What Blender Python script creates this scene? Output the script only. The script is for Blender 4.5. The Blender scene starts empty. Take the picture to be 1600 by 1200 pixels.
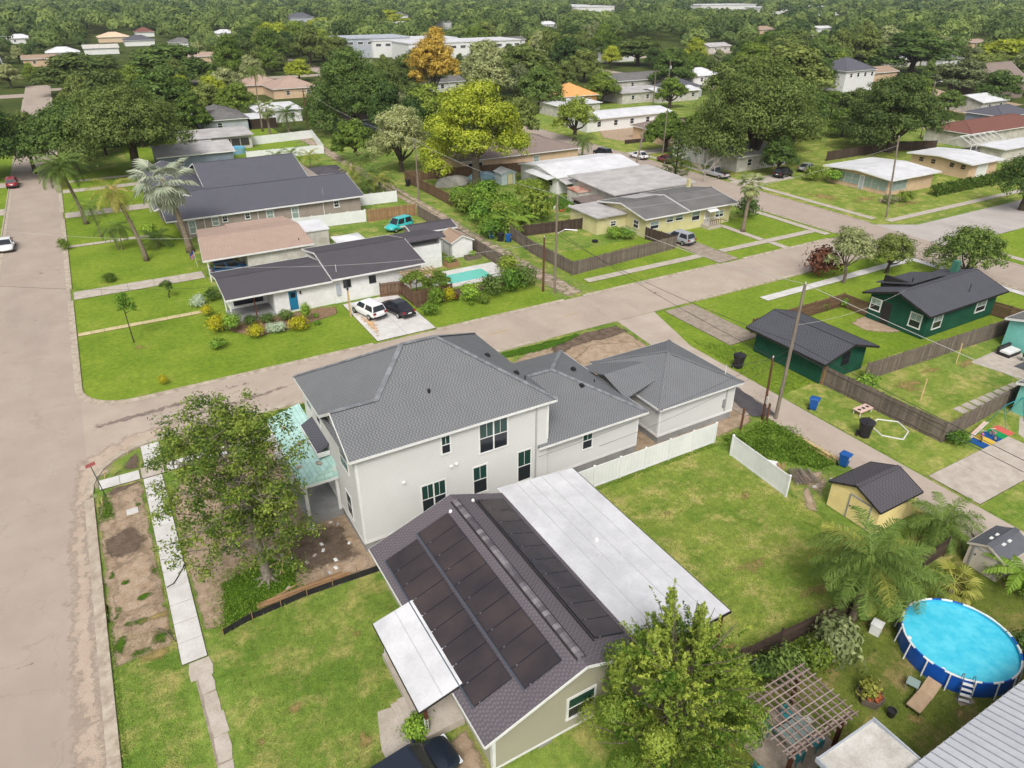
import bpy, math, random
import numpy as np
from mathutils import Vector
rnd = random.Random(7)
sc = bpy.context.scene
col = sc.collection
R = math.radians
HAZE = 0.00011

# ---------------------------------------------------------------- camera
CAM_H, PITCH, HEAD, FPX = 30.5, R(29.2), R(30.1), 1109.0      # FPX: focal length in pixels of the 1600 px wide photograph
cam = bpy.data.cameras.new('camera')
cam.sensor_width = 36.0
cam.lens = 36.0 * FPX / 1600.0
cam.clip_start = 0.5
cam.clip_end = 9000.0
camo = bpy.data.objects.new('camera', cam)
col.objects.link(camo)
camo.location = (0, 0, CAM_H)
camo.rotation_euler = (R(90) - PITCH, 0, -HEAD)
sc.camera = camo

# ---------------------------------------------------------------- sky, sun, exposure (bright overcast day)
SUN_EL, SUN_AZ = R(50), R(212)          # azimuth clockwise from +Y
world = bpy.data.worlds.new('World')
sc.world = world
world.use_nodes = True
wn = world.node_tree
for n in list(wn.nodes):
    wn.nodes.remove(n)
sky = wn.nodes.new('ShaderNodeTexSky')
sky.sky_type = 'NISHITA'
sky.sun_disc = False
sky.sun_elevation = SUN_EL
sky.sun_rotation = SUN_AZ
sky.air_density = 1.0
sky.dust_density = 6.0
sky.ozone_density = 1.0
hs = wn.nodes.new('ShaderNodeHueSaturation')
hs.inputs['Saturation'].default_value = 0.35
bg = wn.nodes.new('ShaderNodeBackground')
bg.inputs['Strength'].default_value = 0.14
wo = wn.nodes.new('ShaderNodeOutputWorld')
wn.links.new(sky.outputs[0], hs.inputs['Color'])
wn.links.new(hs.outputs[0], bg.inputs['Color'])
wn.links.new(bg.outputs[0], wo.inputs['Surface'])
sun = bpy.data.lights.new('sun', 'SUN')
sun.energy = 1.5
sun.angle = R(18)
sun.color = (1.0, 0.975, 0.94)
suno = bpy.data.objects.new('sun', sun)
col.objects.link(suno)
suno.location = (0, 0, 120)
sd = Vector((math.sin(SUN_AZ) * math.cos(SUN_EL), math.cos(SUN_AZ) * math.cos(SUN_EL), math.sin(SUN_EL)))
suno.rotation_euler = sd.to_track_quat('Z', 'Y').to_euler()
sc.view_settings.view_transform = 'Standard'
sc.view_settings.look = 'None'
sc.view_settings.gamma = 1.0
sc.view_settings.use_curve_mapping = False
sc.view_settings.exposure = 0.2
sc.cycles.use_adaptive_sampling = True
sc.cycles.adaptive_threshold = 0.02
sc.cycles.max_bounces = 5
sc.cycles.diffuse_bounces = 2
sc.cycles.glossy_bounces = 2
sc.cycles.transmission_bounces = 4
sc.cycles.transparent_max_bounces = 8
sc.cycles.volume_bounces = 0
sc.cycles.caustics_reflective = False
sc.cycles.caustics_refractive = False

# ---------------------------------------------------------------- pixel -> place
_f = np.array([math.sin(HEAD) * math.cos(PITCH), math.cos(HEAD) * math.cos(PITCH), -math.sin(PITCH)])
_r = np.array([math.cos(HEAD), -math.sin(HEAD), 0.0])
_u = np.cross(_r, _f)
def at(px, py, z=0.0):
    """the point at height z in the direction of a photo pixel (a thing's distance comes from its height)"""
    d = _r * (px - 800) / FPX - _u * (py - 600) / FPX + _f
    t = (z - CAM_H) / d[2]
    return (d[0] * t, d[1] * t, z)
def proj(p):
    v = np.array(p, float) - np.array([0, 0, CAM_H])
    w = v @ _f
    return 800 + FPX * (v @ _r) / w, 600 - FPX * (v @ _u) / w, w

# ---------------------------------------------------------------- mesh helpers
class MB:
    def __init__(s):
        s.v, s.f, s.t = [], [], []
        s.tint = 0.5
    def face(s, *pts):
        n = len(s.v)
        s.v += [tuple(p) for p in pts]
        s.f.append(tuple(range(n, n + len(pts))))
        s.t.append(s.tint)
        return s
    def _hull(s, b, t):
        n = len(b)
        k = len(s.v)
        s.v += [tuple(p) for p in b] + [tuple(p) for p in t]
        s.f.append(tuple(k + i for i in reversed(range(n))))
        s.f.append(tuple(k + n + i for i in range(n)))
        for i in range(n):
            j = (i + 1) % n
            s.f.append((k + i, k + j, k + n + j, k + n + i))
        s.t += [s.tint] * (n + 2)
        return s
    def box(s, x0, x1, y0, y1, z0, z1):
        return s._hull([(x0, y0, z0), (x1, y0, z0), (x1, y1, z0), (x0, y1, z0)], [(x0, y0, z1), (x1, y0, z1), (x1, y1, z1), (x0, y1, z1)])
    def cbox(s, cx, cy, cz, sx, sy, sz, rz=0.0, taper=1.0):
        c, q = math.cos(rz), math.sin(rz)
        def pt(a, b, z, k):
            return (cx + k * (a * c - b * q), cy + k * (a * q + b * c), z)
        h = [(-sx / 2, -sy / 2), (sx / 2, -sy / 2), (sx / 2, sy / 2), (-sx / 2, sy / 2)]
        return s._hull([pt(a, b, cz - sz / 2, 1) for a, b in h], [pt(a, b, cz + sz / 2, taper) for a, b in h])
    def prism(s, poly, z0, z1):
        return s._hull([(x, y, z0) for x, y in poly], [(x, y, z1) for x, y in poly])
    def slab(s, pts, vec):
        v = Vector(vec)
        return s._hull([tuple(Vector(p) + v) for p in pts], pts)
    def bar(s, p0, p1, w, h, up=(0, 0, 1)):
        a, b = Vector(p0), Vector(p1)
        d = (b - a).normalized()
        sx = d.cross(Vector(up))
        if sx.length < 1e-4:
            sx = d.cross(Vector((1, 0, 0)))
        sx = sx.normalized() * (w / 2)
        sy = sx.cross(d).normalized() * (h / 2)
        q = [-sx - sy, sx - sy, sx + sy, -sx + sy]
        return s._hull([tuple(a + k) for k in q], [tuple(b + k) for k in q])
    def tube(s, pts, rad, n=8, caps=True):
        pts = [Vector(p) for p in pts]
        if not hasattr(rad, '__len__'):
            rad = [rad] * len(pts)
        k0 = len(s.v)
        for i, p in enumerate(pts):
            d = (pts[min(i + 1, len(pts) - 1)] - pts[max(i - 1, 0)]).normalized()
            ref = Vector((0, 0, 1)) if abs(d.z) < 0.95 else Vector((1, 0, 0))
            a = d.cross(ref).normalized()
            b = d.cross(a)
            for j in range(n):
                th = 2 * math.pi * j / n
                s.v.append(tuple(p + (a * math.cos(th) + b * math.sin(th)) * rad[i]))
        for i in range(len(pts) - 1):
            for j in range(n):
                q = (j + 1) % n
                s.f.append((k0 + i * n + j, k0 + i * n + q, k0 + (i + 1) * n + q, k0 + (i + 1) * n + j))
                s.t.append(s.tint)
        if caps:
            s.f.append(tuple(k0 + j for j in reversed(range(n))))
            s.f.append(tuple(k0 + (len(pts) - 1) * n + j for j in range(n)))
            s.t += [s.tint] * 2
        return s
    def lathe(s, prof, n=16, c=(0, 0, 0)):
        k0 = len(s.v)
        for r, z in prof:
            for j in range(n):
                th = 2 * math.pi * j / n
                s.v.append((c[0] + r * math.cos(th), c[1] + r * math.sin(th), c[2] + z))
        for i in range(len(prof) - 1):
            for j in range(n):
                q = (j + 1) % n
                s.f.append((k0 + i * n + j, k0 + i * n + q, k0 + (i + 1) * n + q, k0 + (i + 1) * n + j))
                s.t.append(s.tint)
        return s
    def loft(s, rings, caps=True):
        """closed rings of equal length"""
        n = len(rings[0])
        k0 = len(s.v)
        for r in rings:
            s.v += [tuple(p) for p in r]
        for i in range(len(rings) - 1):
            for j in range(n):
                q = (j + 1) % n
                s.f.append((k0 + i * n + j, k0 + i * n + q, k0 + (i + 1) * n + q, k0 + (i + 1) * n + j))
                s.t.append(s.tint)
        if caps:
            s.f.append(tuple(k0 + j for j in reversed(range(n))))
            s.f.append(tuple(k0 + (len(rings) - 1) * n + j for j in range(n)))
            s.t += [s.tint] * 2
        return s
    def mesh(s, name, m, smooth=False, off=(0, 0, 0), tint=False):
        me = bpy.data.meshes.new(name)
        o = Vector(off)
        me.from_pydata([tuple(Vector(p) - o) for p in s.v], [], s.f)
        if m:
            me.materials.append(m)
        # metre-scaled UVs: u runs level along the face, v runs up its slope
        uvl = me.uv_layers.new(name='UVMap')
        arr = np.zeros(len(me.loops) * 2, np.float32)
        for p in me.polygons:
            nrm = p.normal
            if abs(nrm.z) > 0.999:
                U, V = Vector((1, 0, 0)), Vector((0, 1, 0))
            else:
                U = Vector((0, 0, 1)).cross(nrm).normalized()
                V = nrm.cross(U)
            for li in p.loop_indices:
                q = me.vertices[me.loops[li].vertex_index].co + o
                arr[2 * li] = q.dot(U)
                arr[2 * li + 1] = q.dot(V)
        uvl.data.foreach_set('uv', arr)
        if tint:
            at_ = me.attributes.new('tint', 'FLOAT', 'FACE')
            at_.data.foreach_set('value', np.array(s.t, np.float32))
        if smooth:
            me.polygons.foreach_set('use_smooth', [True] * len(me.polygons))
        return me
    def build(s, name, m, parent=None, smooth=False, bevel=0.0, tint=False, kind=None):
        off = wpos(parent) if parent else (0, 0, 0)
        o = bpy.data.objects.new(name, s.mesh(name, m, smooth, off, tint))
        col.objects.link(o)
        if parent:
            o.parent = parent
        if bevel:
            b = o.modifiers.new('bevel', 'BEVEL')
            b.width = bevel
            b.segments = 2
            b.limit_method = 'ANGLE'
        if kind:
            o['kind'] = kind
        return o

def wpos(o):
    v = Vector((0, 0, 0))
    while o is not None:
        v = v + o.location
        o = o.parent
    return v
def tag(o, label=None, cat=None, group=None, kind=None):
    if label: o['label'] = label
    if cat: o['category'] = cat
    if group: o['group'] = group
    if kind: o['kind'] = kind
    return o
def thing(name, label, cat, loc=(0, 0, 0), rz=0.0, group=None):
    o = bpy.data.objects.new(name, None)
    col.objects.link(o)
    o.empty_display_size = 0.3
    o.location = loc
    o.rotation_euler = (0, 0, rz)
    return tag(o, label, cat, group)
def copy_tree(o, parent=None):
    c = o.copy()
    col.objects.link(c)
    c.parent = parent
    for ch in o.children:
        copy_tree(ch, c)
    return c
def struct(name, mb, m, **k):
    return tag(mb.build(name, m, **k), kind='structure')
def thing1(name, mb, m, label, cat, group=None, **k):
    return tag(mb.build(name, m, **k), label, cat, group)

# ---------------------------------------------------------------- materials
def S(r, g, b, k=1.0):
    """photo colour (0-255) to linear base colour, scaled by k"""
    def l(c):
        c /= 255.0
        return c / 12.92 if c <= 0.04045 else ((c + 0.055) / 1.055) ** 2.4
    return (l(r) * k, l(g) * k, l(b) * k, 1.0)
class NT:
    def __init__(s, name):
        s.m = bpy.data.materials.new(name)
        s.m.use_nodes = True
        s.n = s.m.node_tree.nodes
        s.l = s.m.node_tree.links
        s.b = s.n['Principled BSDF']
        s.o = s.n['Material Output']
    def new(s, t, **k):
        n = s.n.new(t)
        for a, v in k.items():
            setattr(n, a, v)
        return n
    def link(s, a, b):
        s.l.new(a, b)
    def coord(s, kind):
        if kind == 'World':
            return s.new('ShaderNodeNewGeometry').outputs['Position']
        if kind == 'UV':
            return s.new('ShaderNodeTexCoord').outputs['UV']
        return s.new('ShaderNodeTexCoord').outputs['Object']
    def noise(s, co, scale, detail=5, rough=0.6, sx=None):
        n = s.new('ShaderNodeTexNoise')
        n.inputs['Scale'].default_value = scale
        n.inputs['Detail'].default_value = detail
        n.inputs['Roughness'].default_value = rough
        if sx:
            mp = s.new('ShaderNodeMapping')
            mp.inputs['Scale'].default_value = sx
            s.link(co, mp.inputs['Vector'])
            co = mp.outputs[0]
        s.link(co, n.inputs['Vector'])
        return n.outputs['Fac']
    def ramp(s, fac, a, b, c0=(0, 0, 0, 1), c1=(1, 1, 1, 1)):
        n = s.new('ShaderNodeValToRGB')
        n.color_ramp.elements[0].position = a
        n.color_ramp.elements[1].position = b
        n.color_ramp.elements[0].color = c0
        n.color_ramp.elements[1].color = c1
        s.link(fac, n.inputs['Fac'])
        return n.outputs['Color']
    def mix(s, fac, a, b, mode='MIX'):
        n = s.new('ShaderNodeMix', data_type='RGBA', blend_type=mode)
        for k, v in ((0, fac), (6, a), (7, b)):
            if hasattr(v, 'is_output') or hasattr(v, 'links'):
                s.link(v, n.inputs[k])
            else:
                n.inputs[k].default_value = v
        return n.outputs[2]
    def bump(s, h, strength, dist=0.02):
        n = s.new('ShaderNodeBump')
        n.inputs['Strength'].default_value = strength
        n.inputs['Distance'].default_value = dist
        s.link(h, n.inputs['Height'])
        s.link(n.outputs[0], s.b.inputs['Normal'])
    def fin(s, c=None, rough=0.8, spec=0.3, metal=0.0):
        if c is not None:
            if hasattr(c, 'links'):
                s.link(c, s.b.inputs['Base Color'])
            else:
                s.b.inputs['Base Color'].default_value = c
        s.b.inputs['Roughness'].default_value = rough
        s.b.inputs['Specular IOR Level'].default_value = spec
        s.b.inputs['Metallic'].default_value = metal
        return s.m
_mc = {}
def M(name, c1, c2=None, scale=3.0, rough=0.8, spec=0.3, metal=0.0, bump=0.0, fine=0.25, coord='World', lo=0.35, hi=0.65, sx=None):
    """painted or weathered plain surface: two tones blended by noise, fine speckle on top"""
    if name in _mc:
        return _mc[name]
    t = NT(name)
    co = t.coord(coord)
    if c2 is None:
        c2 = tuple(x * 0.86 for x in c1[:3]) + (1,)
    n1 = t.noise(co, scale, 4, 0.65, sx)
    c = t.mix(t.ramp(n1, lo, hi), c1, c2)
    if fine:
        n2 = t.noise(co, scale * 14, 2, 0.7)
        c = t.mix(fine, c, t.ramp(n2, 0.3, 0.7, (0.3, 0.3, 0.3, 1), (1, 1, 1, 1)), 'MULTIPLY')
    if bump:
        t.bump(t.noise(co, scale * 9, 2, 0.7), bump)
    _mc[name] = t.fin(c, rough, spec, metal)
    return _mc[name]
def shingle(name, c1, c2, ex=0.14, tab=0.32, blotch=0.15, dash=0.45):
    """laminated shingles: level courses, darker tabs staggered from course to course"""
    if name in _mc:
        return _mc[name]
    t = NT(name)
    sp = t.new('ShaderNodeSeparateXYZ')
    t.link(t.coord('UV'), sp.inputs[0])
    def mth(op, a, b=None, c=None):
        n = t.new('ShaderNodeMath', operation=op)
        for i, x in enumerate((a, b, c)):
            if x is None:
                continue
            if hasattr(x, 'links'):
                t.link(x, n.inputs[i])
            else:
                n.inputs[i].default_value = x
        return n.outputs[0]
    row = mth('DIVIDE', sp.outputs[1], ex)
    ri = mth('FLOOR', row)
    wn_ = t.new('ShaderNodeTexWhiteNoise', noise_dimensions='1D')
    t.link(ri, wn_.inputs['W'])
    u = mth('ADD', mth('DIVIDE', sp.outputs[0], tab), mth('ADD', mth('MULTIPLY', ri, 0.5), mth('MULTIPLY', wn_.outputs[0], 0.35)))
    fu = mth('FRACT', u)
    fr = mth('FRACT', row)
    w2 = t.new('ShaderNodeTexWhiteNoise', noise_dimensions='2D')
    cv = t.new('ShaderNodeCombineXYZ')
    t.link(mth('FLOOR', u), cv.inputs[0])
    t.link(ri, cv.inputs[1])
    t.link(cv.outputs[0], w2.inputs['Vector'])
    isd = mth('LESS_THAN', fu, mth('MULTIPLY_ADD', w2.outputs['Value'], 0.25, dash - .12))
    c = t.mix(isd, c1, c2)
    c = t.mix(0.22, c, t.ramp(w2.outputs['Value'], 0, 1, (.55, .55, .55, 1), (1.1, 1.1, 1.1, 1)), 'MULTIPLY')
    edge = mth('LESS_THAN', fr, 0.16)
    c = t.mix(mth('MULTIPLY', edge, 0.45), c, tuple(x * .4 for x in c2[:3]) + (1,))
    wco = t.coord('World')
    c = t.mix(blotch, c, t.ramp(t.noise(wco, 0.7, 3), 0.3, 0.7, (0.45, 0.45, 0.45, 1), (1.05, 1.05, 1.05, 1)), 'MULTIPLY')
    c = t.mix(0.3, c, t.ramp(t.noise(wco, 40, 1), 0.3, 0.7, (0.5, 0.5, 0.5, 1), (1.1, 1.1, 1.1, 1)), 'MULTIPLY')
    _mc[name] = t.fin(c, 0.9, 0.2)
    return _mc[name]
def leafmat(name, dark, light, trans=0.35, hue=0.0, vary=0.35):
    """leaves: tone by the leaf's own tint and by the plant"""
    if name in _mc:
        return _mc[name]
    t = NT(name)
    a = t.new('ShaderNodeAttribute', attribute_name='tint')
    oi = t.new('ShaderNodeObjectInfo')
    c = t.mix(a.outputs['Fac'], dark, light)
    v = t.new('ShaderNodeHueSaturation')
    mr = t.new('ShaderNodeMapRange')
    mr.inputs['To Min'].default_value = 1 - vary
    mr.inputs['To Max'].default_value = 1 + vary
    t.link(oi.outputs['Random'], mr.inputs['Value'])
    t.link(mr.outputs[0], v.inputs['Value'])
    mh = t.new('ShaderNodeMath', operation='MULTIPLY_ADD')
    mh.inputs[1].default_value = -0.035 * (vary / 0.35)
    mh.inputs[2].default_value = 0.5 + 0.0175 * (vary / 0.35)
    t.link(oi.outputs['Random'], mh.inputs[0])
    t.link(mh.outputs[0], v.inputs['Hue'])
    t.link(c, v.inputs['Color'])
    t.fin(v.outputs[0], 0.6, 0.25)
    tr = t.new('ShaderNodeBsdfTranslucent')
    t.link(v.outputs[0], tr.inputs['Color'])
    mx = t.new('ShaderNodeMixShader')
    mx.inputs[0].default_value = trans
    t.link(t.b.outputs[0], mx.inputs[1])
    t.link(tr.outputs[0], mx.inputs[2])
    t.link(mx.outputs[0], t.o.inputs['Surface'])
    _mc[name] = t.m
    return t.m
def tintmat(name, c1, c2, rough=0.85, scale=4.0):
    """boards: each board's own tone from its tint, grain by noise"""
    if name in _mc:
        return _mc[name]
    t = NT(name)
    a = t.new('ShaderNodeAttribute', attribute_name='tint')
    c = t.mix(a.outputs['Fac'], c1, c2)
    n = t.noise(t.coord('World'), scale, 6, 0.7)
    c = t.mix(0.5, c, t.ramp(n, 0.3, 0.7, (0.45, 0.45, 0.45, 1), (1.1, 1.1, 1.1, 1)), 'MULTIPLY')
    _mc[name] = t.fin(c, rough, 0.2)
    return _mc[name]
def glassmat(name, c, rough=0.08, spec=0.6):
    if name in _mc:
        return _mc[name]
    t = NT(name)
    _mc[name] = t.fin(c, rough, spec)
    return _mc[name]
def carpaint(name, c, metal=0.0):
    if name in _mc:
        return _mc[name]
    t = NT(name)
    t.fin(c, 0.28, 0.5, metal)
    t.b.inputs['Coat Weight'].default_value = 0.6
    t.b.inputs['Coat Roughness'].default_value = 0.06
    _mc[name] = t.m
    return t.m
def grassmat(name, a, b, dry, dryness=0.5, scale=0.18):
    if name in _mc:
        return _mc[name]
    t = NT(name)
    co = t.coord('World')
    n1 = t.noise(co, scale, 4, 0.68)
    c = t.mix(t.ramp(n1, 0.38, 0.62), a, b)
    nd = t.noise(co, scale * 1.9, 4, 0.7)
    c = t.mix(t.ramp(nd, 0.70 - 0.3 * dryness, 0.86 - 0.25 * dryness), c, dry)
    nw_ = t.noise(co, scale * 6, 4, 0.7)
    c = t.mix(t.ramp(nw_, 0.62, 0.78, (0, 0, 0, 1), (.7, .7, .7, 1)), c, dry)
    nm = t.noise(co, 2.2, 3, 0.7)
    c = t.mix(0.55, c, t.ramp(nm, 0.32, 0.68, (0.5, 0.58, 0.45, 1), (1.32, 1.25, 1.2, 1)), 'MULTIPLY')
    nf = t.noise(co, 17, 2, 0.75)
    c = t.mix(0.75, c, t.ramp(nf, 0.3, 0.7, (0.5, 0.54, 0.45, 1), (1.5, 1.45, 1.4, 1)), 'MULTIPLY')
    t.bump(t.noise(co, 22, 1, 0.8), 0.8, 0.06)
    _mc[name] = t.fin(c, 0.9, 0.1)
    return _mc[name]
def roadmat(name, a, b, dark):
    if name in _mc:
        return _mc[name]
    t = NT(name)
    co = t.coord('World')
    n1 = t.noise(co, 0.35, 4, 0.62)
    c = t.mix(t.ramp(n1, 0.35, 0.68), a, b)
    n2 = t.noise(co, 0.12, 4, 0.6, (1, 0.25, 1))
    c = t.mix(t.ramp(n2, 0.52, 0.75), c, dark)
    n3 = t.noise(co, 30, 2, 0.8)
    c = t.mix(0.3, c, t.ramp(n3, 0.3, 0.7, (0.4, 0.4, 0.4, 1), (1.15, 1.15, 1.15, 1)), 'MULTIPLY')
    # cracks
    vo = t.new('ShaderNodeTexVoronoi', feature='DISTANCE_TO_EDGE')
    vo.inputs['Scale'].default_value = 0.22
    nz = t.new('ShaderNodeTexNoise')
    nz.inputs['Scale'].default_value = 0.9
    nz.inputs['Detail'].default_value = 3
    t.link(co, nz.inputs['Vector'])
    mv = t.new('ShaderNodeVectorMath', operation='MULTIPLY_ADD')
    mv.inputs[1].default_value = (2.2, 2.2, 0)
    t.link(nz.outputs['Color'], mv.inputs[0])
    t.link(co, mv.inputs[2])
    t.link(mv.outputs[0], vo.inputs['Vector'])
    cr = t.ramp(vo.outputs['Distance'], 0.002, 0.009, (0.62, 0.6, 0.58, 1), (1, 1, 1, 1))
    c = t.mix(0.3, c, cr, 'MULTIPLY')
    _mc[name] = t.fin(c, 0.92, 0.2)
    return _mc[name]
def patchmat(name, a, b, scale=1.5, fine=0.5):
    """loose ground that thins out raggedly towards the rim of its patch (vertex attribute 'cover')"""
    if name in _mc:
        return _mc[name]
    t = NT(name)
    co = t.coord('World')
    n1 = t.noise(co, scale, 4, 0.7)
    c = t.mix(t.ramp(n1, 0.35, 0.65), a, b)
    n2 = t.noise(co, 18, 2, 0.8)
    c = t.mix(fine, c, t.ramp(n2, 0.3, 0.7, (0.4, 0.38, 0.36, 1), (1.2, 1.2, 1.2, 1)), 'MULTIPLY')
    t.bump(n2, 0.7, 0.05)
    t.fin(c, 0.95, 0.1)
    at_ = t.new('ShaderNodeAttribute', attribute_name='cover')
    nn = t.noise(co, 1.1, 6, 0.72)
    ad = t.new('ShaderNodeMath', operation='ADD')
    mm = t.new('ShaderNodeMath', operation='MULTIPLY')
    mm.inputs[1].default_value = 1.9
    t.link(nn, mm.inputs[0])
    t.link(at_.outputs['Fac'], ad.inputs[0])
    t.link(mm.outputs[0], ad.inputs[1])
    hv = t.new('ShaderNodeMath', operation='MULTIPLY')
    hv.inputs[1].default_value = 0.5
    t.link(ad.outputs[0], hv.inputs[0])
    rp = t.ramp(hv.outputs[0], 0.60, 0.80)
    tr = t.new('ShaderNodeBsdfTransparent')
    mx = t.new('ShaderNodeMixShader')
    t.link(rp, mx.inputs[0])
    t.link(tr.outputs[0], mx.inputs[1])
    t.link(t.b.outputs[0], mx.inputs[2])
    t.link(mx.outputs[0], t.o.inputs['Surface'])
    _mc[name] = t.m
    return t.m
def patch(name, pts, m, z=0.012, inner=0.55, full=1.0, label=None, fade=None):
    """a patch of ground as a fine grid; cover falls to 0 at the outline"""
    P = np.array(pts, float)
    lo, hi = P.min(0) - .3, P.max(0) + .3
    ext = hi - lo
    step = max(0.22, max(ext) / 70, math.sqrt(ext[0] * ext[1] / 2600))
    nx, ny = int(ext[0] / step) + 2, int(ext[1] / step) + 2
    gx, gy = np.meshgrid(lo[0] + np.arange(nx) * step, lo[1] + np.arange(ny) * step)
    D = np.full(gx.shape, 1e9)
    inside = np.zeros(gx.shape, bool)
    n = len(P)
    for i in range(n):
        ax, ay = P[i]
        bx, by = P[(i + 1) % n]
        dx, dy = bx - ax, by - ay
        t = np.clip(((gx - ax) * dx + (gy - ay) * dy) / (dx * dx + dy * dy + 1e-9), 0, 1)
        D = np.minimum(D, np.hypot(gx - ax - t * dx, gy - ay - t * dy))
        c = (ay > gy) != (by > gy)
        with np.errstate(divide='ignore', invalid='ignore'):
            inside ^= c & (gx < dx * (gy - ay) / (dy if abs(dy) > 1e-9 else 1e-9) + ax)
    D = np.where(inside, D, -D)
    if fade is None:
        fade = min(max(.5, (1 - inner) * 1.3 * D.max()), .95 * D.max() + .05)
    cov = np.clip(D / fade, -1, 1) * full
    keep = np.zeros((ny - 1, nx - 1), bool)
    for j in (0, 1):
        for i in (0, 1):
            keep |= D[j:ny - 1 + j, i:nx - 1 + i] > -0.1
    idx = np.arange(nx * ny).reshape(ny, nx)
    F = np.stack([idx[:-1, :-1], idx[:-1, 1:], idx[1:, 1:], idx[1:, :-1]], -1)[keep]
    used = np.unique(F)
    rm = np.full(nx * ny, -1)
    rm[used] = np.arange(len(used))
    V = np.stack([gx.ravel(), gy.ravel(), np.full(nx * ny, z)], -1)[used]
    me = bpy.data.meshes.new(name)
    me.from_pydata(V.tolist(), [], rm[F].tolist())
    me.materials.append(m)
    a = me.attributes.new('cover', 'FLOAT', 'POINT')
    a.data.foreach_set('value', cov.ravel()[used].astype(np.float32))
    o = bpy.data.objects.new(name, me)
    col.objects.link(o)
    return tag(o, kind='structure')
def blob(cx, cy, rx, ry, n=12, jit=0.18, seed=0):
    q = random.Random(seed)
    return [(cx + rx * (1 + q.uniform(-jit, jit)) * math.cos(2 * math.pi * i / n), cy + ry * (1 + q.uniform(-jit, jit)) * math.sin(2 * math.pi * i / n)) for i in range(n)]
# ================================================================ SETTING
G_LIME = grassmat('grass_lime', S(140, 162, 60, .84), S(120, 148, 48, .84), S(168, 170, 92, .84), 0.35)
G_MID = grassmat('grass_mid', S(132, 154, 72, .88), S(104, 134, 54, .88), S(178, 170, 108, .88), 0.72, 0.22)
G_DRY = grassmat('grass_dry', S(146, 160, 76, .88), S(116, 142, 58, .88), S(186, 176, 114, .88), 0.7, 0.3)
G_DARK = grassmat('grass_dark', S(120, 132, 60, .8), S(104, 118, 52, .8), S(160, 142, 98, .8), 0.65, 0.3)
ASPH = roadmat('asphalt_worn', S(191, 176, 162, .82), S(182, 166, 152, .82), S(170, 156, 145, .82))
ASPH2 = roadmat('asphalt_cross', S(197, 182, 166, .83), S(186, 170, 155, .83), S(174, 160, 148, .83))
CONCROAD = roadmat('concrete_road', S(200, 192, 186, .84), S(190, 182, 176, .84), S(178, 170, 164, .84))
CONC = M('concrete_pale', S(206, 196, 184, .88), S(188, 176, 162, .86), 1.2, 0.9, 0.2, bump=0.2, fine=0.3)
CONC_NEW = M('concrete_new', S(222, 220, 216, .9), S(206, 202, 196, .9), 0.9, 0.9, 0.2, bump=0.15, fine=0.2)
CONC_OLD = M('concrete_old', S(190, 176, 160, .84), S(160, 146, 130, .84), 1.5, 0.95, 0.15, bump=0.4, fine=0.5)
JOINT = M('joint_dirt', S(120, 108, 92, .8), S(96, 90, 70, .8), 4, 0.95, 0.1)
SAND = patchmat('sand_loose', S(206, 184, 160, .82), S(176, 152, 126, .82))
DIRT = patchmat('dirt_loose', S(198, 176, 150, .83), S(160, 138, 114, .82))
MUD = patchmat('mud_dark', S(140, 122, 106, .77), S(108, 93, 80, .77))
GRAVEL = patchmat('gravel_track', S(206, 188, 170, .82), S(180, 160, 142, .82), 0.8)
MULCH = patchmat('mulch_bed', S(176, 146, 118, .75), S(140, 112, 90, .75), 3.0, 0.7)
BARE = patchmat('bare_lawn', S(184, 160, 110, .8), S(160, 146, 84, .8), 2.0)
ASH = patchmat('sand_on_asphalt', S(206, 188, 170, .84), S(198, 178, 160, .84), 1.0, 0.3)

G_FAR = grassmat('grass_wood_floor', S(88, 100, 48, .8), S(72, 86, 42, .8), S(120, 116, 74, .8), 0.4, 0.05)
struct('wood_floor', MB().face((-700, 182, -0.002), (2400, 182, -0.002), (2400, 2600, -0.002), (-700, 2600, -0.002)), G_FAR)
struct('wood_floor', MB().face((200, -400, -0.0015), (2400, -400, -0.0015), (2400, 181, -0.0015), (200, 181, -0.0015)), G_FAR)
struct('ground', MB().face((-3000, -600, -0.004), (6000, -600, -0.004), (6000, 8000, -0.004), (-3000, 8000, -0.004)), G_MID)
_z = [0.0]
def sheet(name, x0, x1, y0, y1, m, z=None):
    _z[0] += 0.0011
    if z is None:
        z = 0.001 + _z[0]
    return struct(name, MB().face((x0, y0, z), (x1, y0, z), (x1, y1, z), (x0, y1, z)), m)
# lawns
for a in ((-5.4, 8.8, 61, 131, G_LIME), (8.8, 20.2, 61, 72, G_LIME), (26.6, 41.6, 61, 69.5, G_LIME), (47, 89.6, 61, 74.5, G_LIME), (49.3, 89.6, 32, 53.1, G_LIME),
          (46.2, 49.3, 34, 53.1, G_LIME), (8.8, 41, 72, 101, G_MID), (-5.4, 8.6, -10, 31.3, G_MID), (17, 36, 14.8, 33, G_DRY), (46.2, 63, 12, 34, G_DRY), (18, 46, -6, 14.8, G_DARK),
          (-60, -13.4, 20, 240, G_LIME), (47.2, 89.6, 74.5, 120, G_MID), (98.3, 150, 60, 120, G_DRY), (98.3, 160, -20, 50, G_LIME), (7, 41, 150, 200, G_LIME), (-5.4, 8.6, 131, 160, G_LIME), (98.5, 113, 112, 160, G_DRY)):
    sheet('lawn', *a)
RZ = 0.03
def road(name, poly, m, z):
    return struct(name, MB().face(*[(x, y, z) for x, y in poly]), m)
def arc(cx, cy, r, a0, a1, n=8):
    return [(cx + r * math.cos(R(a0 + (a1 - a0) * i / n)), cy + r * math.sin(R(a0 + (a1 - a0) * i / n))) for i in range(n + 1)]
road('road', [(-13.2, -120), (-5.6, -120), (-5.6, 320), (-13.2, 320)], ASPH, 0.034)
nw = arc(-1.5, 64.9, 4.05, 180, 270)
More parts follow.
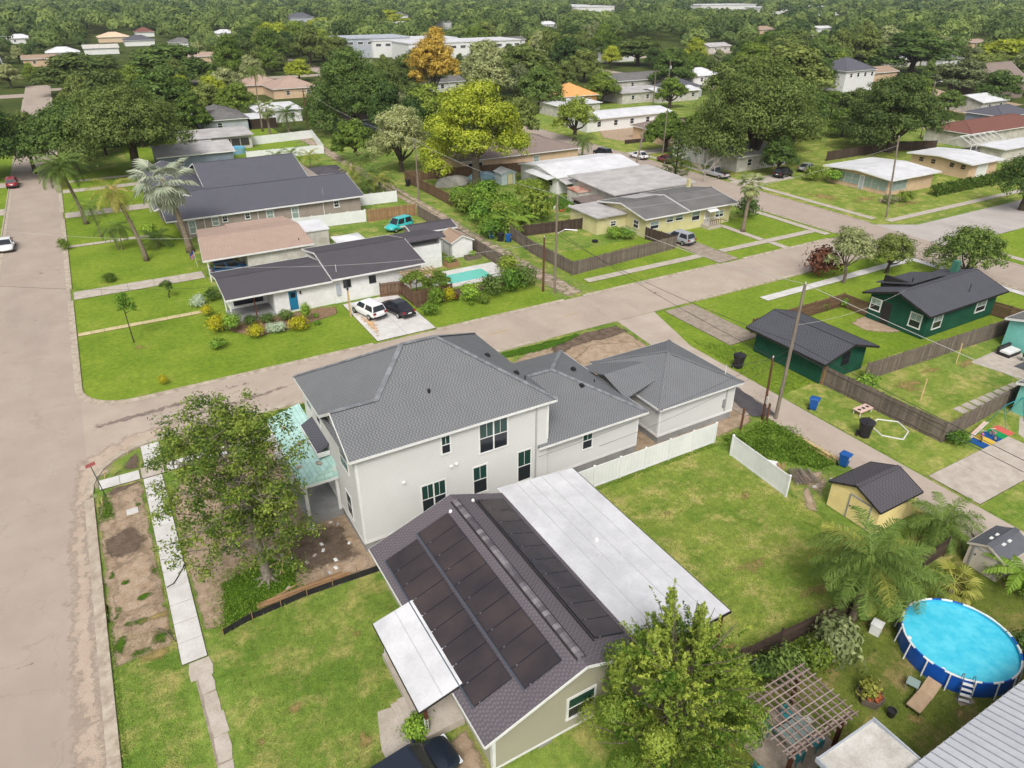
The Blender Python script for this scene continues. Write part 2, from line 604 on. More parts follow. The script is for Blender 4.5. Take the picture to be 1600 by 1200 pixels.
sw = arc(-0.4, 48.2, 5.15, 90, 180)
road('road', [(-6.0, 66.4)] + [(x, y) for x, y in nw] + [(89.9, 60.85), (89.9, 53.35)] + sw + [(-6.0, 46.6)], ASPH2, 0.030)
road('road', [(89.4, -200), (97.6, -200), (97.6, 420), (89.4, 420)], ASPH, 0.038)
road('road', [(97.0, 50.2), (420, 50.2), (420, 58.6), (103, 58.8), (97.6, 62)], CONCROAD, 0.042)
road('road', [(-200, 286), (-13, 286), (-13, 296), (-200, 296)], ASPH, 0.030)
road('road', [(-13, 300), (90, 300), (90, 308), (-13, 308)], ASPH, 0.026)
road('road', [(97, 300), (400, 300), (400, 308), (97, 308)], ASPH, 0.026)
road('road', [(190, -200), (198, -200), (198, 300), (190, 300)], ASPH, 0.046)
# pale sand washed along the edge of the left road and round the corner
patch('sand_strip', [(-7.9, 18), (-5.55, 15), (-5.5, 30), (-5.45, 47), (-3.6, 51.5), (0, 53.5), (3, 55.6), (-2.5, 55.6), (-6.6, 53), (-7.4, 44), (-7.6, 30)], ASH, 0.047, 0.5, 0.75)
patch('tyre_scuff', [(-5, 57), (1, 57.6), (8, 58.8), (8, 59.4), (0, 58.6), (-5, 58.2)], patchmat('scuff', S(160, 144, 134, .8), S(150, 136, 128, .8), 1.0, 0.3), 0.048, 0.5, 0.55)
patch('tyre_scuff', [(0, 55), (8, 55.8), (16, 57.6), (16, 58.1), (6, 56.6), (-1, 55.9)], patchmat('scuff', None, None), 0.049, 0.5, 0.5)

YLINE = patchmat('paint_yellow', S(226, 196, 120, .86), S(206, 180, 120, .84), 3, .3)
for k, (x, y, w) in enumerate(((31.6, 57.1, 2.4), (40.4, 57.1, 2.2), (22, 57.1, 2.0))):
    patch('road_marking', [(x - w / 2, y - .14), (x + w / 2, y - .14), (x + w / 2, y + .14), (x - w / 2, y + .14)], YLINE, 0.0445, .3, .7, fade=.1)
WMARK = patchmat('paint_white_mark', S(232, 228, 224, .88), S(214, 208, 202, .86), 3, .2)
for k, (px, py) in enumerate(((82, 735), (88, 741), (107, 912), (112, 925), (121, 928), (124, 995), (118, 1005), (143, 1085), (144, 1098), (100, 588), (104, 590))):
    p = at(px, py)
    patch('road_marking', blob(p[0], p[1], .1 + .07 * (k % 3), .22 - .05 * (k % 2), 8, .4, k), WMARK, 0.0451 + .0001 * k, .1, .8, fade=.08)
for k, (x, y, rx, ry) in enumerate(((-9.3, 34, .5, .16), (-8.9, 62, .3, .12), (-8.5, 100, .5, .5), (-9.0, 84, .35, .3), (14, 57.6, .5, .15), (52, 57.4, .7, .2), (-10.5, 46, .3, .1))):
    patch('road_stain', blob(x, y, rx, ry, 9, .3, k), patchmat('stain', S(140, 126, 118, .8), S(130, 118, 112, .8), 1.0, 0.3), 0.0465 + .0001 * k, .1, .6)
KERB = M('kerb_concrete', S(212, 200, 182, .86), S(176, 160, 142, .84), 1.6, 0.9, 0.2, fine=0.35)
def kerb(pts, w=0.16, h=0.13, gut=0.42, side=1):
    """kerb stones with a gutter strip on the road side (side=+1: road to the left of the path)"""
    mb = MB()
    for i in range(len(pts) - 1):
        (ax, ay), (bx, by) = pts[i], pts[i + 1]
        L = math.hypot(bx - ax, by - ay)
        dx, dy = (bx - ax) / L, (by - ay) / L
        nx, ny = -dy * side, dx * side
        e = 0.02
        n = max(1, int(L / 3.0))
        for k in range(n):
            p = L * k / n + (0.012 if L > 3 else -e)
            q = L * (k + 1) / n - (0.012 if L > 3 else -e)
            a = (ax + dx * p, ay + dy * p)
            b = (ax + dx * q, ay + dy * q)
            mb.prism([(a[0] - nx * w, a[1] - ny * w), (b[0] - nx * w, b[1] - ny * w), b, a] if side > 0 else [a, b, (b[0] - nx * w, b[1] - ny * w), (a[0] - nx * w, a[1] - ny * w)], -0.02, h)
        g0, g1 = (ax + nx * gut, ay + ny * gut), (bx + nx * gut, by + ny * gut)
        z = 0.052 + 0.0007 * (i % 7)
        mb.face(*( [(ax, ay, z), (bx, by, z), (g1[0], g1[1], z), (g0[0], g0[1], z)]))
    return struct('kerb', mb, KERB)
kerb([(-5.55, 800), (-5.55, 64.9)][::-1] and [(-5.55, 64.9), (-5.55, 88.0)], side=1)
kerb([(-5.55, 91.9), (-5.55, 125)], side=1)
kerb([(-5.55, 129), (-5.55, 280)], side=1)
kerb(nw[::-1], side=1)
kerb([(19.6, 60.85), (-1.5, 60.85)], side=1)
kerb([(42.0, 60.85), (26.4, 60.85)], side=1)
kerb([(65.4, 60.85), (44.6, 60.85)], side=1)
kerb([(86, 60.85), (69.6, 60.85)], side=1)
kerb([(-5.55, -60), (-5.55, 47.6)], side=1)
kerb(sw[::-1], side=1)
kerb([(-0.4, 53.35), (35, 53.35)], side=1)
kerb([(54.5, 53.35), (86, 53.35)], side=1)
kerb([(-13.2, 280), (-13.2, 40)], side=1)
kerb([(89.35, 52), (89.35, -60)][::-1], side=1)
kerb([(89.35, 62), (89.35, 290)], side=1)
kerb([(97.7, 290), (97.7, 63)], side=1)
kerb([(97.7, 49), (97.7, -60)], side=1)

def paving(name, x0, x1, y0, y1, nx, ny, m, z=0.06, gap=0.03, skip=()):
    """bed of dirt with slabs as children"""
    bed = struct(name, MB().box(x0 - .02, x1 + .02, y0 - .02, y1 + .02, -0.02, z - 0.02), JOINT)
    w, h = (x1 - x0) / nx, (y1 - y0) / ny
    me = MB().box(-w / 2 + gap / 2, w / 2 - gap / 2, -h / 2 + gap / 2, h / 2 - gap / 2, -0.05, 0).mesh('slab', m)
    for i in range(nx):
        for j in range(ny):
            if (i, j) in skip:
                continue
            o = bpy.data.objects.new('slab', me)
            col.objects.link(o)
            o.parent = bed
            o.location = (x0 + (i + .5) * w, y0 + (j + .5) * h, z + rnd.uniform(-.006, .006))
            o.rotation_euler = (rnd.uniform(-.003, .003), rnd.uniform(-.003, .003), 0)
    return bed
# new pavement at the corner
paving('sidewalk', -2.25, -1.0, 30.0, 48.3, 1, 12, CONC_NEW)
paving('sidewalk', -2.3, -0.75, 48.4, 49.8, 1, 1, CONC)
paving('sidewalk', -2.0, -0.7, 49.9, 52.9, 1, 2, CONC_NEW)
paving('sidewalk', -5.0, -2.4, 48.45, 49.65, 2, 1, CONC_NEW)
paving('sidewalk', -0.6, 8.0, 48.5, 49.7, 6, 1, CONC_NEW)
# old broken pavement further down
OLDS = []
for k, (x, y, w, h) in enumerate(((-1.45, 29.3, 1.15, 1.1), (-1.32, 28.2, .72, 1.0), (-1.3, 26.9, .66, 1.2), (-1.22, 25.6, .8, 1.2), (-1.3, 24.2, .72, 1.3), (-1.35, 22.7, .7, 1.3), (-1.4, 21.2, .75, 1.4))):
    q = random.Random(k)
    pts = [(x + w / 2 * sx * q.uniform(.75, 1.0), y + h * .56 * sy * q.uniform(.94, 1.0)) for sx, sy in ((-1, -1), (0, -1.02), (1, -1), (1.1, 0), (1, 1), (0, 1.02), (-1, 1), (-1.1, 0))]
    OLDS.append(pts)
bed = struct('sidewalk', MB().prism([(-1.66, 20.5), (-1.06, 20.5), (-1.0, 29.7), (-1.8, 29.7)], -0.02, 0.02), CONC_OLD)
for pts in OLDS:
    MB().prism(pts, -0.02, 0.03 + rnd.uniform(0, .012)).build('slab', CONC, bed)
# pavements of the far side of the cross street
paving('sidewalk', 47.6, 65.6, 63.9, 65.1, 12, 1, CONC)
paving('sidewalk', 69.4, 87.0, 63.9, 65.1, 11, 1, CONC)
paving('sidewalk', 87.1, 88.3, 62.3, 100, 1, 24, CONC)
paving('footpath', 77.2, 78.3, 65.2, 73.0, 1, 5, CONC)
paving('footpath', 77.4, 78.5, 61.1, 63.8, 1, 2, CONC)
paving('sidewalk', 61.5, 87.6, 49.3, 50.5, 17, 1, CONC_NEW)
paving('sidewalk', 87.7, 88.8, 33, 52.6, 1, 13, CONC_NEW)
paving('sidewalk', 99.6, 100.8, 64, 120, 1, 30, CONC)
paving('sidewalk', 101, 150, 61.6, 62.8, 30, 1, CONC)
paving('sidewalk', 99.6, 100.8, -20, 46, 1, 40, CONC)
# driveways and paths
paving('driveway', 20.2, 26.5, 61.3, 72.0, 2, 3, CONC_NEW)
paving('driveway', 49.6, 53.6, 43.2, 52.8, 2, 4, CONC_OLD)
paving('driveway', 65.8, 69.2, 61.2, 72.0, 1, 4, CONC_OLD)
paving('driveway', -5.3, 8.6, 88.3, 90.9, 5, 1, CONC)
paving('driveway', -5.3, 7, 125.3, 128.6, 4, 1, CONC)
paving('footpath', -5.3, 6.6, 77.3, 78.1, 10, 1, M('path_yellowish', S(222, 206, 160, .88), S(200, 184, 140, .86), 1.2, 0.9, 0.2))
paving('footpath', -5.3, 5.0, 109.2, 110.2, 7, 1, CONC)
paving('driveway', -5.3, 7, 142.5, 144.9, 5, 1, CONC)
paving('footpath', -5.3, 8, 150.6, 152, 6, 1, CONC)
paving('driveway', -40, -13.4, 152, 156, 8, 1, CONC)
paving('driveway', -30, -13.4, 132, 136, 5, 1, CONC)
paving('driveway', 46.3, 56.5, 16.9, 20.6, 3, 1, CONC)
paving('driveway', 98.2, 111, 88, 92, 4, 1, CONC)
paving('driveway', 98.2, 112, 118.2, 121.8, 4, 1, CONC)
paving('driveway', 41, 43.9, 33.0, 40.0, 1, 2, CONC_OLD)
# alleys: two wheel tracks of shell gravel
patch('alley', [(41.9, 60.9), (46.2, 60.9), (45.3, 66), (45.2, 90), (45.9, 110), (46.2, 175), (42.6, 175), (42.7, 110), (42.2, 90), (42.2, 66)], GRAVEL, 0.021, 0.86, 0.62)
patch('grass_strip', [(43.3, 63.5), (44.0, 63.5), (44.3, 100), (44.9, 140), (44.0, 140), (43.5, 100)], patchmat('strip_green', S(130, 150, 60, .8), S(120, 130, 60, .8)), 0.0235, 0.6, 0.7)
ALLEY = roadmat('alley_concrete', S(204, 190, 176, .84), S(190, 174, 158, .84), S(178, 162, 148, .84))
road('alley', [(42.6, -40), (45.9, -40), (46.0, 30), (46.2, 45), (48.6, 53.3), (43.6, 53.3), (42.8, 45), (42.4, 30)], ALLEY, 0.0245)
patch('asphalt_patch', [(41.2, 32.3), (43.6, 31.7), (44.3, 36.8), (42.3, 38.2)], patchmat('asphalt_new', S(104, 100, 102, .8), S(92, 88, 92, .8), 1.0, .3), 0.071, 0.85, 1.0)
# building plot: bare dirt round the new house
patch('bare_soil', [(-1.0, 31.6), (9.5, 31.2), (24, 31.9), (36, 31.7), (41.5, 32), (42.3, 40), (42.8, 47), (43, 52.6), (34, 53.0), (30, 51), (20, 49), (8, 49.3), (1, 49), (-1.0, 45), (-1.0, 38)], DIRT, 0.0255, 0.88, 1.2, fade=.5)
patch('sand_patch', [(34.2, 45.0), (41.5, 44.8), (42.4, 48.6), (38, 50.4), (34.6, 48.5)], SAND, 0.0275, 0.8, 0.95)
patch('mud_patch', [(33.5, 49.4), (37, 50.4), (43.2, 50.2), (43.2, 52.8), (38, 53), (34, 52.2)], MUD, 0.0285, 0.6, 0.75)
patch('mud_patch', [(4.0, 33.2), (8.8, 32.6), (8.7, 37), (6.2, 37.6), (3.6, 36)], MUD, 0.029, 0.6, 0.9)
patch('sand_patch', [(5.6, 31.6), (9, 31.5), (9, 33.4), (6.0, 33.8)], SAND, 0.0295, 0.5, 0.75)
patch('verge_dirt', [(-5.4, 31.5), (-2.3, 31.5), (-2.25, 48.4), (-4.4, 48.4), (-5.4, 46.5)], DIRT, 0.026, 0.7, .8, fade=.35)
patch('verge_sand', [(-5.3, 34.0), (-2.4, 33.5), (-2.4, 47.8), (-4.6, 47.6)], SAND, 0.0268, 0.7, 0.62, fade=.6)
patch('verge_sand', [(-5.3, 35.2), (-2.3, 34.6), (-2.3, 40.4), (-5.2, 40)], SAND, 0.0272, 0.6, 0.75)
for k, (x, y, rx, ry) in enumerate(((-3.3, 36.2, .6, .5), (-4.8, 35.4, .4, .9), (-2.7, 38.2, .3, .8), (-4.2, 37.9, .4, .3), (-3.9, 34.3, 1.0, .5), (-4.9, 33, .5, .9), (-3.0, 32.6, .8, .8), (-4.0, 32.0, .9, .5), (-2.8, 45.5, .3, .5), (-4.9, 38.9, .3, .6))):
    patch('weeds_verge', blob(x, y, rx, ry, 9, .3, k), patchmat('weed_green', S(92, 130, 34, .75), S(70, 106, 28, .75), 2.0, .7), .0293 + .0002 * k, .2, .75)
patch('verge_mud', [(-5.3, 40.3), (-3.0, 40.0), (-2.5, 41.5), (-3.2, 43.9), (-5.2, 42.6)], MUD, 0.0282, 0.6, 0.85)
patch('verge_sand', [(-4.6, 43.8), (-2.6, 44), (-2.5, 47.6), (-4.2, 47.4)], SAND, 0.0277, 0.6, 0.62)
patch('verge_mud', [(-4.3, 49.8), (-2.1, 49.8), (-2.1, 52.4), (-2.9, 52)], MUD, 0.0286, 0.8, 0.8)
patch('verge_mud', [(-4.6, 47.2), (-2.3, 47.8), (-2.3, 48.4), (-4.6, 48.3)], MUD, 0.0289, 0.8, 0.9)
patch('weeds_verge', [(-5.25, 44.6), (-4.2, 44.8), (-4.3, 48.0), (-5.1, 47.2)], patchmat('weed_green', S(92, 130, 34, .75), S(70, 106, 28, .75), 2.0, .7), 0.0292, 0.7, 0.8)
patch('weeds_plot', [(-0.2, 31.4), (4.4, 31.7), (5.0, 34.5), (3.8, 36), (0.5, 35.2)], patchmat('weed_green', None, None), 0.0297, 0.85, 0.85)
patch('grass_verge', [(34.5, 51.2), (38.6, 52.2), (38.5, 53.1), (25, 53.2), (8, 53.2), (8, 52.0), (24, 51.8)], patchmat('weed_green', None, None), 0.0301, 0.9, .8)
patch('weeds_plot', [(36.6, 29.9), (39.3, 31.4), (42.3, 31.2), (42.4, 28), (41.9, 24.8), (40.2, 24.8), (38.4, 27.6)], patchmat('weed_green', None, None), 0.0303, 0.85, .9)
patch('concrete_pad', [(36.2, 21.7), (37.6, 23.2), (38.2, 24.2), (37.4, 24.4), (36.2, 23.2), (35.6, 22.4)], SAND, 0.0307, 0.8, 0.95)
patch('rubble_ground', [(37.6, 22.6), (39.6, 23.2), (40.6, 24.8), (38.6, 26.6), (37.2, 25.5)], SAND, 0.0311, 0.6, 0.55)
# bald spots in the lawns
for k, (x, y, rx, ry) in enumerate(((28.5, 20.6, 1.6, .8), (33.5, 25.6, .9, .5), (27.5, 26.8, .6, .4), (30, 17.2, 2.2, .5), (22.8, 16.6, 1.0, .7), (2, 24.6, .6, .4), (4.5, 21.3, .5, .7), (0.2, 23.6, .5, .5), (6.2, 27.5, .5, .5), (-3.6, 31.5, 1.2, .6), (-3.2, 34.2, 1.0, .4), (35.5, 11.2, 1.0, .8), (27.6, 9.2, .6, .4), (29.8, 8.3, .7, .7), (57.5, 29.6, 3, 1.6), (62, 30.2, 2.2, .6), (66, 29.5, 2, .7), (53, 25, .8, .5), (60, 72, 3, .5), (108, 72, 4, 2), (104, 76, 3, 4), (112, 66.5, 5, 1))):
    if k == 0:
        patch('bald_ring', blob(-.3, 71.4, 1.0, 1.0, 12, .1, 5), BARE, .0309, .1, .45)
    patch('bald_spot', blob(x, y, rx, ry, 11, .35, k), BARE, 0.031 + 0.0002 * k, 0.05, 0.64)
patch('patio_rubble', blob(112.5, 69.6, 3.4, 1.6, 12, .2, 2), SAND, 0.0365, 0.6, 0.9)
patch('dirt_lot', [(106, 129), (132, 134), (137, 147), (110, 148), (104, 138)], SAND, 0.0375, 0.92, 1.0)
patch('dirt_lot', [(212, 116), (245, 118), (248, 128), (214, 130)], SAND, 0.0375, 0.92, 1.0)
patch('mulch_bed', [(8.6, 69.8), (10.5, 68.0), (15, 68.6), (19, 69.6), (19.6, 71.8), (18, 72.6), (8.9, 72.9), (7.2, 76), (6.9, 73)], MULCH, 0.038, 0.88, 0.95)
patch('mulch_bed', [(26.7, 66.8), (30, 67.0), (36, 67.9), (40.6, 67.4), (40.8, 69.8), (28, 70.4), (26.8, 69.5)], patchmat('soil_bed', S(120, 100, 84, .75), S(96, 80, 66, .75), 3., .6), 0.038, 0.9, 0.95)
patch('path_stain', [(20.5, 61.5), (21.6, 63.5), (22.0, 66), (20.9, 69.5), (20.3, 70.4), (20.3, 64)], patchmat('rust_stain', S(238, 184, 120, .88), S(228, 190, 140, .88), 1.0, .2), 0.0685, 0.2, .62)
patch('patio_stones', [(67, 41.4), (69.5, 39.2), (68.3, 36.6), (65.8, 36.9), (63.9, 38.6), (64.2, 41)], SAND, 0.0395, 0.85, 0.95)
patch('bare_soil', [(7.1, 16.0), (8.9, 16.0), (8.9, 19.6), (7.4, 19.5)], DIRT, 0.0395, 0.85, 0.95)
# ================================================================ PLANTS (library)
def leaf_me(name, c, n, size, tint, m, aspect=0.55, rng=None, fold=0.25):
    """rhombus leaves: centres c, facing n, lengths size"""
    N = len(c)
    n = n / np.maximum(np.linalg.norm(n, axis=1, keepdims=True), 1e-6)
    r = rng.normal(size=(N, 3))
    u = np.cross(n, r)
    u /= np.maximum(np.linalg.norm(u, axis=1, keepdims=True), 1e-6)
    v = np.cross(n, u)
    s = size[:, None] * 0.5
    P = np.empty((N, 4, 3), np.float32)
    P[:, 0] = c - u * s
    P[:, 1] = c + v * s * aspect + n * s * fold
    P[:, 2] = c + u * s
    P[:, 3] = c - v * s * aspect + n * s * fold
    return quads_me(name, P, tint, m)
def quads_me(name, P, tint, m):
    N = len(P)
    me = bpy.data.meshes.new(name)
    me.vertices.add(N * 4)
    me.vertices.foreach_set('co', np.ascontiguousarray(P, np.float32).ravel())
    me.loops.add(N * 4)
    me.loops.foreach_set('vertex_index', np.arange(N * 4, dtype=np.int32))
    me.polygons.add(N)
    me.polygons.foreach_set('loop_start', np.arange(0, N * 4, 4, dtype=np.int32))
    me.materials.append(m)
    a = me.attributes.new('tint', 'FLOAT', 'FACE')
    a.data.foreach_set('value', np.asarray(tint, np.float32))
    me.update()
    return me
def cloud(rng, lobes, n, clump, size, spread=0.16, top=0.35):
    """leaves in clumps over the skin of the lobes; returns centres, normals, sizes, tints"""
    w = np.array([max(l[1]) ** 2 for l in lobes])
    w = w / w.sum()
    C, Nn, T = [], [], []
    for (lc, lr), k in zip(lobes, w):
        nc = max(2, int(n * k / clump))
        d = rng.normal(size=(nc, 3))
        d /= np.linalg.norm(d, axis=1, keepdims=True)
        d[:, 2] = np.where(d[:, 2] < -0.45, -d[:, 2], d[:, 2])
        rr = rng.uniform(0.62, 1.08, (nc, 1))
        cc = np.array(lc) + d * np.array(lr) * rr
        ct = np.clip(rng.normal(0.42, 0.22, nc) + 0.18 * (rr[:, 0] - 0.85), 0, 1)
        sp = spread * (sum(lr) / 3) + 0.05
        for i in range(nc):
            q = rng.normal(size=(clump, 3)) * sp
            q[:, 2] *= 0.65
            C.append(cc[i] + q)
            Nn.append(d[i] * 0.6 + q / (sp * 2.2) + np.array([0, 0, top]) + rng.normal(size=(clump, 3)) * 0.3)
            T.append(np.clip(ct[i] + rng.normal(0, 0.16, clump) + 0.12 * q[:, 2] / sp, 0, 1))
    C, Nn, T = np.concatenate(C), np.concatenate(Nn), np.concatenate(T)
    return C, Nn, rng.uniform(0.7, 1.3, len(C)) * size, T
BARK = M('bark_grey', S(150, 138, 122, .7), S(104, 94, 82, .7), 5, 0.95, 0.1, bump=0.6, coord='Object')
BARK_D = M('bark_dark', S(104, 92, 78, .7), S(70, 62, 54, .7), 5, 0.95, 0.1, bump=0.6, coord='Object')
BARK_P = M('bark_palm', S(168, 154, 134, .75), S(120, 106, 90, .75), 8, 0.95, 0.1, bump=0.6, coord='Object')
L_OAK = leafmat('leaf_oak', S(78, 98, 44, .95), S(140, 156, 80, .95))
L_DARK = leafmat('leaf_dark', S(66, 92, 42, .95), S(118, 144, 68, .95))
L_MID = leafmat('leaf_mid', S(82, 108, 36, .95), S(146, 168, 68, .95))
L_LIME = leafmat('leaf_lime', S(132, 150, 34, .97), S(206, 212, 76, .97), 0.34, vary=0.06)
L_GOLD = leafmat('leaf_gold', S(170, 138, 46, .97), S(228, 198, 92, .97), 0.32, vary=0.01)
L_GREY = leafmat('leaf_greygreen', S(107, 120, 73, .95), S(184, 192, 133, .95))
L_MAG = leafmat('leaf_magnolia', S(60, 92, 30, .94), S(158, 174, 74, .95), 0.3, vary=0.01)
L_POD = leafmat('leaf_podocarpus', S(78, 118, 36, .95), S(192, 204, 90, .96), 0.34, vary=0.01)
L_SHR = leafmat('leaf_shrub', S(82, 122, 38, .95), S(170, 205, 80, .95))
L_YEL = leafmat('leaf_yellow', S(146, 150, 28, .95), S(222, 210, 54, .97), 0.3, vary=0.04)
L_SIL = leafmat('leaf_silver', S(158, 180, 145, .95), S(230, 242, 212, .95), 0.2, vary=0.08)
L_RED = leafmat('leaf_red', S(80, 46, 34, .95), S(134, 84, 60, .95), 0.2, vary=0.05)
L_PALM = leafmat('leaf_palm', S(70, 98, 36, .95), S(136, 158, 76, .95), 0.25, vary=0.1)
L_PALMY = leafmat('leaf_palm_yellow', S(118, 128, 44, .95), S(180, 178, 90, .95), 0.25, vary=0.1)
L_BIS = leafmat('leaf_bismarck', S(136, 150, 128, .95), S(196, 200, 176, .95), 0.2, vary=0.04)
L_STRAW = leafmat('leaf_straw', S(182, 143, 94, .95), S(235, 201, 145, .95), 0.1, vary=0.1)
L_TUFT = leafmat('leaf_tuft', S(98, 118, 44, .95), S(158, 166, 78, .95), 0.3, vary=0.02)
L_HEDGE = leafmat('leaf_hedge', S(93, 113, 40, .95), S(165, 187, 75, .95), 0.2, vary=0.1)
L_WEED = leafmat('leaf_weed', S(84, 118, 36, .95), S(142, 172, 62, .95), 0.3, vary=0.08)

def crown_lobes(rng, r, h, z0, n=14, flat=0.75, low=0.22, lobe=(0.27, 0.40)):
    """lobes over a dome of radius r between z0 and z0+h"""
    L = []
    for i in range(n):
        a = 2 * math.pi * (i / n * 2.618) + rng.uniform(-.3, .3)
        k = math.sqrt((i + 0.5) / n)
        rad = r * 0.66 * k
        zz = z0 + h * (low + (0.76 - low) * (1 - k ** 2)) + rng.uniform(-.06, .06) * h
        lr = r * rng.uniform(*lobe)
        L.append(((rad * math.cos(a), rad * math.sin(a), zz), (lr, lr, lr * flat)))
    return L
def make_tree(seed, r, h, trunk_h, leafm, barkm, n=5200, size=0.5, nl=14, flat=0.72, tr=0.3, name='tree', clump=14, aspect=.6, low=0.2, lobe=(0.27, 0.40), rad=None):
    """returns (trunk mesh, crown mesh) of a broad tree, height h, crown radius r"""
    rng = np.random.default_rng(seed)
    q = random.Random(seed)
    lobes = crown_lobes(rng, r, h - trunk_h, trunk_h * 0.82, nl, flat, low, lobe)
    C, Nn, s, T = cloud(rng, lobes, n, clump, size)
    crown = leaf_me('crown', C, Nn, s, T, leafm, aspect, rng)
    mb = MB()
    th = trunk_h
    bend = [(0, 0, 0), (q.uniform(-.1, .1), q.uniform(-.1, .1), th * .5), (q.uniform(-.2, .2), q.uniform(-.2, .2), th)]
    mb.tube([(0, 0, -0.1), (0, 0, 0.15)] + bend[1:], [tr * 1.7, tr * 1.25, tr, tr * .85], 8)
    for (lc, lr) in lobes[::2][:7]:
        lc = Vector(lc)
        s0 = Vector(bend[2]) - Vector((0, 0, 0.25))
        mid = s0.lerp(lc, 0.5) + Vector((0, 0, -0.08 * r))
        mb.tube([s0, mid, lc], [tr * .62, tr * .4, tr * .14], 6, False)
    return mb.mesh('trunk', barkm, True), crown
def tree_obj(name, meshes, label, cat, loc, sc_=1.0, rz=0.0, group=None, sz=None):
    t = thing(name, label, cat, loc, rz, group)
    t.scale = (sc_, sc_, sz or sc_)
    for nm, me in zip(('trunk', 'crown'), meshes):
        o = bpy.data.objects.new(nm, me)
        col.objects.link(o)
        o.parent = t
    return t
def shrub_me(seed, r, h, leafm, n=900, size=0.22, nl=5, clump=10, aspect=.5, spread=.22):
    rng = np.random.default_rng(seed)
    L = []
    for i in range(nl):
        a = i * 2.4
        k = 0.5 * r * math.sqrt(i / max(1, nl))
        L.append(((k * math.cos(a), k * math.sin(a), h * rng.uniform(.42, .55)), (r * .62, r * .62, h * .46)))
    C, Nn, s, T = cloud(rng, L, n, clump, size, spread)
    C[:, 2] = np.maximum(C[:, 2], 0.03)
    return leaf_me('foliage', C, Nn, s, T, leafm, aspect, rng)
def one(name, me, label, cat, loc, s=1.0, rz=None, group=None, sz=None):
    o = bpy.data.objects.new(name, me)
    col.objects.link(o)
    o.location = loc
    o.rotation_euler = (0, 0, rnd.uniform(0, 6.28) if rz is None else rz)
    o.scale = (s, s, sz or s)
    return tag(o, label, cat, group)
def frond_me(seed, L, leafm, droop=0.9, nleaf=26, ll=0.55, lw=0.05, hang=0.5, up=0.55, plume=0.08):
    """feather frond rising from the origin along +X and arching over"""
    rng = np.random.default_rng(seed)
    ts = np.linspace(0, 1, 12)
    ang = up - (up + droop) * ts ** 1.15
    step = L / 11
    pts = [np.zeros(3)]
    for i in range(11):
        pts.append(pts[-1] + step * np.array([math.cos(ang[i]), 0, math.sin(ang[i])]))
    pts = np.array(pts)
    P, T = [], []
    for i in range(nleaf):
        t = 0.12 + 0.88 * (i + .5) / nleaf
        j = min(10, int(t * 11))
        p = pts[j] + (pts[j + 1] - pts[j]) * (t * 11 - j)
        d = (pts[j + 1] - pts[j]) / step
        l = ll * (math.sin(math.pi * min(1, t * .92 + .08)) ** .6) * rng.uniform(.85, 1.1) + .08
        for sgn in (-1, 1):
            o = d * 0.55 + np.array([0, sgn * 0.9, 0.12]) + rng.normal(0, plume, 3)
            o /= np.linalg.norm(o)
            e1 = p + o * l * .55
            e2 = e1 + (o * (1 - hang) + np.array([0, 0, -1]) * hang) * l * .5
            w = np.cross(o, np.array([0, 0, 1.0]))
            w = w / max(np.linalg.norm(w), 1e-5) * lw
            P.append([p - w * .4, p + w * .4, e1 + w * .5, e1 - w * .5])
            P.append([e1 - w * .5, e1 + w * .5, e2 + w * .08, e2 - w * .08])
            tt = rng.uniform(.25, .85)
            T += [tt, tt * .9]
    for i in range(11):
        w = np.array([0, .022 * (1.2 - i / 11), 0])
        P.append([pts[i] - w, pts[i] + w, pts[i + 1] + w, pts[i + 1] - w])
        T.append(.8)
    return quads_me('frond', np.array(P), T, leafm)
def fan_me(seed, stalk, rad, leafm, nseg=22, spreadang=2.6, fold=.12, tip=.2):
    """fan leaf on a stalk along +X"""
    rng = np.random.default_rng(seed)
    c = np.array([stalk, 0, -0.04 * stalk])
    P, T = [], []
    for i in range(nseg):
        a0 = -spreadang / 2 + spreadang * i / nseg
        a1 = a0 + spreadang / nseg
        am = (a0 + a1) / 2
        r = rad * (0.78 + .22 * math.cos(am)) * rng.uniform(.92, 1.05)
        def pt(a, rr, dz):
            return c + np.array([rr * math.cos(a), rr * math.sin(a), dz - .16 * rr * rr / rad])
        z1, z2 = (fold * rad * .35 if i % 2 else -fold * rad * .35), 0
        P.append([c, pt(a0, r * .6, z1), pt(am, r, -tip * rad), pt(a1, r * .6, -z1)])
        T.append(rng.uniform(.2, .9))
    w = np.array([0, .03, 0])
    P.append([-w, w, c + w * .6, c - w * .6])
    T.append(.9)
    return quads_me('frond', np.array(P), T, leafm)
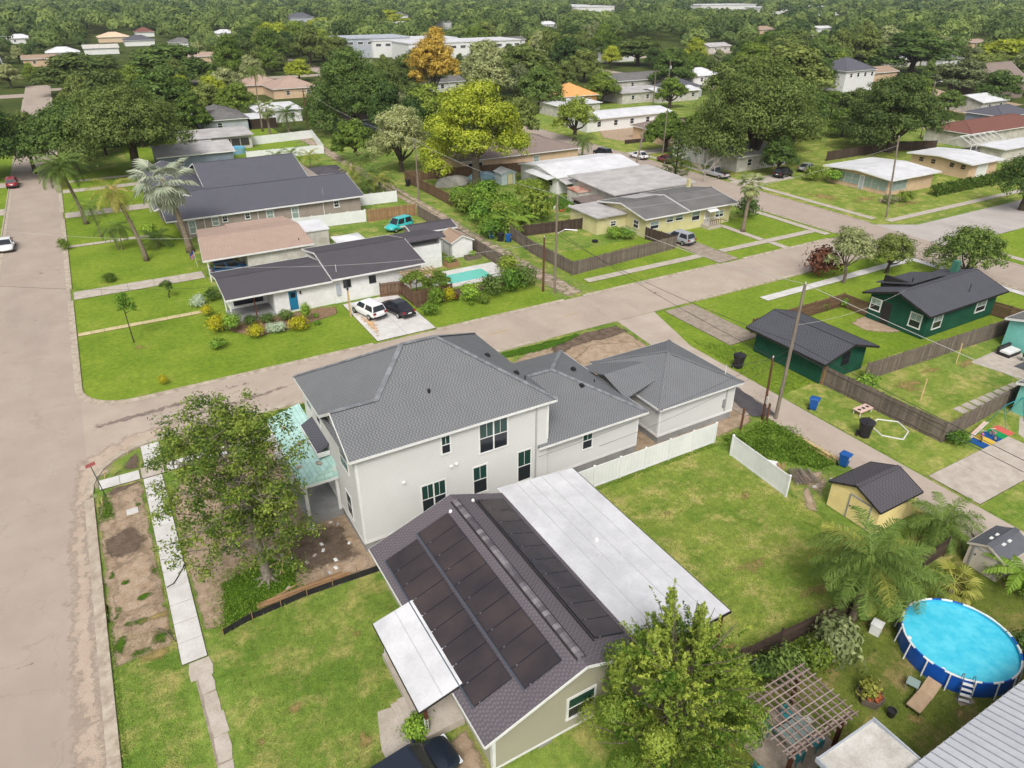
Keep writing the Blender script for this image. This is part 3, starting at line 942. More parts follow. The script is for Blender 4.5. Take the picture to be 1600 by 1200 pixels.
def palm(name, label, loc, h, fronds, nf, lean=(0, 0), tr=0.14, group=None, skirt=None, rz=0, el=(1.15, -0.35), cat='palm', bark=None, scale=1.0, crownshaft=None):
    t = thing(name, label, cat, loc, rz, group)
    t.scale = (scale,) * 3
    top = Vector((lean[0], lean[1], h))
    mb = MB()
    k = 9
    mb.tube([Vector((lean[0] * (i / k) ** 1.5, lean[1] * (i / k) ** 1.5, -0.05 + (h + .05) * i / k)) for i in range(k + 1)], [tr * (1.5 - .5 * min(1, i / 2)) * (1 - .25 * i / k) for i in range(k + 1)], 9)
    o = bpy.data.objects.new('trunk', mb.mesh('trunk', bark or BARK_P, True))
    col.objects.link(o)
    o.parent = t
    q = random.Random(sum(map(ord, label)))
    for i in range(nf):
        k = i / max(1, nf - 1)
        o = bpy.data.objects.new('frond', fronds[i % len(fronds)])
        col.objects.link(o)
        o.parent = t
        o.location = top + Vector((0, 0, q.uniform(-.12, .05)))
        e = el[0] + (el[1] - el[0]) * k
        s = q.uniform(.85, 1.08)
        o.scale = (s, s, s)
        o.rotation_euler = (q.uniform(-.2, .2), -(e - .55), i * 2.39996 + q.uniform(-.2, .2))
    if skirt:
        for i in range(skirt[1]):
            o = bpy.data.objects.new('dead_frond', skirt[0][i % len(skirt[0])])
            col.objects.link(o)
            o.parent = t
            o.location = top - Vector((0, 0, .2 + .25 * (i % 3)))
            o.rotation_euler = (q.uniform(-.2, .2), 1.5 + q.uniform(-.2, .25), i * 2.39996)
            o.scale = (.75, .75, .75)
    return t
# ================================================================ BUILDINGS
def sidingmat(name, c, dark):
    """painted boards: faint differences from board to board, shade line under each lap painted into the drip edge (darkest at tint 0)"""
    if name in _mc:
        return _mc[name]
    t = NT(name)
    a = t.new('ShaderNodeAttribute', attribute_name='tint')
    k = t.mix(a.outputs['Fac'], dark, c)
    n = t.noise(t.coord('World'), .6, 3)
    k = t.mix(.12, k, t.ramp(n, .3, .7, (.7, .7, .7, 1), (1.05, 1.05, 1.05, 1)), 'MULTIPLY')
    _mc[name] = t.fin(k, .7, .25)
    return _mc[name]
WHITE = M('paint_white', S(240, 240, 238, .9), S(226, 226, 222, .9), 1.5, 0.6, 0.35, fine=0.12)
WHITE_D = M('paint_white_weathered', S(226, 222, 214, .86), S(196, 190, 180, .84), 0.9, 0.8, 0.25, fine=0.3)
VINYL = M('vinyl_white', S(240, 241, 240, .9), S(228, 230, 228, .9), 0.7, 0.45, 0.4, fine=0.08)
MEMB = M('membrane_white', S(226, 226, 228, .88), S(206, 206, 208, .84), 0.45, 0.7, 0.3, fine=0.12)
MEMB_S = M('membrane_seam', S(188, 188, 190, .8), S(206, 206, 208, .8), 2.0, 0.7, 0.3)
METALR = M('roof_metal', S(214, 216, 220, .86), S(200, 202, 208, .84), 0.5, 0.45, 0.4, fine=0.08)
GREY_SID = sidingmat('siding_light_grey', S(210, 210, 206, .92), S(140, 139, 136, .85))
OLIVE = sidingmat('siding_olive', S(162, 159, 138, .9), S(96, 94, 78, .85))
FOUND = M('foundation_grey', S(170, 170, 168, .85), S(150, 150, 148, .85), 1.2, 0.9, 0.2, fine=0.3)
DARKT = M('trim_dark', S(58, 54, 54, .8), S(44, 42, 42, .8), 2, 0.6, 0.3)
GLS = glassmat('glass_dark', S(44, 48, 54, .8))
GLS_G = glassmat('glass_green', S(38, 72, 64, .8), 0.1)
GLS_P = glassmat('glass_pale', S(150, 168, 162, .8), 0.2)
SCREEN = glassmat('screen_dark', S(70, 66, 64, .8), 0.6, 0.2)
SH_NEW = shingle('shingle_grey', S(141, 143, 145, .84), S(117, 119, 122, .82), 0.135, 0.22)
SH_PUR = shingle('shingle_purple', S(124, 117, 122, .8), S(108, 101, 107, .8), 0.14, 0.24)
SH_DRK = shingle('shingle_charcoal', S(106, 102, 107, .8), S(90, 86, 92, .8), 0.14, 0.3)
SH_BLU = shingle('shingle_slate', S(114, 114, 123, .82), S(98, 98, 107, .82), 0.14, 0.3)
SH_GRN = shingle('shingle_graphite', S(102, 103, 110, .8), S(84, 85, 92, .8), 0.14, 0.3)
SH_BRN = shingle('shingle_brown', S(166, 150, 140, .8), S(146, 130, 122, .8), 0.16, 0.4)
SH_SAL = shingle('shingle_salmon', S(200, 174, 158, .85), S(184, 158, 143, .85), 0.16, 0.4)
SH_GRY2 = shingle('shingle_weathered', S(150, 148, 146, .82), S(116, 114, 112, .8), 0.16, 0.4, 0.5)
SH_RED = shingle('shingle_red', S(150, 104, 92, .8), S(128, 86, 76, .8), 0.16, 0.4)
SH_TAN = shingle('shingle_tan', S(190, 164, 142, .85), S(172, 148, 128, .85), 0.16, 0.4)

def fbox(mb, face, p, u0, u1, z0, z1, a, b):
    """a box on a wall: face S/N/E/W at plane p, along u, from a to b outwards"""
    if face == 'S': mb.box(u0, u1, p - b, p - a, z0, z1)
    elif face == 'N': mb.box(u0, u1, p + a, p + b, z0, z1)
    elif face == 'W': mb.box(p - b, p - a, u0, u1, z0, z1)
    else: mb.box(p + a, p + b, u0, u1, z0, z1)
def window(root, face, p, u0, u1, z0, z1, trim=0.09, frame=None, panes=None, cols=1, grid=1, name='window'):
    """trim, sashes and a meeting rail as one part, each pane a sub-part"""
    frame = frame or WHITE
    panes = panes or (GLS, GLS)
    mb = MB()
    fbox(mb, face, p, u0, u0 + trim, z0, z1, .0, .06)
    fbox(mb, face, p, u1 - trim, u1, z0, z1, .0, .06)
    fbox(mb, face, p, u0 + trim, u1 - trim, z1 - trim, z1, .0, .065)
    fbox(mb, face, p, u0 - .02, u1 + .02, z0 - .01, z0 + trim, .0, .08)
    zm = (z0 + z1) / 2
    w = (u1 - u0 - 2 * trim)
    cw = w / cols
    P = []
    for c in range(cols):
        a, b = u0 + trim + c * cw, u0 + trim + (c + 1) * cw
        if c:
            fbox(mb, face, p, a - .05, a + .05, z0 + trim, z1 - trim, .0, .058)
        fbox(mb, face, p, a, b, zm - .03, zm + .03, .0, .053)
        if grid:
            fbox(mb, face, p, (a + b) / 2 - .015, (a + b) / 2 + .015, zm + .03, z1 - trim, .0, .05)
        P += [(a, b, zm, z1 - trim, panes[0]), (a, b, z0 + trim, zm, panes[1])]
    o = mb.build(name, frame, root)
    for a, b, q0, q1, m in P:
        pb = MB()
        fbox(pb, face, p, a, b, q0, q1, .0, .042)
        pb.build('pane', m, o)
    return o
def door(root, face, p, u0, u1, z0, z1, m, frame=None, glass=None, name='door'):
    mb = MB()
    fbox(mb, face, p, u0, u1, z0, z1, 0, .052)
    d = mb.build(name, m, root)
    if frame:
        fb = MB()
        fbox(fb, face, p, u0 - .1, u0 - .002, z0, z1 + .1, 0, .06)
        fbox(fb, face, p, u1 + .002, u1 + .1, z0, z1 + .1, 0, .06)
        fbox(fb, face, p, u0, u1, z1 + .002, z1 + .1, 0, .06)
        fb.build('frame', frame, d)
    if glass:
        gb = MB()
        fbox(gb, face, p, u0 + .2, u1 - .2, z1 - .75, z1 - .2, .052, .062)
        gb.build('pane', glass, d)
    hb = MB()
    fbox(hb, face, p, u1 - .14, u1 - .08, z0 + .95, z0 + 1.05, .05, .1)
    hb.build('handle', DARKT, d)
    return d
def lap(mb, face, p, u0, u1, z0, z1, ex=0.16, d=0.03):
    """lap siding: each course leans out at its foot and ends in a narrow drip edge"""
    n = max(1, int((z1 - z0) / ex))
    e = (z1 - z0) / n
    def pt(u, o, z):
        if face == 'S': return (u, p - o, z)
        if face == 'N': return (-u, p + o, z)
        if face == 'W': return (p - o, -u, z)
        return (p + o, u, z)
    a0, a1 = (u0, u1) if face in 'SE' else (-u1, -u0)
    keep = mb.tint
    for i in range(n):
        a, b = z0 + i * e, z0 + (i + 1) * e
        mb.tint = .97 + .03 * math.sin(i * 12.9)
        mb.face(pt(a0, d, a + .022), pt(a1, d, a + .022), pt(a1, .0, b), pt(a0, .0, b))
        mb.tint = .72  # shade line under the course, painted as a darker tone
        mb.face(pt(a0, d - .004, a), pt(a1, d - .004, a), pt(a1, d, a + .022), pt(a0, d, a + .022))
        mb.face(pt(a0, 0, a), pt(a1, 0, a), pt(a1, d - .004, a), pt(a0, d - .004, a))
    mb.tint = 1.0
def lap_tri(mb, face, p, ua, ub, uc, z0, zp, ex=0.16, d=0.022):
    """lap siding of a gable: base ua..ub at z0, peak uc at zp"""
    n = int((zp - z0) / ex)
    for i in range(n):
        a, b = z0 + (zp - z0) * i / n, z0 + (zp - z0) * (i + 1) / n
        k0, k1 = i / n, (i + 1) / n
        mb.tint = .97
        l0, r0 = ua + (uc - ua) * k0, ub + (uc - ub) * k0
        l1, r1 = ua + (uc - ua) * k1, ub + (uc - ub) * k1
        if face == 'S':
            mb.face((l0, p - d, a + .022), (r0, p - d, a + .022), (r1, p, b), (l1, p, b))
            mb.tint = .55  # same painted shade line at the foot of the gable course
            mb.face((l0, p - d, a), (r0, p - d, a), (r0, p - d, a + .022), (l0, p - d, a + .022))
        else: mb.face((p - d, r0, a), (p - d, l0, a), (p, l1, b), (p, r1, b))
def house(name, label, x0, y0, cat='house', group=None):
    return thing(name, label, cat, (x0, y0, 0), 0, group)
def gable(root, x0, x1, y0, y1, ze, zr, axis, m, rx=None, th=0.14, trim=None, name='roof', cap=None):
    """gable roof of two slabs; rx = position of the ridge across; returns roof part"""
    if axis == 'X':
        c = rx if rx is not None else (y0 + y1) / 2
        A = [(x0, y0, ze), (x1, y0, ze), (x1, c, zr), (x0, c, zr)]
        B = [(x0, c, zr), (x1, c, zr), (x1, y1, ze), (x0, y1, ze)]
        ridge = ((x0, c, zr), (x1, c, zr))
        eaves = [((x0, y0 - .012, ze - th / 2), (x1, y0 - .012, ze - th / 2)), ((x0, y1 + .012, ze - th / 2), (x1, y1 + .012, ze - th / 2))]
        rakes = [((x, y, z - th / 2), (x, c, zr - th / 2)) for x in (x0 - .012, x1 + .012) for y, z in ((y0, ze), (y1, ze))]
    else:
        c = rx if rx is not None else (x0 + x1) / 2
        A = [(x0, y1, ze), (x0, y0, ze), (c, y0, zr), (c, y1, zr)]
        B = [(c, y1, zr), (c, y0, zr), (x1, y0, ze), (x1, y1, ze)]
        ridge = ((c, y0, zr), (c, y1, zr))
        eaves = [((x0 - .012, y0, ze - th / 2), (x0 - .012, y1, ze - th / 2)), ((x1 + .012, y0, ze - th / 2), (x1 + .012, y1, ze - th / 2))]
        rakes = [((x, y, z - th / 2), (c, y, zr - th / 2)) for y in (y0 - .012, y1 + .012) for x, z in ((x0, ze), (x1, ze))]
    mb = MB().slab(A, (0, 0, -th)).slab(B, (0, 0, -th))
    r = mb.build(name, m, root)
    if cap is not False:
        MB().bar(Vector(ridge[0]) + Vector((0, 0, .02)), Vector(ridge[1]) + Vector((0, 0, .02)), .3, .035).build('ridge_cap', cap or m, r)
    if trim:
        f = MB()
        for a, b in eaves:
            f.bar(a, b, .03, th + .06)
        for a, b in rakes:
            f.bar(a, b, .03, th + .06)
        f.build('fascia', trim, r)
    return r
def hip(root, x0, x1, y0, y1, ze, s, m, trim=None, th=0.16, name='roof', caps=True):
    w = min(x1 - x0, y1 - y0) / 2
    zr = ze + s * w
    if x1 - x0 >= y1 - y0:
        c = (y0 + y1) / 2
        a, b = (x0 + w, c, zr), (x1 - w, c, zr)
        F = [[(x0, y0, ze), (x1, y0, ze), b, a], [(x1, y1, ze), (x0, y1, ze), a, b], [(x0, y1, ze), (x0, y0, ze), a], [(x1, y0, ze), (x1, y1, ze), b]]
    else:
        c = (x0 + x1) / 2
        a, b = (c, y0 + w, zr), (c, y1 - w, zr)
        F = [[(x0, y1, ze), (x0, y0, ze), a, b], [(x1, y0, ze), (x1, y1, ze), b, a], [(x0, y0, ze), (x1, y0, ze), a], [(x1, y1, ze), (x0, y1, ze), b]]
    mb = MB()
    for q in F:
        mb.face(*q)
    mb.face((x0, y1, ze - .02), (x1, y1, ze - .02), (x1, y0, ze - .02), (x0, y0, ze - .02))
    r = mb.build(name, m, root)
    if caps:
        cb = MB()
        up = Vector((0, 0, .015))
        cn = [((x0, y0, ze), a), ((x1, y1, ze), b)] + ([((x1, y0, ze), b), ((x0, y1, ze), a)] if x1 - x0 >= y1 - y0 else [((x1, y0, ze), a), ((x0, y1, ze), b)])
        for p, q in cn + [(a, b)]:
            if (Vector(p) - Vector(q)).length > .1:
                cb.bar(Vector(p) + up, Vector(q) + up, .3, .03)
        cb.build('ridge_cap', m, r)
    if trim:
        f = MB()
        z0, z1 = ze - th, ze - .005
        f.box(x0 - .03, x1 + .03, y0 - .03, y0, z0, z1).box(x0 - .03, x1 + .03, y1, y1 + .03, z0, z1).box(x0 - .03, x0, y0, y1, z0, z1).box(x1, x1 + .03, y0, y1, z0, z1)
        f.build('fascia', trim, r)
    return r
def walls(root, x0, x1, y0, y1, z0, z1, m, name='wall'):
    return MB().box(x0, x1, y0, y1, z0, z1).build(name, m, root)
def gable_end(mb, axis, p, a, b, c, z0, zr, t=0.12):
    if axis == 'X':
        mb._hull([(p, a, z0), (p, b, z0), (p, c, zr)], [(p + t, a, z0), (p + t, b, z0), (p + t, c, zr)])
    else:
        mb._hull([(a, p, z0), (b, p, z0), (c, p, zr)], [(a, p + t, z0), (b, p + t, z0), (c, p + t, zr)])
def vent(root, x, y, z, h=.28, r=.05, m=None, name='vent_pipe'):
    MB().tube([(x, y, z - .15), (x, y, z + h)], r, 8).build(name, m or DARKT, root)
def boxvent(root, x, y, z, m=None, s=.32):
    MB().cbox(x, y, z + .08, s, s * 1.1, .2, 0, .75).build('roof_vent', m or DARKT, root)

# ---------------------------------------------------------------- the new two-storey house
h = house('two_storey_house', 'new two-storey light grey house with hipped grey shingle roof', 8.8, 33.15)
bx0, bx1, by0, by1, FZ, EZ = 8.85, 22.0, 33.2, 44.1, 0.72, 7.12
MB().box(8.9, 21.95, 33.25, 44.05, -.1, FZ).box(21.95, 30.0, 33.45, 43.9, -.1, FZ).build('foundation', FOUND, h)
mb = MB()
mb.tint = 1.0
mb.box(bx0 + .03, bx1 - .03, by0 + .03, by1 - .03, FZ, EZ)
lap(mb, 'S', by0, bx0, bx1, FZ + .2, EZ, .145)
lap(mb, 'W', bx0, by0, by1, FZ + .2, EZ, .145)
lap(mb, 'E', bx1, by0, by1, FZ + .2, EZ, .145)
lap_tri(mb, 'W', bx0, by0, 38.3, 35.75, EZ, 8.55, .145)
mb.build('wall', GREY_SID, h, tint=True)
tb = MB()
tb.box(bx0 - .03, bx0 + .13, by0 - .035, by0 + .0, FZ, EZ).box(bx0 - .035, bx0 - .001, by0 + .001, by0 + .14, FZ, EZ)
tb.box(bx1 - .13, bx1 + .03, by0 - .036, by0, FZ + 3.4, EZ).box(bx0 - .03, bx1 + .0, by0 - .045, by0 + .01, FZ, FZ + .2).box(bx0 - .046, bx0 + .01, by0 + .15, by1, FZ, FZ + .2)
tb.box(bx0 + .131, bx1 - .131, by0 - .03, by0, EZ - .22, EZ - .001)
tb.build('corner_trim', WHITE, h)
WN = (GLS_G, GLS)
for (a, b, c, d, n) in ((14.2, 14.92, 5.45, 6.85, 1), (16.8, 18.95, 4.6, 6.9, 2), (16.28, 17.4, 1.55, 3.8, 1), (19.6, 20.74, 1.3, 3.85, 1), (12.68, 14.45, 1.4, 3.7, 2)):
    window(h, 'S', by0, a, b, c, d, .1, WHITE, WN, n, 1)
for (a, b, c, d) in ((34.6, 36.2, 5.0, 6.5), (34.9, 36.0, 1.3, 3.2), (40.0, 41.0, 5.4, 6.7), (42.0, 43.2, 5.4, 6.7), (39.6, 41.0, 1.2, 3.0), (42, 43, 1.0, 2.9)):
    window(h, 'W', bx0, a, b, c, d, .09, WHITE, (GLS, GLS), 1, 0)
for k, (x, z) in enumerate(((11.66, 4.38), (14.85, 4.42), (15.2, 4.5))):
    MB().tube([(x, by0 - .03, z), (x, by0 - .16, z - .02)], [.12, .09], 10).build('wall_vent', WHITE, h)
MB().box(21.0, 21.09, by0 - .1, by0 - .045, .3, EZ).build('downpipe', M('downpipe_grey', S(196, 196, 190, .85), None, 2, .6), h)
MB().tube([(20.95, by0 - .07, .25), (20.95, by0 - .07, .9)], .08, 8).build('utility_pipe', DARKT, h)
# main roof: hip with a gable pushed out to the street on its southern half
x0, x1, y0, y1, ze, s = 8.45, 22.45, 32.85, 44.5, 7.2, .6
w = (y1 - y0) / 2
yr, zr = y0 + w, ze + .6 * w
gy, gz = 35.75, ze + s * (35.75 - y0)          # gable ridge
gx = x0 + (gz - ze) / s                         # where it meets the hip slope
ny = 2 * gy - y0
P_SW, P_SE, P_NE, P_NW = (x0, y0, ze), (x1, y0, ze), (x1, y1, ze), (x0, y1, ze)
RW, RE, GP, GI, GN = (x0 + w, yr, zr), (x1 - w, yr, zr), (x0, gy, gz), (gx, gy, gz), (x0, ny, ze)
mb = MB()
mb.face(P_SW, P_SE, RE, RW, GI, GP)
mb.face(P_SE, P_NE, RE)
mb.face(P_NE, P_NW, RW, RE)
mb.face(P_NW, GN, GI, RW)
mb.face(GN, GP, GI)
mb.face((x0, y1, ze - .02), (x1, y1, ze - .02), (x1, y0, ze - .02), (x0, y0, ze - .02))
rf = mb.build('roof', SH_NEW, h)
cb = MB()
q = random.Random(4)
def capline(cb, p, q_, w=.32, step=.3):
    p, q_ = Vector(p), Vector(q_)
    n = int((q_ - p).length / step)
    for i in range(n):
        cb.tint = rnd.uniform(.1, .9)
        a, b = p.lerp(q_, i / n), p.lerp(q_, (i + 1.12) / n)
        cb.bar(a + Vector((0, 0, .03)), b + Vector((0, 0, .015)), w, .025)
for a, b in ((GI, RW), (RW, RE), (P_SE, RE), (P_NW, RW), (P_NE, RE), (GP, GI)):
    capline(cb, a, b)
tag(cb.build('ridge_cap', tintmat('cap_grey', S(128, 130, 134, .8), S(160, 162, 166, .82)), rf, tint=True), kind='stuff')
fb = MB()
for a, b in ((P_SW, P_SE), (P_SE, P_NE), (P_NE, P_NW), (P_NW, GN)):
    fb.bar(Vector(a) - Vector((0, 0, .1)), Vector(b) - Vector((0, 0, .1)), .035, .17)
for a, b in ((P_SW, GP), (GN, GP)):
    fb.bar(Vector(a) - Vector((.02, 0, .1)), Vector(b) - Vector((.02, 0, .1)), .035, .18)
fb.build('fascia', WHITE, rf)
for (x, y) in ((14.6, 35.4),):
    vent(h, x, y, ze + s * (y - y0), .2, .1)
boxvent(h, 20.2, 38.2, ze + s * (x1 - 20.2))
boxvent(h, 21.2, 36.0, ze + s * (x1 - 21.2))
vent(h, 21.4, 35.2, ze + s * (x1 - 21.4))
# rear wing
mb = MB().box(22.0, 29.95, 33.45, 43.9, FZ, 3.55)
lap(mb, 'S', 33.4, 22.03, 30.0, FZ + .2, 3.55, .145)
lap(mb, 'E', 30.0, 33.4, 43.9, FZ + .2, 3.55, .145)
mb.build('wall', GREY_SID, h, tint=True)
MB().box(22.05, 30.03, 33.355, 33.41, FZ, FZ + .2).box(29.9, 30.035, 33.36, 33.39, FZ + .2, 3.55).box(30.0, 30.045, 33.42, 43.9, FZ, FZ + .2).build('corner_trim', WHITE, h)
window(h, 'S', 33.4, 25.0, 25.95, 1.95, 3.45, .1, WHITE, WN, 1, 1)
wx0, wx1, wy0, wy1, wz = 21.2, 30.5, 32.95, 44.4, 3.72
ws = .36
ym = (wy0 + wy1) / 2
hw = (wy1 - wy0) / 2
mb = MB()
A, B = (22.0, ym, wz + ws * hw), (wx1 - hw * .82, ym, wz + ws * hw)
mb.face((wx0, wy0, wz), (wx1, wy0, wz), B, A, (wx0, wy0 + .6, wz + ws * .6))
mb.face((wx1, wy0, wz), (wx1, wy1, wz), B)
mb.face((wx1, wy1, wz), (22.0, wy1, wz), A, B)
mb.face((wx0, wy1, wz - .02), (wx1, wy1, wz - .02), (wx1, wy0, wz - .02), (wx0, wy0, wz - .02))
rw = mb.build('roof', SH_NEW, h)
cb = MB()
for a, b in (((wx1, wy0, wz), B), ((wx1, wy1, wz), B), (A, B)):
    capline(cb, a, b)
tag(cb.build('ridge_cap', tintmat('cap_grey', None, None), rw, tint=True), kind='stuff')
MB().box(wx0 - .03, wx1 + .03, wy0 - .035, wy0, wz - .17, wz - .004).box(wx1, wx1 + .035, wy0, wy1, wz - .17, wz - .004).build('fascia', WHITE, rw)
boxvent(h, 27.1, 36.6, wz + ws * (36.6 - wy0))
boxvent(h, 28.3, 39.4, wz + ws * 3.0)
vent(h, 29.0, 37.6, wz + ws * 1.6)
vent(h, 22.6, 34.3, wz + ws * 1.35)
# front porch: roof still in green underlayment, columns, slab
UNDER = NT('underlayment_green')
_c = UNDER.coord('UV')
_b = UNDER.new('ShaderNodeTexBrick')
_b.inputs['Scale'].default_value = 1.0
_b.inputs['Brick Width'].default_value = .55
_b.inputs['Row Height'].default_value = .3
_b.inputs['Mortar Size'].default_value = .012
_b.inputs['Color1'].default_value = S(182, 220, 210, .85)
_b.inputs['Color2'].default_value = S(198, 232, 224, .85)
_b.inputs['Mortar'].default_value = S(120, 176, 168, .8)
UNDER.link(_c, _b.inputs['Vector'])
UNDER = UNDER.fin(UNDER.mix(.4, _b.outputs['Color'], UNDER.ramp(UNDER.noise(UNDER.coord('World'), 1.2), .35, .65, (.7, .72, .7, 1), (1.1, 1.1, 1.1, 1)), 'MULTIPLY'), .6, .3)
px0, px1, py0, py1 = 6.45, 8.84, 37.3, 46.4
pr_ = MB().slab([(px0, py0, 3.3), (px1 - .02, py0 + .3, 4.15), (px1 - .02, py1 - .3, 4.15), (px0, py1, 3.3)], (0, 0, -.12)).slab([(px0, py0, 3.3), (px1 - .02, py0 + .0, 3.3), (px1 - .02, py0 + .3, 4.15)], (0, 0, -.06)).build('porch_roof', UNDER, h)
MB().box(px0 - .03, px0, py0, py1, 3.08, 3.26).box(px0 - .03, px1 - .03, py0 - .035, py0, 3.08, 3.26).build('fascia', WHITE, pr_)
for k, (x, y) in enumerate(((6.9, 39.2), (7.6, 41.5), (7.2, 44.2), (8.0, 38.4))):
    MB().cbox(x, y, 3.3 + (x - px0) * .356 + .03, .5, .28, .05, k * .7).build('shingle_bundle', M('bundle_wrap', S(226, 206, 170, .85), S(150, 150, 150, .85), 4), pr_)
MB().slab([(8.0, 38.6, 4.55), (8.82, 38.6, 5.0), (8.82, 42.4, 5.0), (8.0, 42.4, 4.55)], (0, 0, -.1)).build('pent_roof', SH_BLU, h)
MB().box(7.95, 8.0, 38.6, 42.4, 4.3, 4.56).box(7.98, 8.8, 38.5, 38.6, 4.2, 4.5).build('pent_fascia', WHITE, h)
MB().box(6.5, 8.85, 37.4, 46.3, -.05, .55).build('porch_slab', FOUND, h)
for y in (37.6, 41.7, 46.0):
    MB().box(6.6, 6.8, y, y + .2, .55, 3.1).build('column', WHITE, h)
MB().box(8.6, 8.8, 37.42, 37.6, .55, 3.9).build('column', WHITE, h)
# ---------------------------------------------------------------- its garage
g = house('garage', 'light grey garage with hipped grey shingle roof beside the alley', 32.2, 33.5, 'garage')
MB().box(32.25, 39.85, 33.55, 41.4, -.1, .62).build('foundation', FOUND, g)
mb = MB().box(32.25, 39.85, 33.6, 41.4, .62, 3.2)
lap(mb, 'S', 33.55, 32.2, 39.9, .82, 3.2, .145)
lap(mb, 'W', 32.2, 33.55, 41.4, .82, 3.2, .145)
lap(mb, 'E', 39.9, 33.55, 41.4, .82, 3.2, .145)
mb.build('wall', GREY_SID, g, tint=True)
MB().box(32.16, 32.32, 33.5, 33.53, .82, 3.2).box(32.155, 32.18, 33.53, 33.68, .82, 3.2).box(32.16, 39.95, 33.49, 33.56, .62, .82).box(32.14, 32.21, 33.56, 41.4, .62, .82).box(39.8, 39.94, 33.5, 33.53, .82, 3.2).build('corner_trim', WHITE, g)
rg = hip(g, 31.85, 40.4, 33.15, 42.0, 3.32, .42, SH_NEW, WHITE)
MB().slab([(30.2, 38.0, 4.5), (34.0, 38.0, 4.55), (34.0, 41.6, 3.4), (30.2, 41.6, 3.35)], (0, 0, -.08)).slab([(34.0, 36.0, 4.1), (30.2, 35.2, 3.76), (30.2, 38.0, 4.5), (34.0, 38.0, 4.55)], (0, 0, -.08)).build('connector_roof', SH_NEW, g)
MB().box(39.0, 39.09, 33.46, 33.52, .9, 3.2).build('downpipe', M('downpipe_grey', None), g)
MB().box(38.75, 39.0, 33.4, 33.54, 1.3, 2.0).build('meter_box', FOUND, g)
vent(g, 39.4, 34.3, 3.7, .9, .03, WHITE, 'service_mast')

# ---------------------------------------------------------------- the olive house with solar panels
h = house('olive_house', 'olive single-storey house with solar panels on purple-grey gable roof', 8.8, 16.9)
x0, x1, y0, y1, zw, rxx, zr = 8.2, 16.75, 16.4, 30.1, 3.08, 13.3, 4.9
sl = (zr - zw) / (rxx - x0)
ze2 = zr - sl * (x1 - rxx)
MB().box(8.95, 16.55, 17.05, 29.65, -.05, .32).build('skirting', WHITE_D, h)
mb = MB().box(8.92, 16.55, 17.0, 29.7, .32, 3.2)
lap(mb, 'S', 16.95, 8.85, 16.55, .34, 3.3, .13)
lap(mb, 'W', 8.87, 16.95, 29.75, .34, 3.1, .13)
lap_tri(mb, 'S', 16.95, 8.85, 16.9, rxx, 3.25, zr - .08, .13)
gable_end(mb, 'Y', 29.6, 8.9, 16.5, rxx, 3.1, zr - .1)
mb.build('wall', OLIVE, h, tint=True)
MB().box(8.82, 8.98, 16.9, 16.925, .3, 3.1).box(8.82, 8.845, 16.93, 17.1, .3, 3.05).box(8.84, 16.6, 16.9, 16.94, .2, .34).build('corner_trim', WHITE, h)
window(h, 'S', 16.93, 12.66, 14.3, 1.0, 2.5, .12, WHITE, (GLS_G, GLS), 1, 0)
MB().box(11.2, 11.9, 16.88, 16.9, .05, .22).build('crawl_vent', FOUND, h)
mb = MB()
th = .13
mb.slab([(x0, y1, zw), (x0, y0, zw), (rxx, y0, zr), (rxx, y1, zr)], (0, 0, -th)).slab([(rxx, y1, zr), (rxx, y0, zr), (x1, y0, ze2), (x1, y1, ze2)], (0, 0, -th))
rf = mb.build('roof', SH_PUR, h)
fb = MB()
for y in (y0 - .015, y1 + .015):
    fb.bar((x0, y, zw - .1), (rxx, y, zr - .1), .03, .16).bar((rxx, y, zr - .1), (x1, y, ze2 - .1), .03, .16)
fb.bar((x0 - .015, y0, zw - .1), (x0 - .015, y1, zw - .1), .03, .16)
fb.build('fascia', WHITE, rf)
cb = MB()
n = 42
for i in range(n):                       # ridge vent: short cap shingles of uneven tone
    cb.tint = rnd.choice((.1, .25, .5, .85, .95))
    ya, yb = y0 + .5 + 12.6 * i / n, y0 + .5 + 12.6 * (i + 1) / n - .01
    for sgn in (-1, 1):
        cb.slab([(rxx, ya, zr + .09), (rxx + sgn * .17, ya, zr + .04), (rxx + sgn * .17, yb, zr + .035), (rxx, yb, zr + .085)] if sgn > 0 else [(rxx, yb, zr + .085), (rxx - .17, yb, zr + .035), (rxx - .17, ya, zr + .04), (rxx, ya, zr + .09)], (0, 0, -.05))
tag(cb.build('ridge_vent', tintmat('cap_purple', S(96, 90, 96, .8), S(152, 146, 150, .8)), rf, tint=True), kind='stuff')
for sgn in (-1, 1):
    MB().box(rxx + sgn * .22 - .025, rxx + sgn * .22 + .025, y0 + .5, y0 + 13.1, zr - .12, zr - .02 + .0).build('ridge_edge', DARKT, rf)
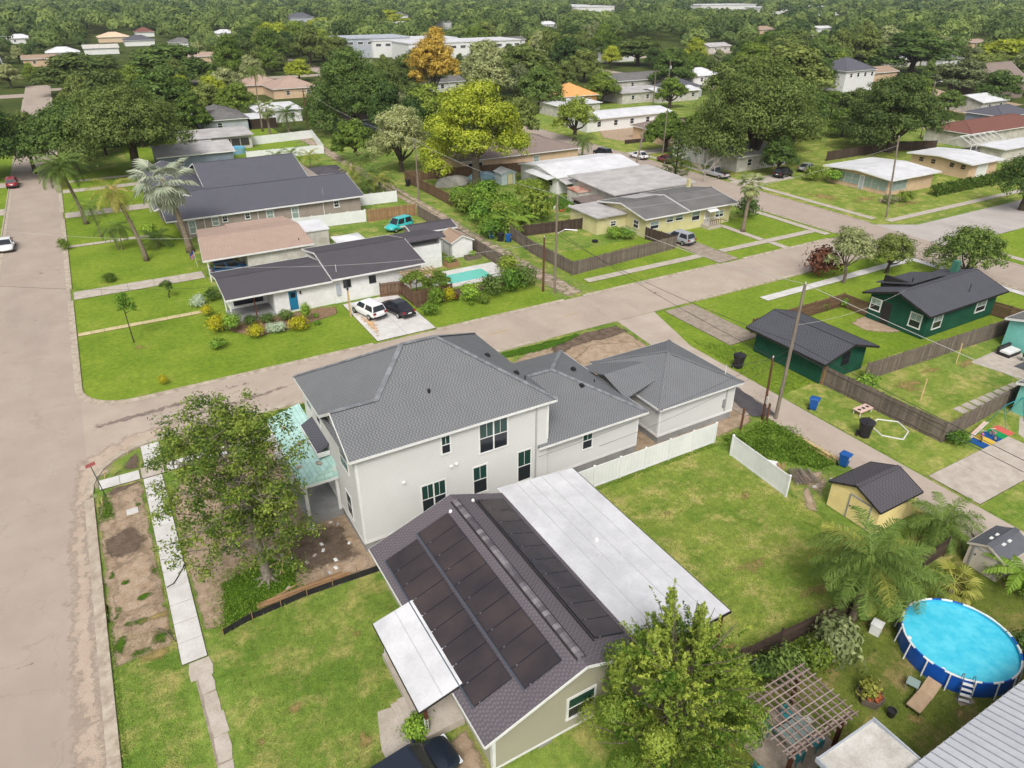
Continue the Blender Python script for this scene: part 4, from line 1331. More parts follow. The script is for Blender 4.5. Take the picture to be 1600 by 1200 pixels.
# solar panels: frame and cell sheet each
t = NT('solar_cell')
_n = t.noise(t.coord('World'), .5, 4)
_c = t.mix(t.ramp(_n, .3, .7), S(50, 46, 51, .8), S(78, 67, 66, .8))
SOL = t.fin(_c, .24, .55)
SOLF = glassmat('solar_frame', S(34, 38, 48, .8), .35, .5)
def panel_me(w, l):
    fr = MB().box(-w / 2, w / 2, -l / 2, l / 2, 0, .04).mesh('solar_panel', SOLF)
    ce = MB().box(-w / 2 + .03, w / 2 - .03, -l / 2 + .022, l / 2 - .022, .041, .046).mesh('cell_sheet', SOL)
    cl = MB().cbox(-w / 2 + .3, -l / 2 - .012, .05, .06, .05, .03).mesh('clamp', M('aluminium', S(190, 190, 196, .8), None, 3, .4, .5, .6))
    return fr, ce, cl
def add_panels(root, cx, ya, yb, n, w, side):
    l = (yb - ya) / n
    fr, ce, cl = panel_me(w, l - .012)
    z = zr - sl * abs(cx - rxx)
    ang = math.atan(sl) * side
    base = wpos(root)
    for i in range(n):
        o = bpy.data.objects.new('solar_panel', fr)
        col.objects.link(o)
        o.parent = root
        o.location = Vector((cx - side * .0, ya + (i + .5) * l, z + .09)) - base
        o.rotation_euler = (0, ang, 0)
        for nm, me in (('cell_sheet', ce), ('clamp', cl)):
            p = bpy.data.objects.new(nm, me)
            col.objects.link(p)
            p.parent = o
add_panels(rf, 9.55, 18.1, 28.5, 9, 2.0, -1)
add_panels(rf, 11.62, 17.3, 28.85, 10, 2.0, -1)
add_panels(rf, 15.5, 17.7, 29.3, 10, 1.85, 1)
for xx, a, b in ((8.52, 18.1, 28.5), (10.59, 17.25, 28.9)):
    MB().bar((xx, a, zr - sl * abs(xx - rxx) + .15), (xx, b, zr - sl * abs(xx - rxx) + .15), .05, .04).build('panel_rail', M('rail_blue_grey', S(120, 134, 150, .8), None, 3, .35, .5, .5), rf)
MB().bar((14.52, 17.6, zr - sl * 1.22 + .06), (14.52, 29.4, zr - sl * 1.22 + .06), .06, .07).build('panel_rail', DARKT, rf)
for (x, y) in ((12.75, 28.9), (14.4, 29.35)):
    MB().lathe([(0, .14), (.06, .13), (.1, .06), (.1, -.1)], 10, (x, y, zr - sl * abs(x - rxx))).build('junction_box', WHITE, rf)
# white flat roof of the rear porch
pz0, pz1 = ze2 - .02, 3.12
mb = MB().slab([(16.7, 16.65, pz0), (22.35, 16.65, pz1), (22.35, 30.7, pz1), (16.7, 30.7, pz0)], (0, 0, -.12))
fr_ = mb.build('porch_roof', MEMB, h)
k = (pz1 - pz0) / 5.65
sb = MB()
for x, a, b in ((18.1, 16.7, 30.65), (19.0, 22.0, 30.65), (19.95, 16.7, 30.65), (21.2, 16.7, 30.65)):
    z = pz0 + k * (x - 16.7)
    sb.slab([(x - .02, a, z + .007), (x + .02, a, z + .006), (x + .02, b, z + .006), (x - .02, b, z + .007)], (0, 0, -.012))
sb.build('membrane_seam', MEMB_S, fr_)
sb = MB()
for x, y, w_ in ((17.1, 27.0, .9), (17.2, 24.2, 1.1), (17.1, 21.9, 1.0), (17.3, 28.2, .7), (18.6, 23.0, .8)):   # ripples in the sheet
    sb = MB()
    sb.tube([(x - w_ / 2, y - .1, pz0 + k * (x - w_ / 2 - 16.7) - .01), (x, y, pz0 + k * (x - 16.7) + .022), (x + w_ / 2, y + .12, pz0 + k * (x + w_ / 2 - 16.7) - .01)], [.02, .035, .015], 6)
    sb.build('membrane_ripple', MEMB, fr_)
MB().box(16.7, 22.36, 16.6, 16.64, pz1 - .16, pz1 - .01).box(22.36, 22.4, 16.6, 30.72, pz1 - .18, pz1 - .004).build('drip_edge', DARKT, fr_)
MB().lathe([(0, .16), (.09, .15), (.12, .08), (.12, -.05)], 12, (19.4, 24.0, pz0 + k * 2.7)).build('roof_vent', WHITE, fr_)
POSTB = M('post_brown', S(116, 70, 50, .75), S(90, 56, 42, .75), 5, .8, .2)
for x, y in ((22.1, 16.9), (22.1, 21.5), (22.1, 26.0), (22.1, 30.4)):
    MB().box(x - .07, x + .07, y - .07, y + .07, 0, pz1 - .13).build('post', POSTB, h)
MB().box(16.6, 22.3, 16.8, 30.4, -.05, .12).build('porch_slab', CONC_OLD, h)
# front porch
pr_ = MB().slab([(6.55, 19.4, 2.86), (8.8, 19.4, 3.42), (8.8, 25.1, 3.42), (6.55, 25.1, 2.86)], (0, 0, -.1)).build('porch_roof', MEMB, h)
MB().slab([(7.7, 19.45, 3.155), (7.73, 19.45, 3.162), (7.73, 25.05, 3.162), (7.7, 25.05, 3.155)], (0, 0, -.012)).build('membrane_seam', MEMB_S, pr_)
MB().bar((6.53, 19.4, 2.79), (6.53, 25.1, 2.79), .03, .1).bar((6.55, 19.38, 2.78), (8.8, 19.38, 3.34), .03, .1).build('drip_edge', DARKT, pr_)
MB().box(6.85, 8.87, 19.75, 25.2, -.05, .42).build('porch_slab', CONC, h)
for y in (19.9, 25.0):
    MB().box(6.95, 7.09, y - .07, y + .07, 1.5, 2.66).build('post', POSTB, h)
    ib = MB()
    for dx in (0, .16):
        ib.tube([(6.94 + dx, y, .42), (6.94 + dx, y, 1.5)], .018, 6)
    for k in range(5):
        ib.tube([(6.94, y, .5 + .2 * k), (7.02, y, .6 + .2 * k), (7.1, y, .5 + .2 * k)], .014, 5)
    ib.build('iron_column', WHITE, h)
for k in range(2):
    MB().box(6.85 - .34 * (k + 1), 6.85 - .34 * k, 20.6, 22.4, -.05, .28 - .14 * k).build('step', CONC, h)
walk = struct('footpath', MB().prism([(5.1, 18.2), (6.1, 18.6), (6.25, 20.2), (6.2, 22.3), (5.5, 22.4), (5.2, 21.4), (4.95, 20.4)], -.02, .055), CONC)
# ---------------------------------------------------------------- fences
W_GREY = tintmat('wood_weathered', S(120, 108, 98, .75), S(150, 138, 126, .78), scale=3)
W_BRN = tintmat('wood_brown', S(112, 88, 70, .75), S(144, 116, 92, .78), scale=3)
W_TAN = tintmat('wood_tan', S(158, 124, 90, .78), S(186, 150, 112, .8), scale=3)
W_DRK = tintmat('wood_dark', S(78, 64, 56, .75), S(104, 88, 78, .75), scale=3)
W_NEW = tintmat('wood_new', S(206, 172, 120, .82), S(224, 194, 146, .84), scale=3)
def wood_fence(name, label, pts, h, m, group=None, pitch=.15, horiz=False):
    t = thing(name, label, 'fence', (pts[0][0], pts[0][1], 0), 0, group)
    q = random.Random(sum(map(ord, label)))
    for (ax, ay), (bx, by) in zip(pts[:-1], pts[1:]):
        L = math.hypot(bx - ax, by - ay)
        dx, dy = (bx - ax) / L, (by - ay) / L
        n = max(1, round(L / 2.4))
        rz = math.atan2(dy, dx)
        for k in range(n):
            s0, s1 = L * k / n, L * (k + 1) / n
            MB().cbox(ax + dx * s0, ay + dy * s0, h / 2 + .05, .1, .1, h + .1, rz).build('post', m, t, tint=True)
            mb = MB()
            if horiz:
                c = int(h / .19)
                for i in range(c):
                    mb.tint = q.random()
                    mid = (s0 + s1) / 2
                    mb.cbox(ax + dx * mid, ay + dy * mid, .1 + .19 * i + .08, (s1 - s0) - .12, .03, .17, rz)
            else:
                c = int((s1 - s0) / pitch)
                for i in range(c):
                    mb.tint = q.random()
                    mid = s0 + (i + .5) * (s1 - s0) / c
                    hh = h + q.uniform(-.03, .03)
                    mb.cbox(ax + dx * mid - dy * q.uniform(0, .01), ay + dy * mid, hh / 2, (s1 - s0) / c - .012, .025, hh, rz + q.uniform(-.03, .03))
                mb.tint = .3
                for z in (.35, h - .3):
                    mid = (s0 + s1) / 2
                    mb.cbox(ax + dx * mid + dy * .035, ay + dy * mid - dx * .035, z, (s1 - s0), .04, .09, rz)
            tag(mb.build('picket_panel', m, t, tint=True), kind='stuff')
        MB().cbox(bx, by, h / 2 + .05, .1, .1, h + .1, rz).build('post', m, t, tint=True)
    return t
def vinyl_fence(name, label, pts, h, m=None, span=2.45, group=None, lean=0.0):
    m = m or VINYL
    t = thing(name, label, 'fence', (pts[0][0], pts[0][1], 0), 0, group)
    for (ax, ay), (bx, by) in zip(pts[:-1], pts[1:]):
        L = math.hypot(bx - ax, by - ay)
        dx, dy = (bx - ax) / L, (by - ay) / L
        n = max(1, round(L / span))
        rz = math.atan2(dy, dx)
        for k in range(n + 1):
            s0 = L * k / n
            x, y = ax + dx * s0, ay + dy * s0
            p = MB().cbox(x, y, h / 2 + .03, .13, .13, h + .06, rz).build('post', m, t)
            MB().cbox(x, y, h + .09, .16, .16, .06, rz, .3).build('post_cap', m, p)
            if k < n:
                mid = L * (k + .5) / n
                mb = MB()
                w = L / n - .14
                c = max(3, int(w / .28))
                for i in range(c):     # tongue-and-groove boards with a shallow V joint
                    u = -w / 2 + (i + .5) * w / c
                    mb.cbox(ax + dx * (mid + u), ay + dy * (mid + u), h / 2 + .02, w / c - .008, .03, h - .2, rz)
                mb.cbox(ax + dx * mid, ay + dy * mid, h - .07, w, .06, .12, rz).cbox(ax + dx * mid, ay + dy * mid, .1, w, .06, .12, rz)
                tag(mb.build('panel', m, t), kind='stuff')
    return t
vinyl_fence('vinyl_fence', 'long white vinyl fence along the new house and garage', [(22.6, 31.55), (36.1, 31.45)], 1.8)
vinyl_fence('vinyl_fence', 'short free-standing white vinyl fence piece in front of lumber heap', [(36.0, 29.6), (35.65, 24.1)], 1.75, span=5.5)
wood_fence('wooden_fence', 'weathered grey picket fence round the yard of the pale yellow house', [(48.0, 83.2), (47.2, 76), (47.3, 66.9), (64.9, 68.4)], 1.75, W_GREY)
wood_fence('wooden_fence', 'dark fence between yellow house and silver car', [(64.9, 68.4), (64.0, 73.6)], 1.7, W_DRK)
wood_fence('wooden_fence', 'dark brown fence behind the lawn of the yellow house', [(48.4, 83.3), (59.2, 81.9)], 1.6, W_DRK)
wood_fence('wooden_fence', 'weathered brown fence along the west side of the gravel alley', [(41.3, 99.8), (41.2, 70.5)], 1.7, W_GREY)
wood_fence('wooden_fence', 'tan wooden fence behind the turquoise car', [(33.6, 100.7), (41.2, 100.3)], 1.8, W_TAN)
wood_fence('wooden_fence', 'brown fence along the east side of the gravel alley', [(48.2, 121.5), (48.2, 101.2)], 1.8, W_BRN)
wood_fence('wooden_fence', 'brown fence behind the tarped heaps and big lime-green tree', [(48.2, 121.5), (66, 118.2), (82, 115.0)], 1.8, W_BRN)
vinyl_fence('vinyl_fence', 'white vinyl fence beside the long grey house', [(20.5, 102.0), (33.4, 101.0)], 1.8)
vinyl_fence('vinyl_fence', 'white fence at the back end of the long grey house', [(35.4, 109.7), (41.7, 109.3)], 1.8)
vinyl_fence('vinyl_fence', 'white fence enclosing the far strip of lawn by the alley', [(27.5, 153.6), (43.0, 153.0), (46.0, 171.5), (31.0, 169.5)], 1.8)
wood_fence('wooden_fence', 'brown fence beside the black parked sedan', [(24.6, 71.9), (26.9, 71.4), (26.9, 67.8), (31.6, 67.9)], 1.7, W_BRN)
wood_fence('wooden_fence', 'long weathered fence along the alley by the black bin', [(50.9, 33.3), (51.2, 22.7)], 1.8, W_GREY)
wood_fence('wooden_fence', 'weathered fence above the play mats', [(51.2, 22.7), (63.0, 23.4)], 1.7, W_GREY)
wood_fence('wooden_fence', 'weathered fence between green house and dry yard', [(54.6, 32.0), (79.4, 31.0)], 1.8, W_GREY)
wood_fence('wooden_fence', 'reddish brown board fence north of the green house yard', [(53.4, 44.1), (67.2, 44.1), (67.1, 40.6)], 1.6, W_BRN, horiz=True)
wood_fence('wooden_fence', 'brown board fence at the rear corner of the green house', [(78.9, 34.9), (79.4, 31.0)], 1.6, W_BRN, horiz=True)
wood_fence('wooden_fence', 'dark fence between the lawn and the swimming pool yard', [(22.4, 15.5), (30.6, 15.0), (39.4, 15.2)], 1.5, W_DRK, horiz=True)
wood_fence('wooden_fence', 'fresh orange-brown fence beside the green garage', [(50.75, 35.9), (50.85, 33.4)], 1.8, W_TAN)
wood_fence('wooden_fence', 'low dark fence round the bare dirt lot, street side', [(104.0, 129.3), (116, 128.6)], .9, W_DRK)
wood_fence('wooden_fence', 'low dark fence at the back of the bare dirt lot', [(106, 146.6), (140, 146.0)], 1.0, W_DRK)
wood_fence('wooden_fence', 'dark fence beside the pale flat-roofed beige house', [(128, 95), (148.5, 95), (158, 91)], 1.9, W_DRK)
wood_fence('wooden_fence', 'tan fence beyond the sandy far lot', [(214, 131.5), (250, 131.0)], 2.0, W_TAN)

# ---------------------------------------------------------------- houses further off
def box_house(name, label, x0, x1, y0, y1, hgt_, wallm, roofm, roof='gableX', rise=1.1, over=.45, wins=(), trim=None, cat='house', rx=None, th=.14, group=None, found=None):
    h = house(name, label, x0, y0, cat, group)
    mb = MB().box(x0, x1, y0, y1, -.05, hgt_)
    if roof == 'gableX':
        c = rx if rx is not None else (y0 + y1) / 2
        zz = hgt_ + rise * (1 - over / max(.1, (c - y0 + over)))
        for p in (x0, x1 - .12):
            gable_end(mb, 'X', p, y0, y1, c, hgt_, zz)
    elif roof == 'gableY':
        c = rx if rx is not None else (x0 + x1) / 2
        zz = hgt_ + rise * (1 - over / max(.1, (c - x0 + over)))
        for p in (y0, y1 - .12):
            gable_end(mb, 'Y', p, x0, x1, c, hgt_, zz)
    mb.build('wall', wallm, h)
    if roof[:5] == 'gable':
        gable(h, x0 - over, x1 + over, y0 - over, y1 + over, hgt_ + .06, hgt_ + .06 + rise, roof[5], roofm, rx, th, trim or WHITE)
    elif roof == 'hip':
        hip(h, x0 - over, x1 + over, y0 - over, y1 + over, hgt_ + .1, rise, roofm, trim or WHITE)
    else:
        MB().slab([(x0 - over, y0 - over, hgt_ + .16), (x1 + over, y0 - over, hgt_ + .16), (x1 + over, y1 + over, hgt_ + .16 + rise), (x0 - over, y1 + over, hgt_ + .16 + rise)], (0, 0, -.16)).build('roof', roofm, h)
    for w in wins:
        f, u0, u1, z0, z1 = w[:5]
        p = {'S': y0, 'N': y1, 'W': x0, 'E': x1}[f]
        kw = w[5] if len(w) > 5 else {}
        if kw.get('door'):
            door(h, f, p, u0, u1, z0, z1, kw['door'], WHITE)
        else:
            window(h, f, p, u0, u1, z0, z1, .09, kw.get('frame'), kw.get('panes'), kw.get('cols', 1), kw.get('grid', 0))
    return h
CREAM = M('stucco_cream', S(226, 218, 168, .88), S(212, 204, 152, .86), .8, .9, .2)
BEIGE = M('stucco_beige', S(228, 198, 166, .88), S(216, 186, 154, .86), .8, .9, .2)
TAUPE = M('stucco_taupe', S(172, 160, 150, .86), S(160, 148, 138, .86), .8, .9, .2)
GREENW = M('siding_green', S(34, 92, 70, .85), S(26, 78, 58, .85), .8, .75, .25)
TEAL = M('stucco_turquoise', S(140, 216, 204, .86), S(126, 204, 192, .86), .8, .8, .25)
BLUEG = M('siding_bluegrey', S(140, 152, 166, .86), S(128, 140, 154, .86), .8, .8, .2)
LGREY = M('siding_pale_grey', S(190, 196, 204, .88), S(178, 184, 192, .86), .8, .8, .2)
YELL = M('siding_yellow', S(246, 226, 160, .94), S(236, 214, 146, .92), .8, .75, .25)
ROOFW = M('roof_white_metal', S(232, 232, 234, .88), S(214, 214, 216, .86), .5, .5, .35, fine=.1)
ROOFG = M('roof_grey_flat', S(204, 200, 198, .85), S(176, 172, 170, .84), .4, .85, .2, fine=.2)
BLUED = M('door_blue', S(28, 130, 170, .85), S(24, 120, 160, .85), 2, .5, .4)

# white house with charcoal roof and blue door (two roof levels)
h = house('white_house', 'white low house with charcoal shingle roof and blue front door', 9, 72.8)
MB().box(13.2, 19.7, 72.8, 81, -.05, 2.75).box(9.2, 13.2, 76.2, 81, -.05, 2.75).build('wall', WHITE, h)
MB().box(19.7, 30.0, 72.7, 83.6, -.05, 2.9).box(30.0, 34.9, 77.6, 83.6, -.05, 3.0).build('wall', WHITE, h)
mb = MB()
gable_end(mb, 'X', 34.75, 77.6, 83.6, 78.3, 3.0, 4.0)
gable_end(mb, 'X', 29.85, 72.8, 78.3, 78.3, 2.9, 4.05)
mb.build('gable_wall', WHITE, h)
gable(h, 8.4, 19.45, 72.25, 81.5, 2.82, 3.65, 'X', SH_DRK, 77.0, .14, WHITE)
gable(h, 19.45, 30.4, 72.1, 84.1, 3.0, 4.2, 'X', SH_DRK, 78.3, .14, WHITE)
MB().slab([(30.4, 78.3, 4.2), (35.4, 78.3, 4.2), (35.4, 84.1, 3.0), (30.4, 84.1, 3.0)], (0, 0, -.14)).slab([(30.4, 77.2, 3.98), (35.4, 77.2, 3.98), (35.4, 78.3, 4.2), (30.4, 78.3, 4.2)], (0, 0, -.14)).build('roof', SH_DRK, h)
door(h, 'S', 72.8, 14.75, 15.65, .25, 2.35, BLUED, WHITE, GLS)
for a, b, c, d in ((20.75, 21.6, 1.65, 2.5), (23.7, 24.5, 1.6, 2.45)):
    window(h, 'S', 72.7, a, b, c, d, .05, DARKT, (GLS, GLS), 1, 0)
MB().box(19.9, 20.3, 72.5, 72.69, 1.0, 2.2).build('electric_panel', LGREY, h)
MB().box(15.95, 16.1, 72.66, 72.78, 1.9, 2.2).build('wall_lamp', DARKT, h)
vent(h, 20.4, 73.6, 3.3, .8, .03, WHITE)
MB().box(8.7, 13.2, 72.7, 76.2, -.05, .25).build('porch_slab', FOUND, h)
for x, y, m in ((8.75, 72.55, WHITE), (8.75, 76.0, WHITE), (11.2, 72.6, POSTB)):
    MB().box(x - .06, x + .06, y - .06, y + .06, .25, 2.8).build('post', m, h)
MB().box(9.6, 12.7, 76.05, 76.18, .6, 2.3).build('porch_window', GLS, h)
# its pool terrace
pb = struct('pool_deck', MB().box(31.0, 41.0, 70.6, 75.7, -.05, .12), CONC_NEW)
POOLW = glassmat('pool_water_green', S(110, 206, 190, .85), .05)
t_ = thing('swimming_pool', 'small rectangular turquoise pool in white deck beside the white house', 'pool', (35.5, 73, 0))
MB().box(33.0, 38.6, 71.3, 74.2, .05, .16).build('water', POOLW, t_)
MB().box(32.75, 33.0, 71.1, 74.4, .1, .2).box(38.6, 38.85, 71.1, 74.4, .1, .2).box(33, 38.6, 71.05, 71.3, .1, .2).box(33, 38.6, 74.2, 74.45, .1, .2).build('coping', CONC_NEW, t_)
def raised_bed(label, cx, cy, w, d, hh, m):
    t = thing('planter_box', label, 'planter', (cx, cy, 0))
    MB().box(cx - w / 2, cx + w / 2, cy - d / 2, cy - d / 2 + .06, 0, hh).build('board', m, t, tint=True)
    MB().box(cx - w / 2, cx + w / 2, cy + d / 2 - .06, cy + d / 2, 0, hh).build('board', m, t, tint=True)
    MB().box(cx - w / 2, cx - w / 2 + .06, cy - d / 2 + .06, cy + d / 2 - .06, 0, hh).build('board', m, t, tint=True)
    MB().box(cx + w / 2 - .06, cx + w / 2, cy - d / 2 + .06, cy + d / 2 - .06, 0, hh).build('board', m, t, tint=True)
    MB().box(cx - w / 2 + .06, cx + w / 2 - .06, cy - d / 2 + .06, cy + d / 2 - .06, 0, hh - .1).build('soil', JOINT, t)
    o = bpy.data.objects.new('plants', shrub_me(int(cx * 7), min(w, d) * .5, .8, L_SHR, 300, .16))
    col.objects.link(o)
    o.parent = t
    o.location = (0, 0, hh - .2)
    return t
raised_bed('orange wooden planter box at the end of the white house', 36.0, 77.2, 1.6, 1.3, .7, W_TAN)
raised_bed('low grey planter box in front of the small white shed', 39.6, 78.4, 2.0, 1.0, .5, W_GREY)
# shed and back garage
def shed(name, label, x0, x1, y0, y1, hw, rise, wallm, roofm, axis='Y', doorface=None, doorm=None, over=.2, lapm=True, trim=None):
    t = house(name, label, x0, y0, 'shed')
    mb = MB().box(x0 + .02, x1 - .02, y0 + .02, y1 - .02, 0, hw)
    if lapm:
        for f, p, a, b in (('S', y0, x0, x1), ('W', x0, y0, y1), ('E', x1, y0, y1)):
            lap(mb, f, p, a, b, .05, hw, .16)
    if axis == 'Y':
        c = (x0 + x1) / 2
        gable_end(mb, 'Y', y0, x0, x1, c, hw, hw + rise * .93)
        gable_end(mb, 'Y', y1 - .12, x0, x1, c, hw, hw + rise * .93)
    else:
        c = (y0 + y1) / 2
        gable_end(mb, 'X', x0, y0, y1, c, hw, hw + rise * .93)
        gable_end(mb, 'X', x1 - .12, y0, y1, c, hw, hw + rise * .93)
    mb.build('wall', wallm, t)
    gable(t, x0 - over, x1 + over, y0 - over, y1 + over, hw + .0, hw + rise, axis, roofm, None, .07, trim or wallm)
    if doorface:
        f, u0, u1, z1 = doorface
        p = {'S': y0, 'W': x0, 'E': x1}[f]
        door(t, f, p, u0, u1, .08, z1, doorm or wallm, FOUND)
    return t
shed('garden_shed', 'small white shed with tan roof beside the gravel alley', 37.3, 40.2, 79.6, 83.2, 2.1, .8, WHITE, SH_TAN, 'Y', ('W', 80.4, 82.0, 1.95), WHITE)
box_house('back_garage', 'low garage with charcoal roof behind the white house', 34.2, 40.2, 84.8, 88.2, 2.4, TAUPE, SH_DRK, 'gableX', .6, .3, cat='garage')
box_house('canopy_roof', 'white canopy roof in the yard behind the salmon-roofed house', 24.7, 27.7, 85.6, 88.2, 2.4, WHITE_D, ROOFW, 'hip', .25, .3, cat='canopy')
# salmon roof house
h = box_house('salmon_house', 'house with pale salmon shingle roof and open carport', 13.5, 21.0, 86.6, 99.0, 2.6, WHITE_D, SH_SAL, 'flat', .35, .1)
MB().slab([(8.5, 86.2, 2.75), (21.6, 86.2, 2.75), (21.6, 93, 3.55), (9.2, 93, 3.55)], (0, 0, -.15)).slab([(9.2, 93, 3.55), (21.6, 93, 3.55), (21.6, 99.7, 2.75), (9.8, 99.7, 2.75)], (0, 0, -.15)).build('roof', SH_SAL, h)
MB().bar((8.5, 86.17, 2.68), (21.6, 86.17, 2.68), .03, .2).bar((8.48, 86.2, 2.68), (9.18, 93, 3.48), .03, .2).build('fascia', WHITE, h)
for x, y in ((9.0, 86.5), (9.6, 92.5), (10.1, 99.2)):
    MB().box(x - .06, x + .06, y - .06, y + .06, 0, 2.7).build('post', WHITE, h)
vent(h, 20.2, 88, 2.9, .25, .06)
box_house('white_shed_roof', 'small white flat-roofed shed behind the salmon roof', 21.9, 25.4, 93.0, 97.0, 2.2, WHITE_D, ROOFW, 'flat', .2, .15, cat='shed')
# long grey house
h = house('long_grey_house', 'long taupe house with slate-dark roof and white window trim', 8, 106)
MB().box(8.6, 34.4, 105.8, 116.5, -.05, 2.6).box(7.2, 33, 116.5, 136.5, -.05, 2.6).build('wall', TAUPE, h)
gable(h, 6.9, 35.0, 105.3, 122.0, 2.75, 4.6, 'X', SH_BLU, 113.6, .15, WHITE)
gable(h, 14.5, 31.0, 121.5, 138.5, 2.8, 5.2, 'X', SH_BLU, 130.0, .15, WHITE)
gable(h, 6.2, 15.0, 112, 138.0, 2.8, 4.6, 'Y', SH_BLU, None, .15, WHITE)
for a, b, c, d, pn in ((12.7, 13.7, 1.2, 2.45, GLS_P), (14.1, 14.9, 1.5, 2.45, GLS), (17.2, 18.0, 1.5, 2.45, GLS), (20.2, 21.3, .9, 2.4, GLS_P), (23.8, 24.9, .6, 2.45, GLS_P), (30.2, 31.1, 1.4, 2.45, GLS), (9.6, 10.6, .5, 2.4, GLS_P)):
    window(h, 'S', 105.8, a, b, c, d, .12, WHITE, (pn, pn), 1, 1)
for x in (11.7, 19.0, 28.6):
    MB().box(x, x + .08, 105.68, 105.79, 0, 2.6).build('downpipe', WHITE, h)
vent(h, 29.2, 107.2, 3.2, .9, .03, LGREY)
box_house('dark_pavilion', 'low pavilion with black roof behind the palms', 32.6, 38.2, 123.5, 129.5, 2.3, DARKT, SH_DRK, 'hip', .25, .3, cat='pavilion')
# houses along the left street further back
h = box_house('bluegrey_house', 'blue-grey house with pale gable roof under the big oak', 11.2, 24.5, 150.5, 161.5, 2.8, BLUEG, ROOFG, 'gableX', 1.2, .4, (('W', 152, 154, 1.2, 2.2), ('S', 14, 15.4, 1.2, 2.2)))
h = box_house('white_flat_house', 'white house with pale flat roof and row of dark porch screens', 17.5, 31.5, 167.0, 176.0, 2.7, WHITE_D, ROOFG, 'flat', .3, .6, (('S', 18.5, 20, 1.1, 2.2),))
for k in range(4):
    MB().box(23.5 + k * 1.9, 25.2 + k * 1.9, 166.9, 166.98, .7, 2.2).build('porch_screen', SCREEN, h)
MB().slab([(20.5, 164.8, 2.1), (23.2, 164.8, 2.1), (23.2, 166.9, 2.5), (20.5, 166.9, 2.5)], (0, 0, -.08)).build('awning', ROOFW, h)
h = box_house('pale_grey_house', 'pale grey house with solar panels on its hipped roof', 25.2, 35.5, 189.0, 206.0, 2.9, LGREY, SH_GRY2, 'hip', .35, .5, (('S', 28.4, 29.6, 1.1, 2.3),))
for i in range(4):
    for j in range(2):
        o = MB().slab([(25.9 + i * 1.25, 190.0 + j * 1.8, 3.45 + j * .62), (27.05 + i * 1.25, 190.0 + j * 1.8, 3.45 + j * .62), (27.05 + i * 1.25, 191.7 + j * 1.8, 4.03 + j * .62), (25.9 + i * 1.25, 191.7 + j * 1.8, 4.03 + j * .62)], (0, 0, -.05)).build('solar_panel', SOL, h)
box_house('white_carport', 'white flat carport roof right of the pale grey house', 36.3, 42.5, 190.0, 198, 2.4, W_DRK, ROOFW, 'flat', .1, .2, cat='carport')
t_ = thing('round_pool', 'small round blue pool behind the blue-grey house', 'pool', (27.3, 162.5, 0))
MB().lathe([(1.8, 0), (1.8, 1.2), (1.7, 1.22), (1.7, .95), (0, .95)], 20, (27.3, 162.5, 0)).build('wall', M('pool_pale', S(150, 196, 216, .86), None, 2, .5), t_)
MB().lathe([(1.68, 1.0), (0, 1.0)], 20, (27.3, 162.5, 0)).build('water', glassmat('pool_water', S(70, 176, 210, .85), .05), t_)
# pale yellow house
h = house('pale_yellow_house', 'pale yellow cottage with weathered grey roof and entrance steps', 59, 74)
MB().box(64.2, 80.2, 74.0, 84.0, -.05, 2.8).box(59.2, 64.2, 78.4, 85.0, -.05, 2.5).build('wall', CREAM, h)
for gx_ in (64.2, 80.08):
    mb = MB()
    gable_end(mb, 'X', gx_, 74.0, 84.0, 79, 2.8, 3.75)
    mb.build('gable_wall', CREAM, h)
gable(h, 63.6, 71.6, 73.4, 84.6, 2.85, 3.85, 'X', SH_GRY2, 79, .13, WHITE)
gable(h, 71.6, 80.9, 73.2, 84.6, 2.95, 4.0, 'X', SH_GRY2, 79, .13, WHITE)
MB().slab([(58.8, 77.9, 2.6), (64.15, 77.9, 2.6), (64.15, 85.3, 2.6), (58.8, 85.3, 2.6)], (0, 0, -.14)).build('flat_roof', ROOFG, h)
for a, b, c, d, n in ((65.0, 66.6, 1.05, 2.2, 1), (67.9, 69.2, 1.6, 2.45, 1), (69.5, 71.0, 1.6, 2.5, 1), (72.6, 74.2, 1.15, 2.6, 1), (77.2, 78.9, 1.0, 2.0, 2)):
    window(h, 'S', 74.0, a, b, c, d, .09, WHITE, (GLS_P, GLS), n, 0)
window(h, 'S', 78.4, 61.5, 62.5, .9, 1.7, .09, WHITE)
window(h, 'W', 64.2, 75.4, 76.6, .9, 2.1, .09, WHITE)
door(h, 'S', 74.0, 75.2, 76.1, .5, 2.5, WHITE_D, WHITE)
MB().slab([(74.8, 72.6, 2.55), (76.6, 72.6, 2.55), (76.6, 74, 2.8), (74.8, 74, 2.8)], (0, 0, -.1)).build('door_canopy', WHITE, h)
MB().box(74.6, 76.9, 72.3, 73.98, -.05, .5).build('porch_slab', CONC, h)
for k in range(3):
    MB().box(76.9 + .3 * k, 77.2 + .3 * k, 72.4, 73.6, -.05, .42 - .13 * k).build('step', CONC, h)
for y in (72.35, 73.6):
    rb = MB()
    rb.bar((74.7, y, 1.3), (76.9, y, 1.3), .07, .07).bar((76.9, y, 1.3), (78.0, y, .85), .08, .08)
    for k in range(6):
        rb.bar((74.8 + k * .4, y, .5), (74.8 + k * .4, y, 1.28), .05, .05)
    rb.build('railing', POSTB if y < 73 else WHITE, h)
MB().box(79.6, 80.1, 82.6, 83.1, 3.0, 4.5).build('chimney', CREAM, h)
MB().slab([(67.4, 80.4, 3.7), (71.4, 80.4, 3.7), (71.4, 84.6, 2.95), (67.4, 84.6, 2.95)], (0, 0, -.05)).build('roof_patch', ROOFG, h)
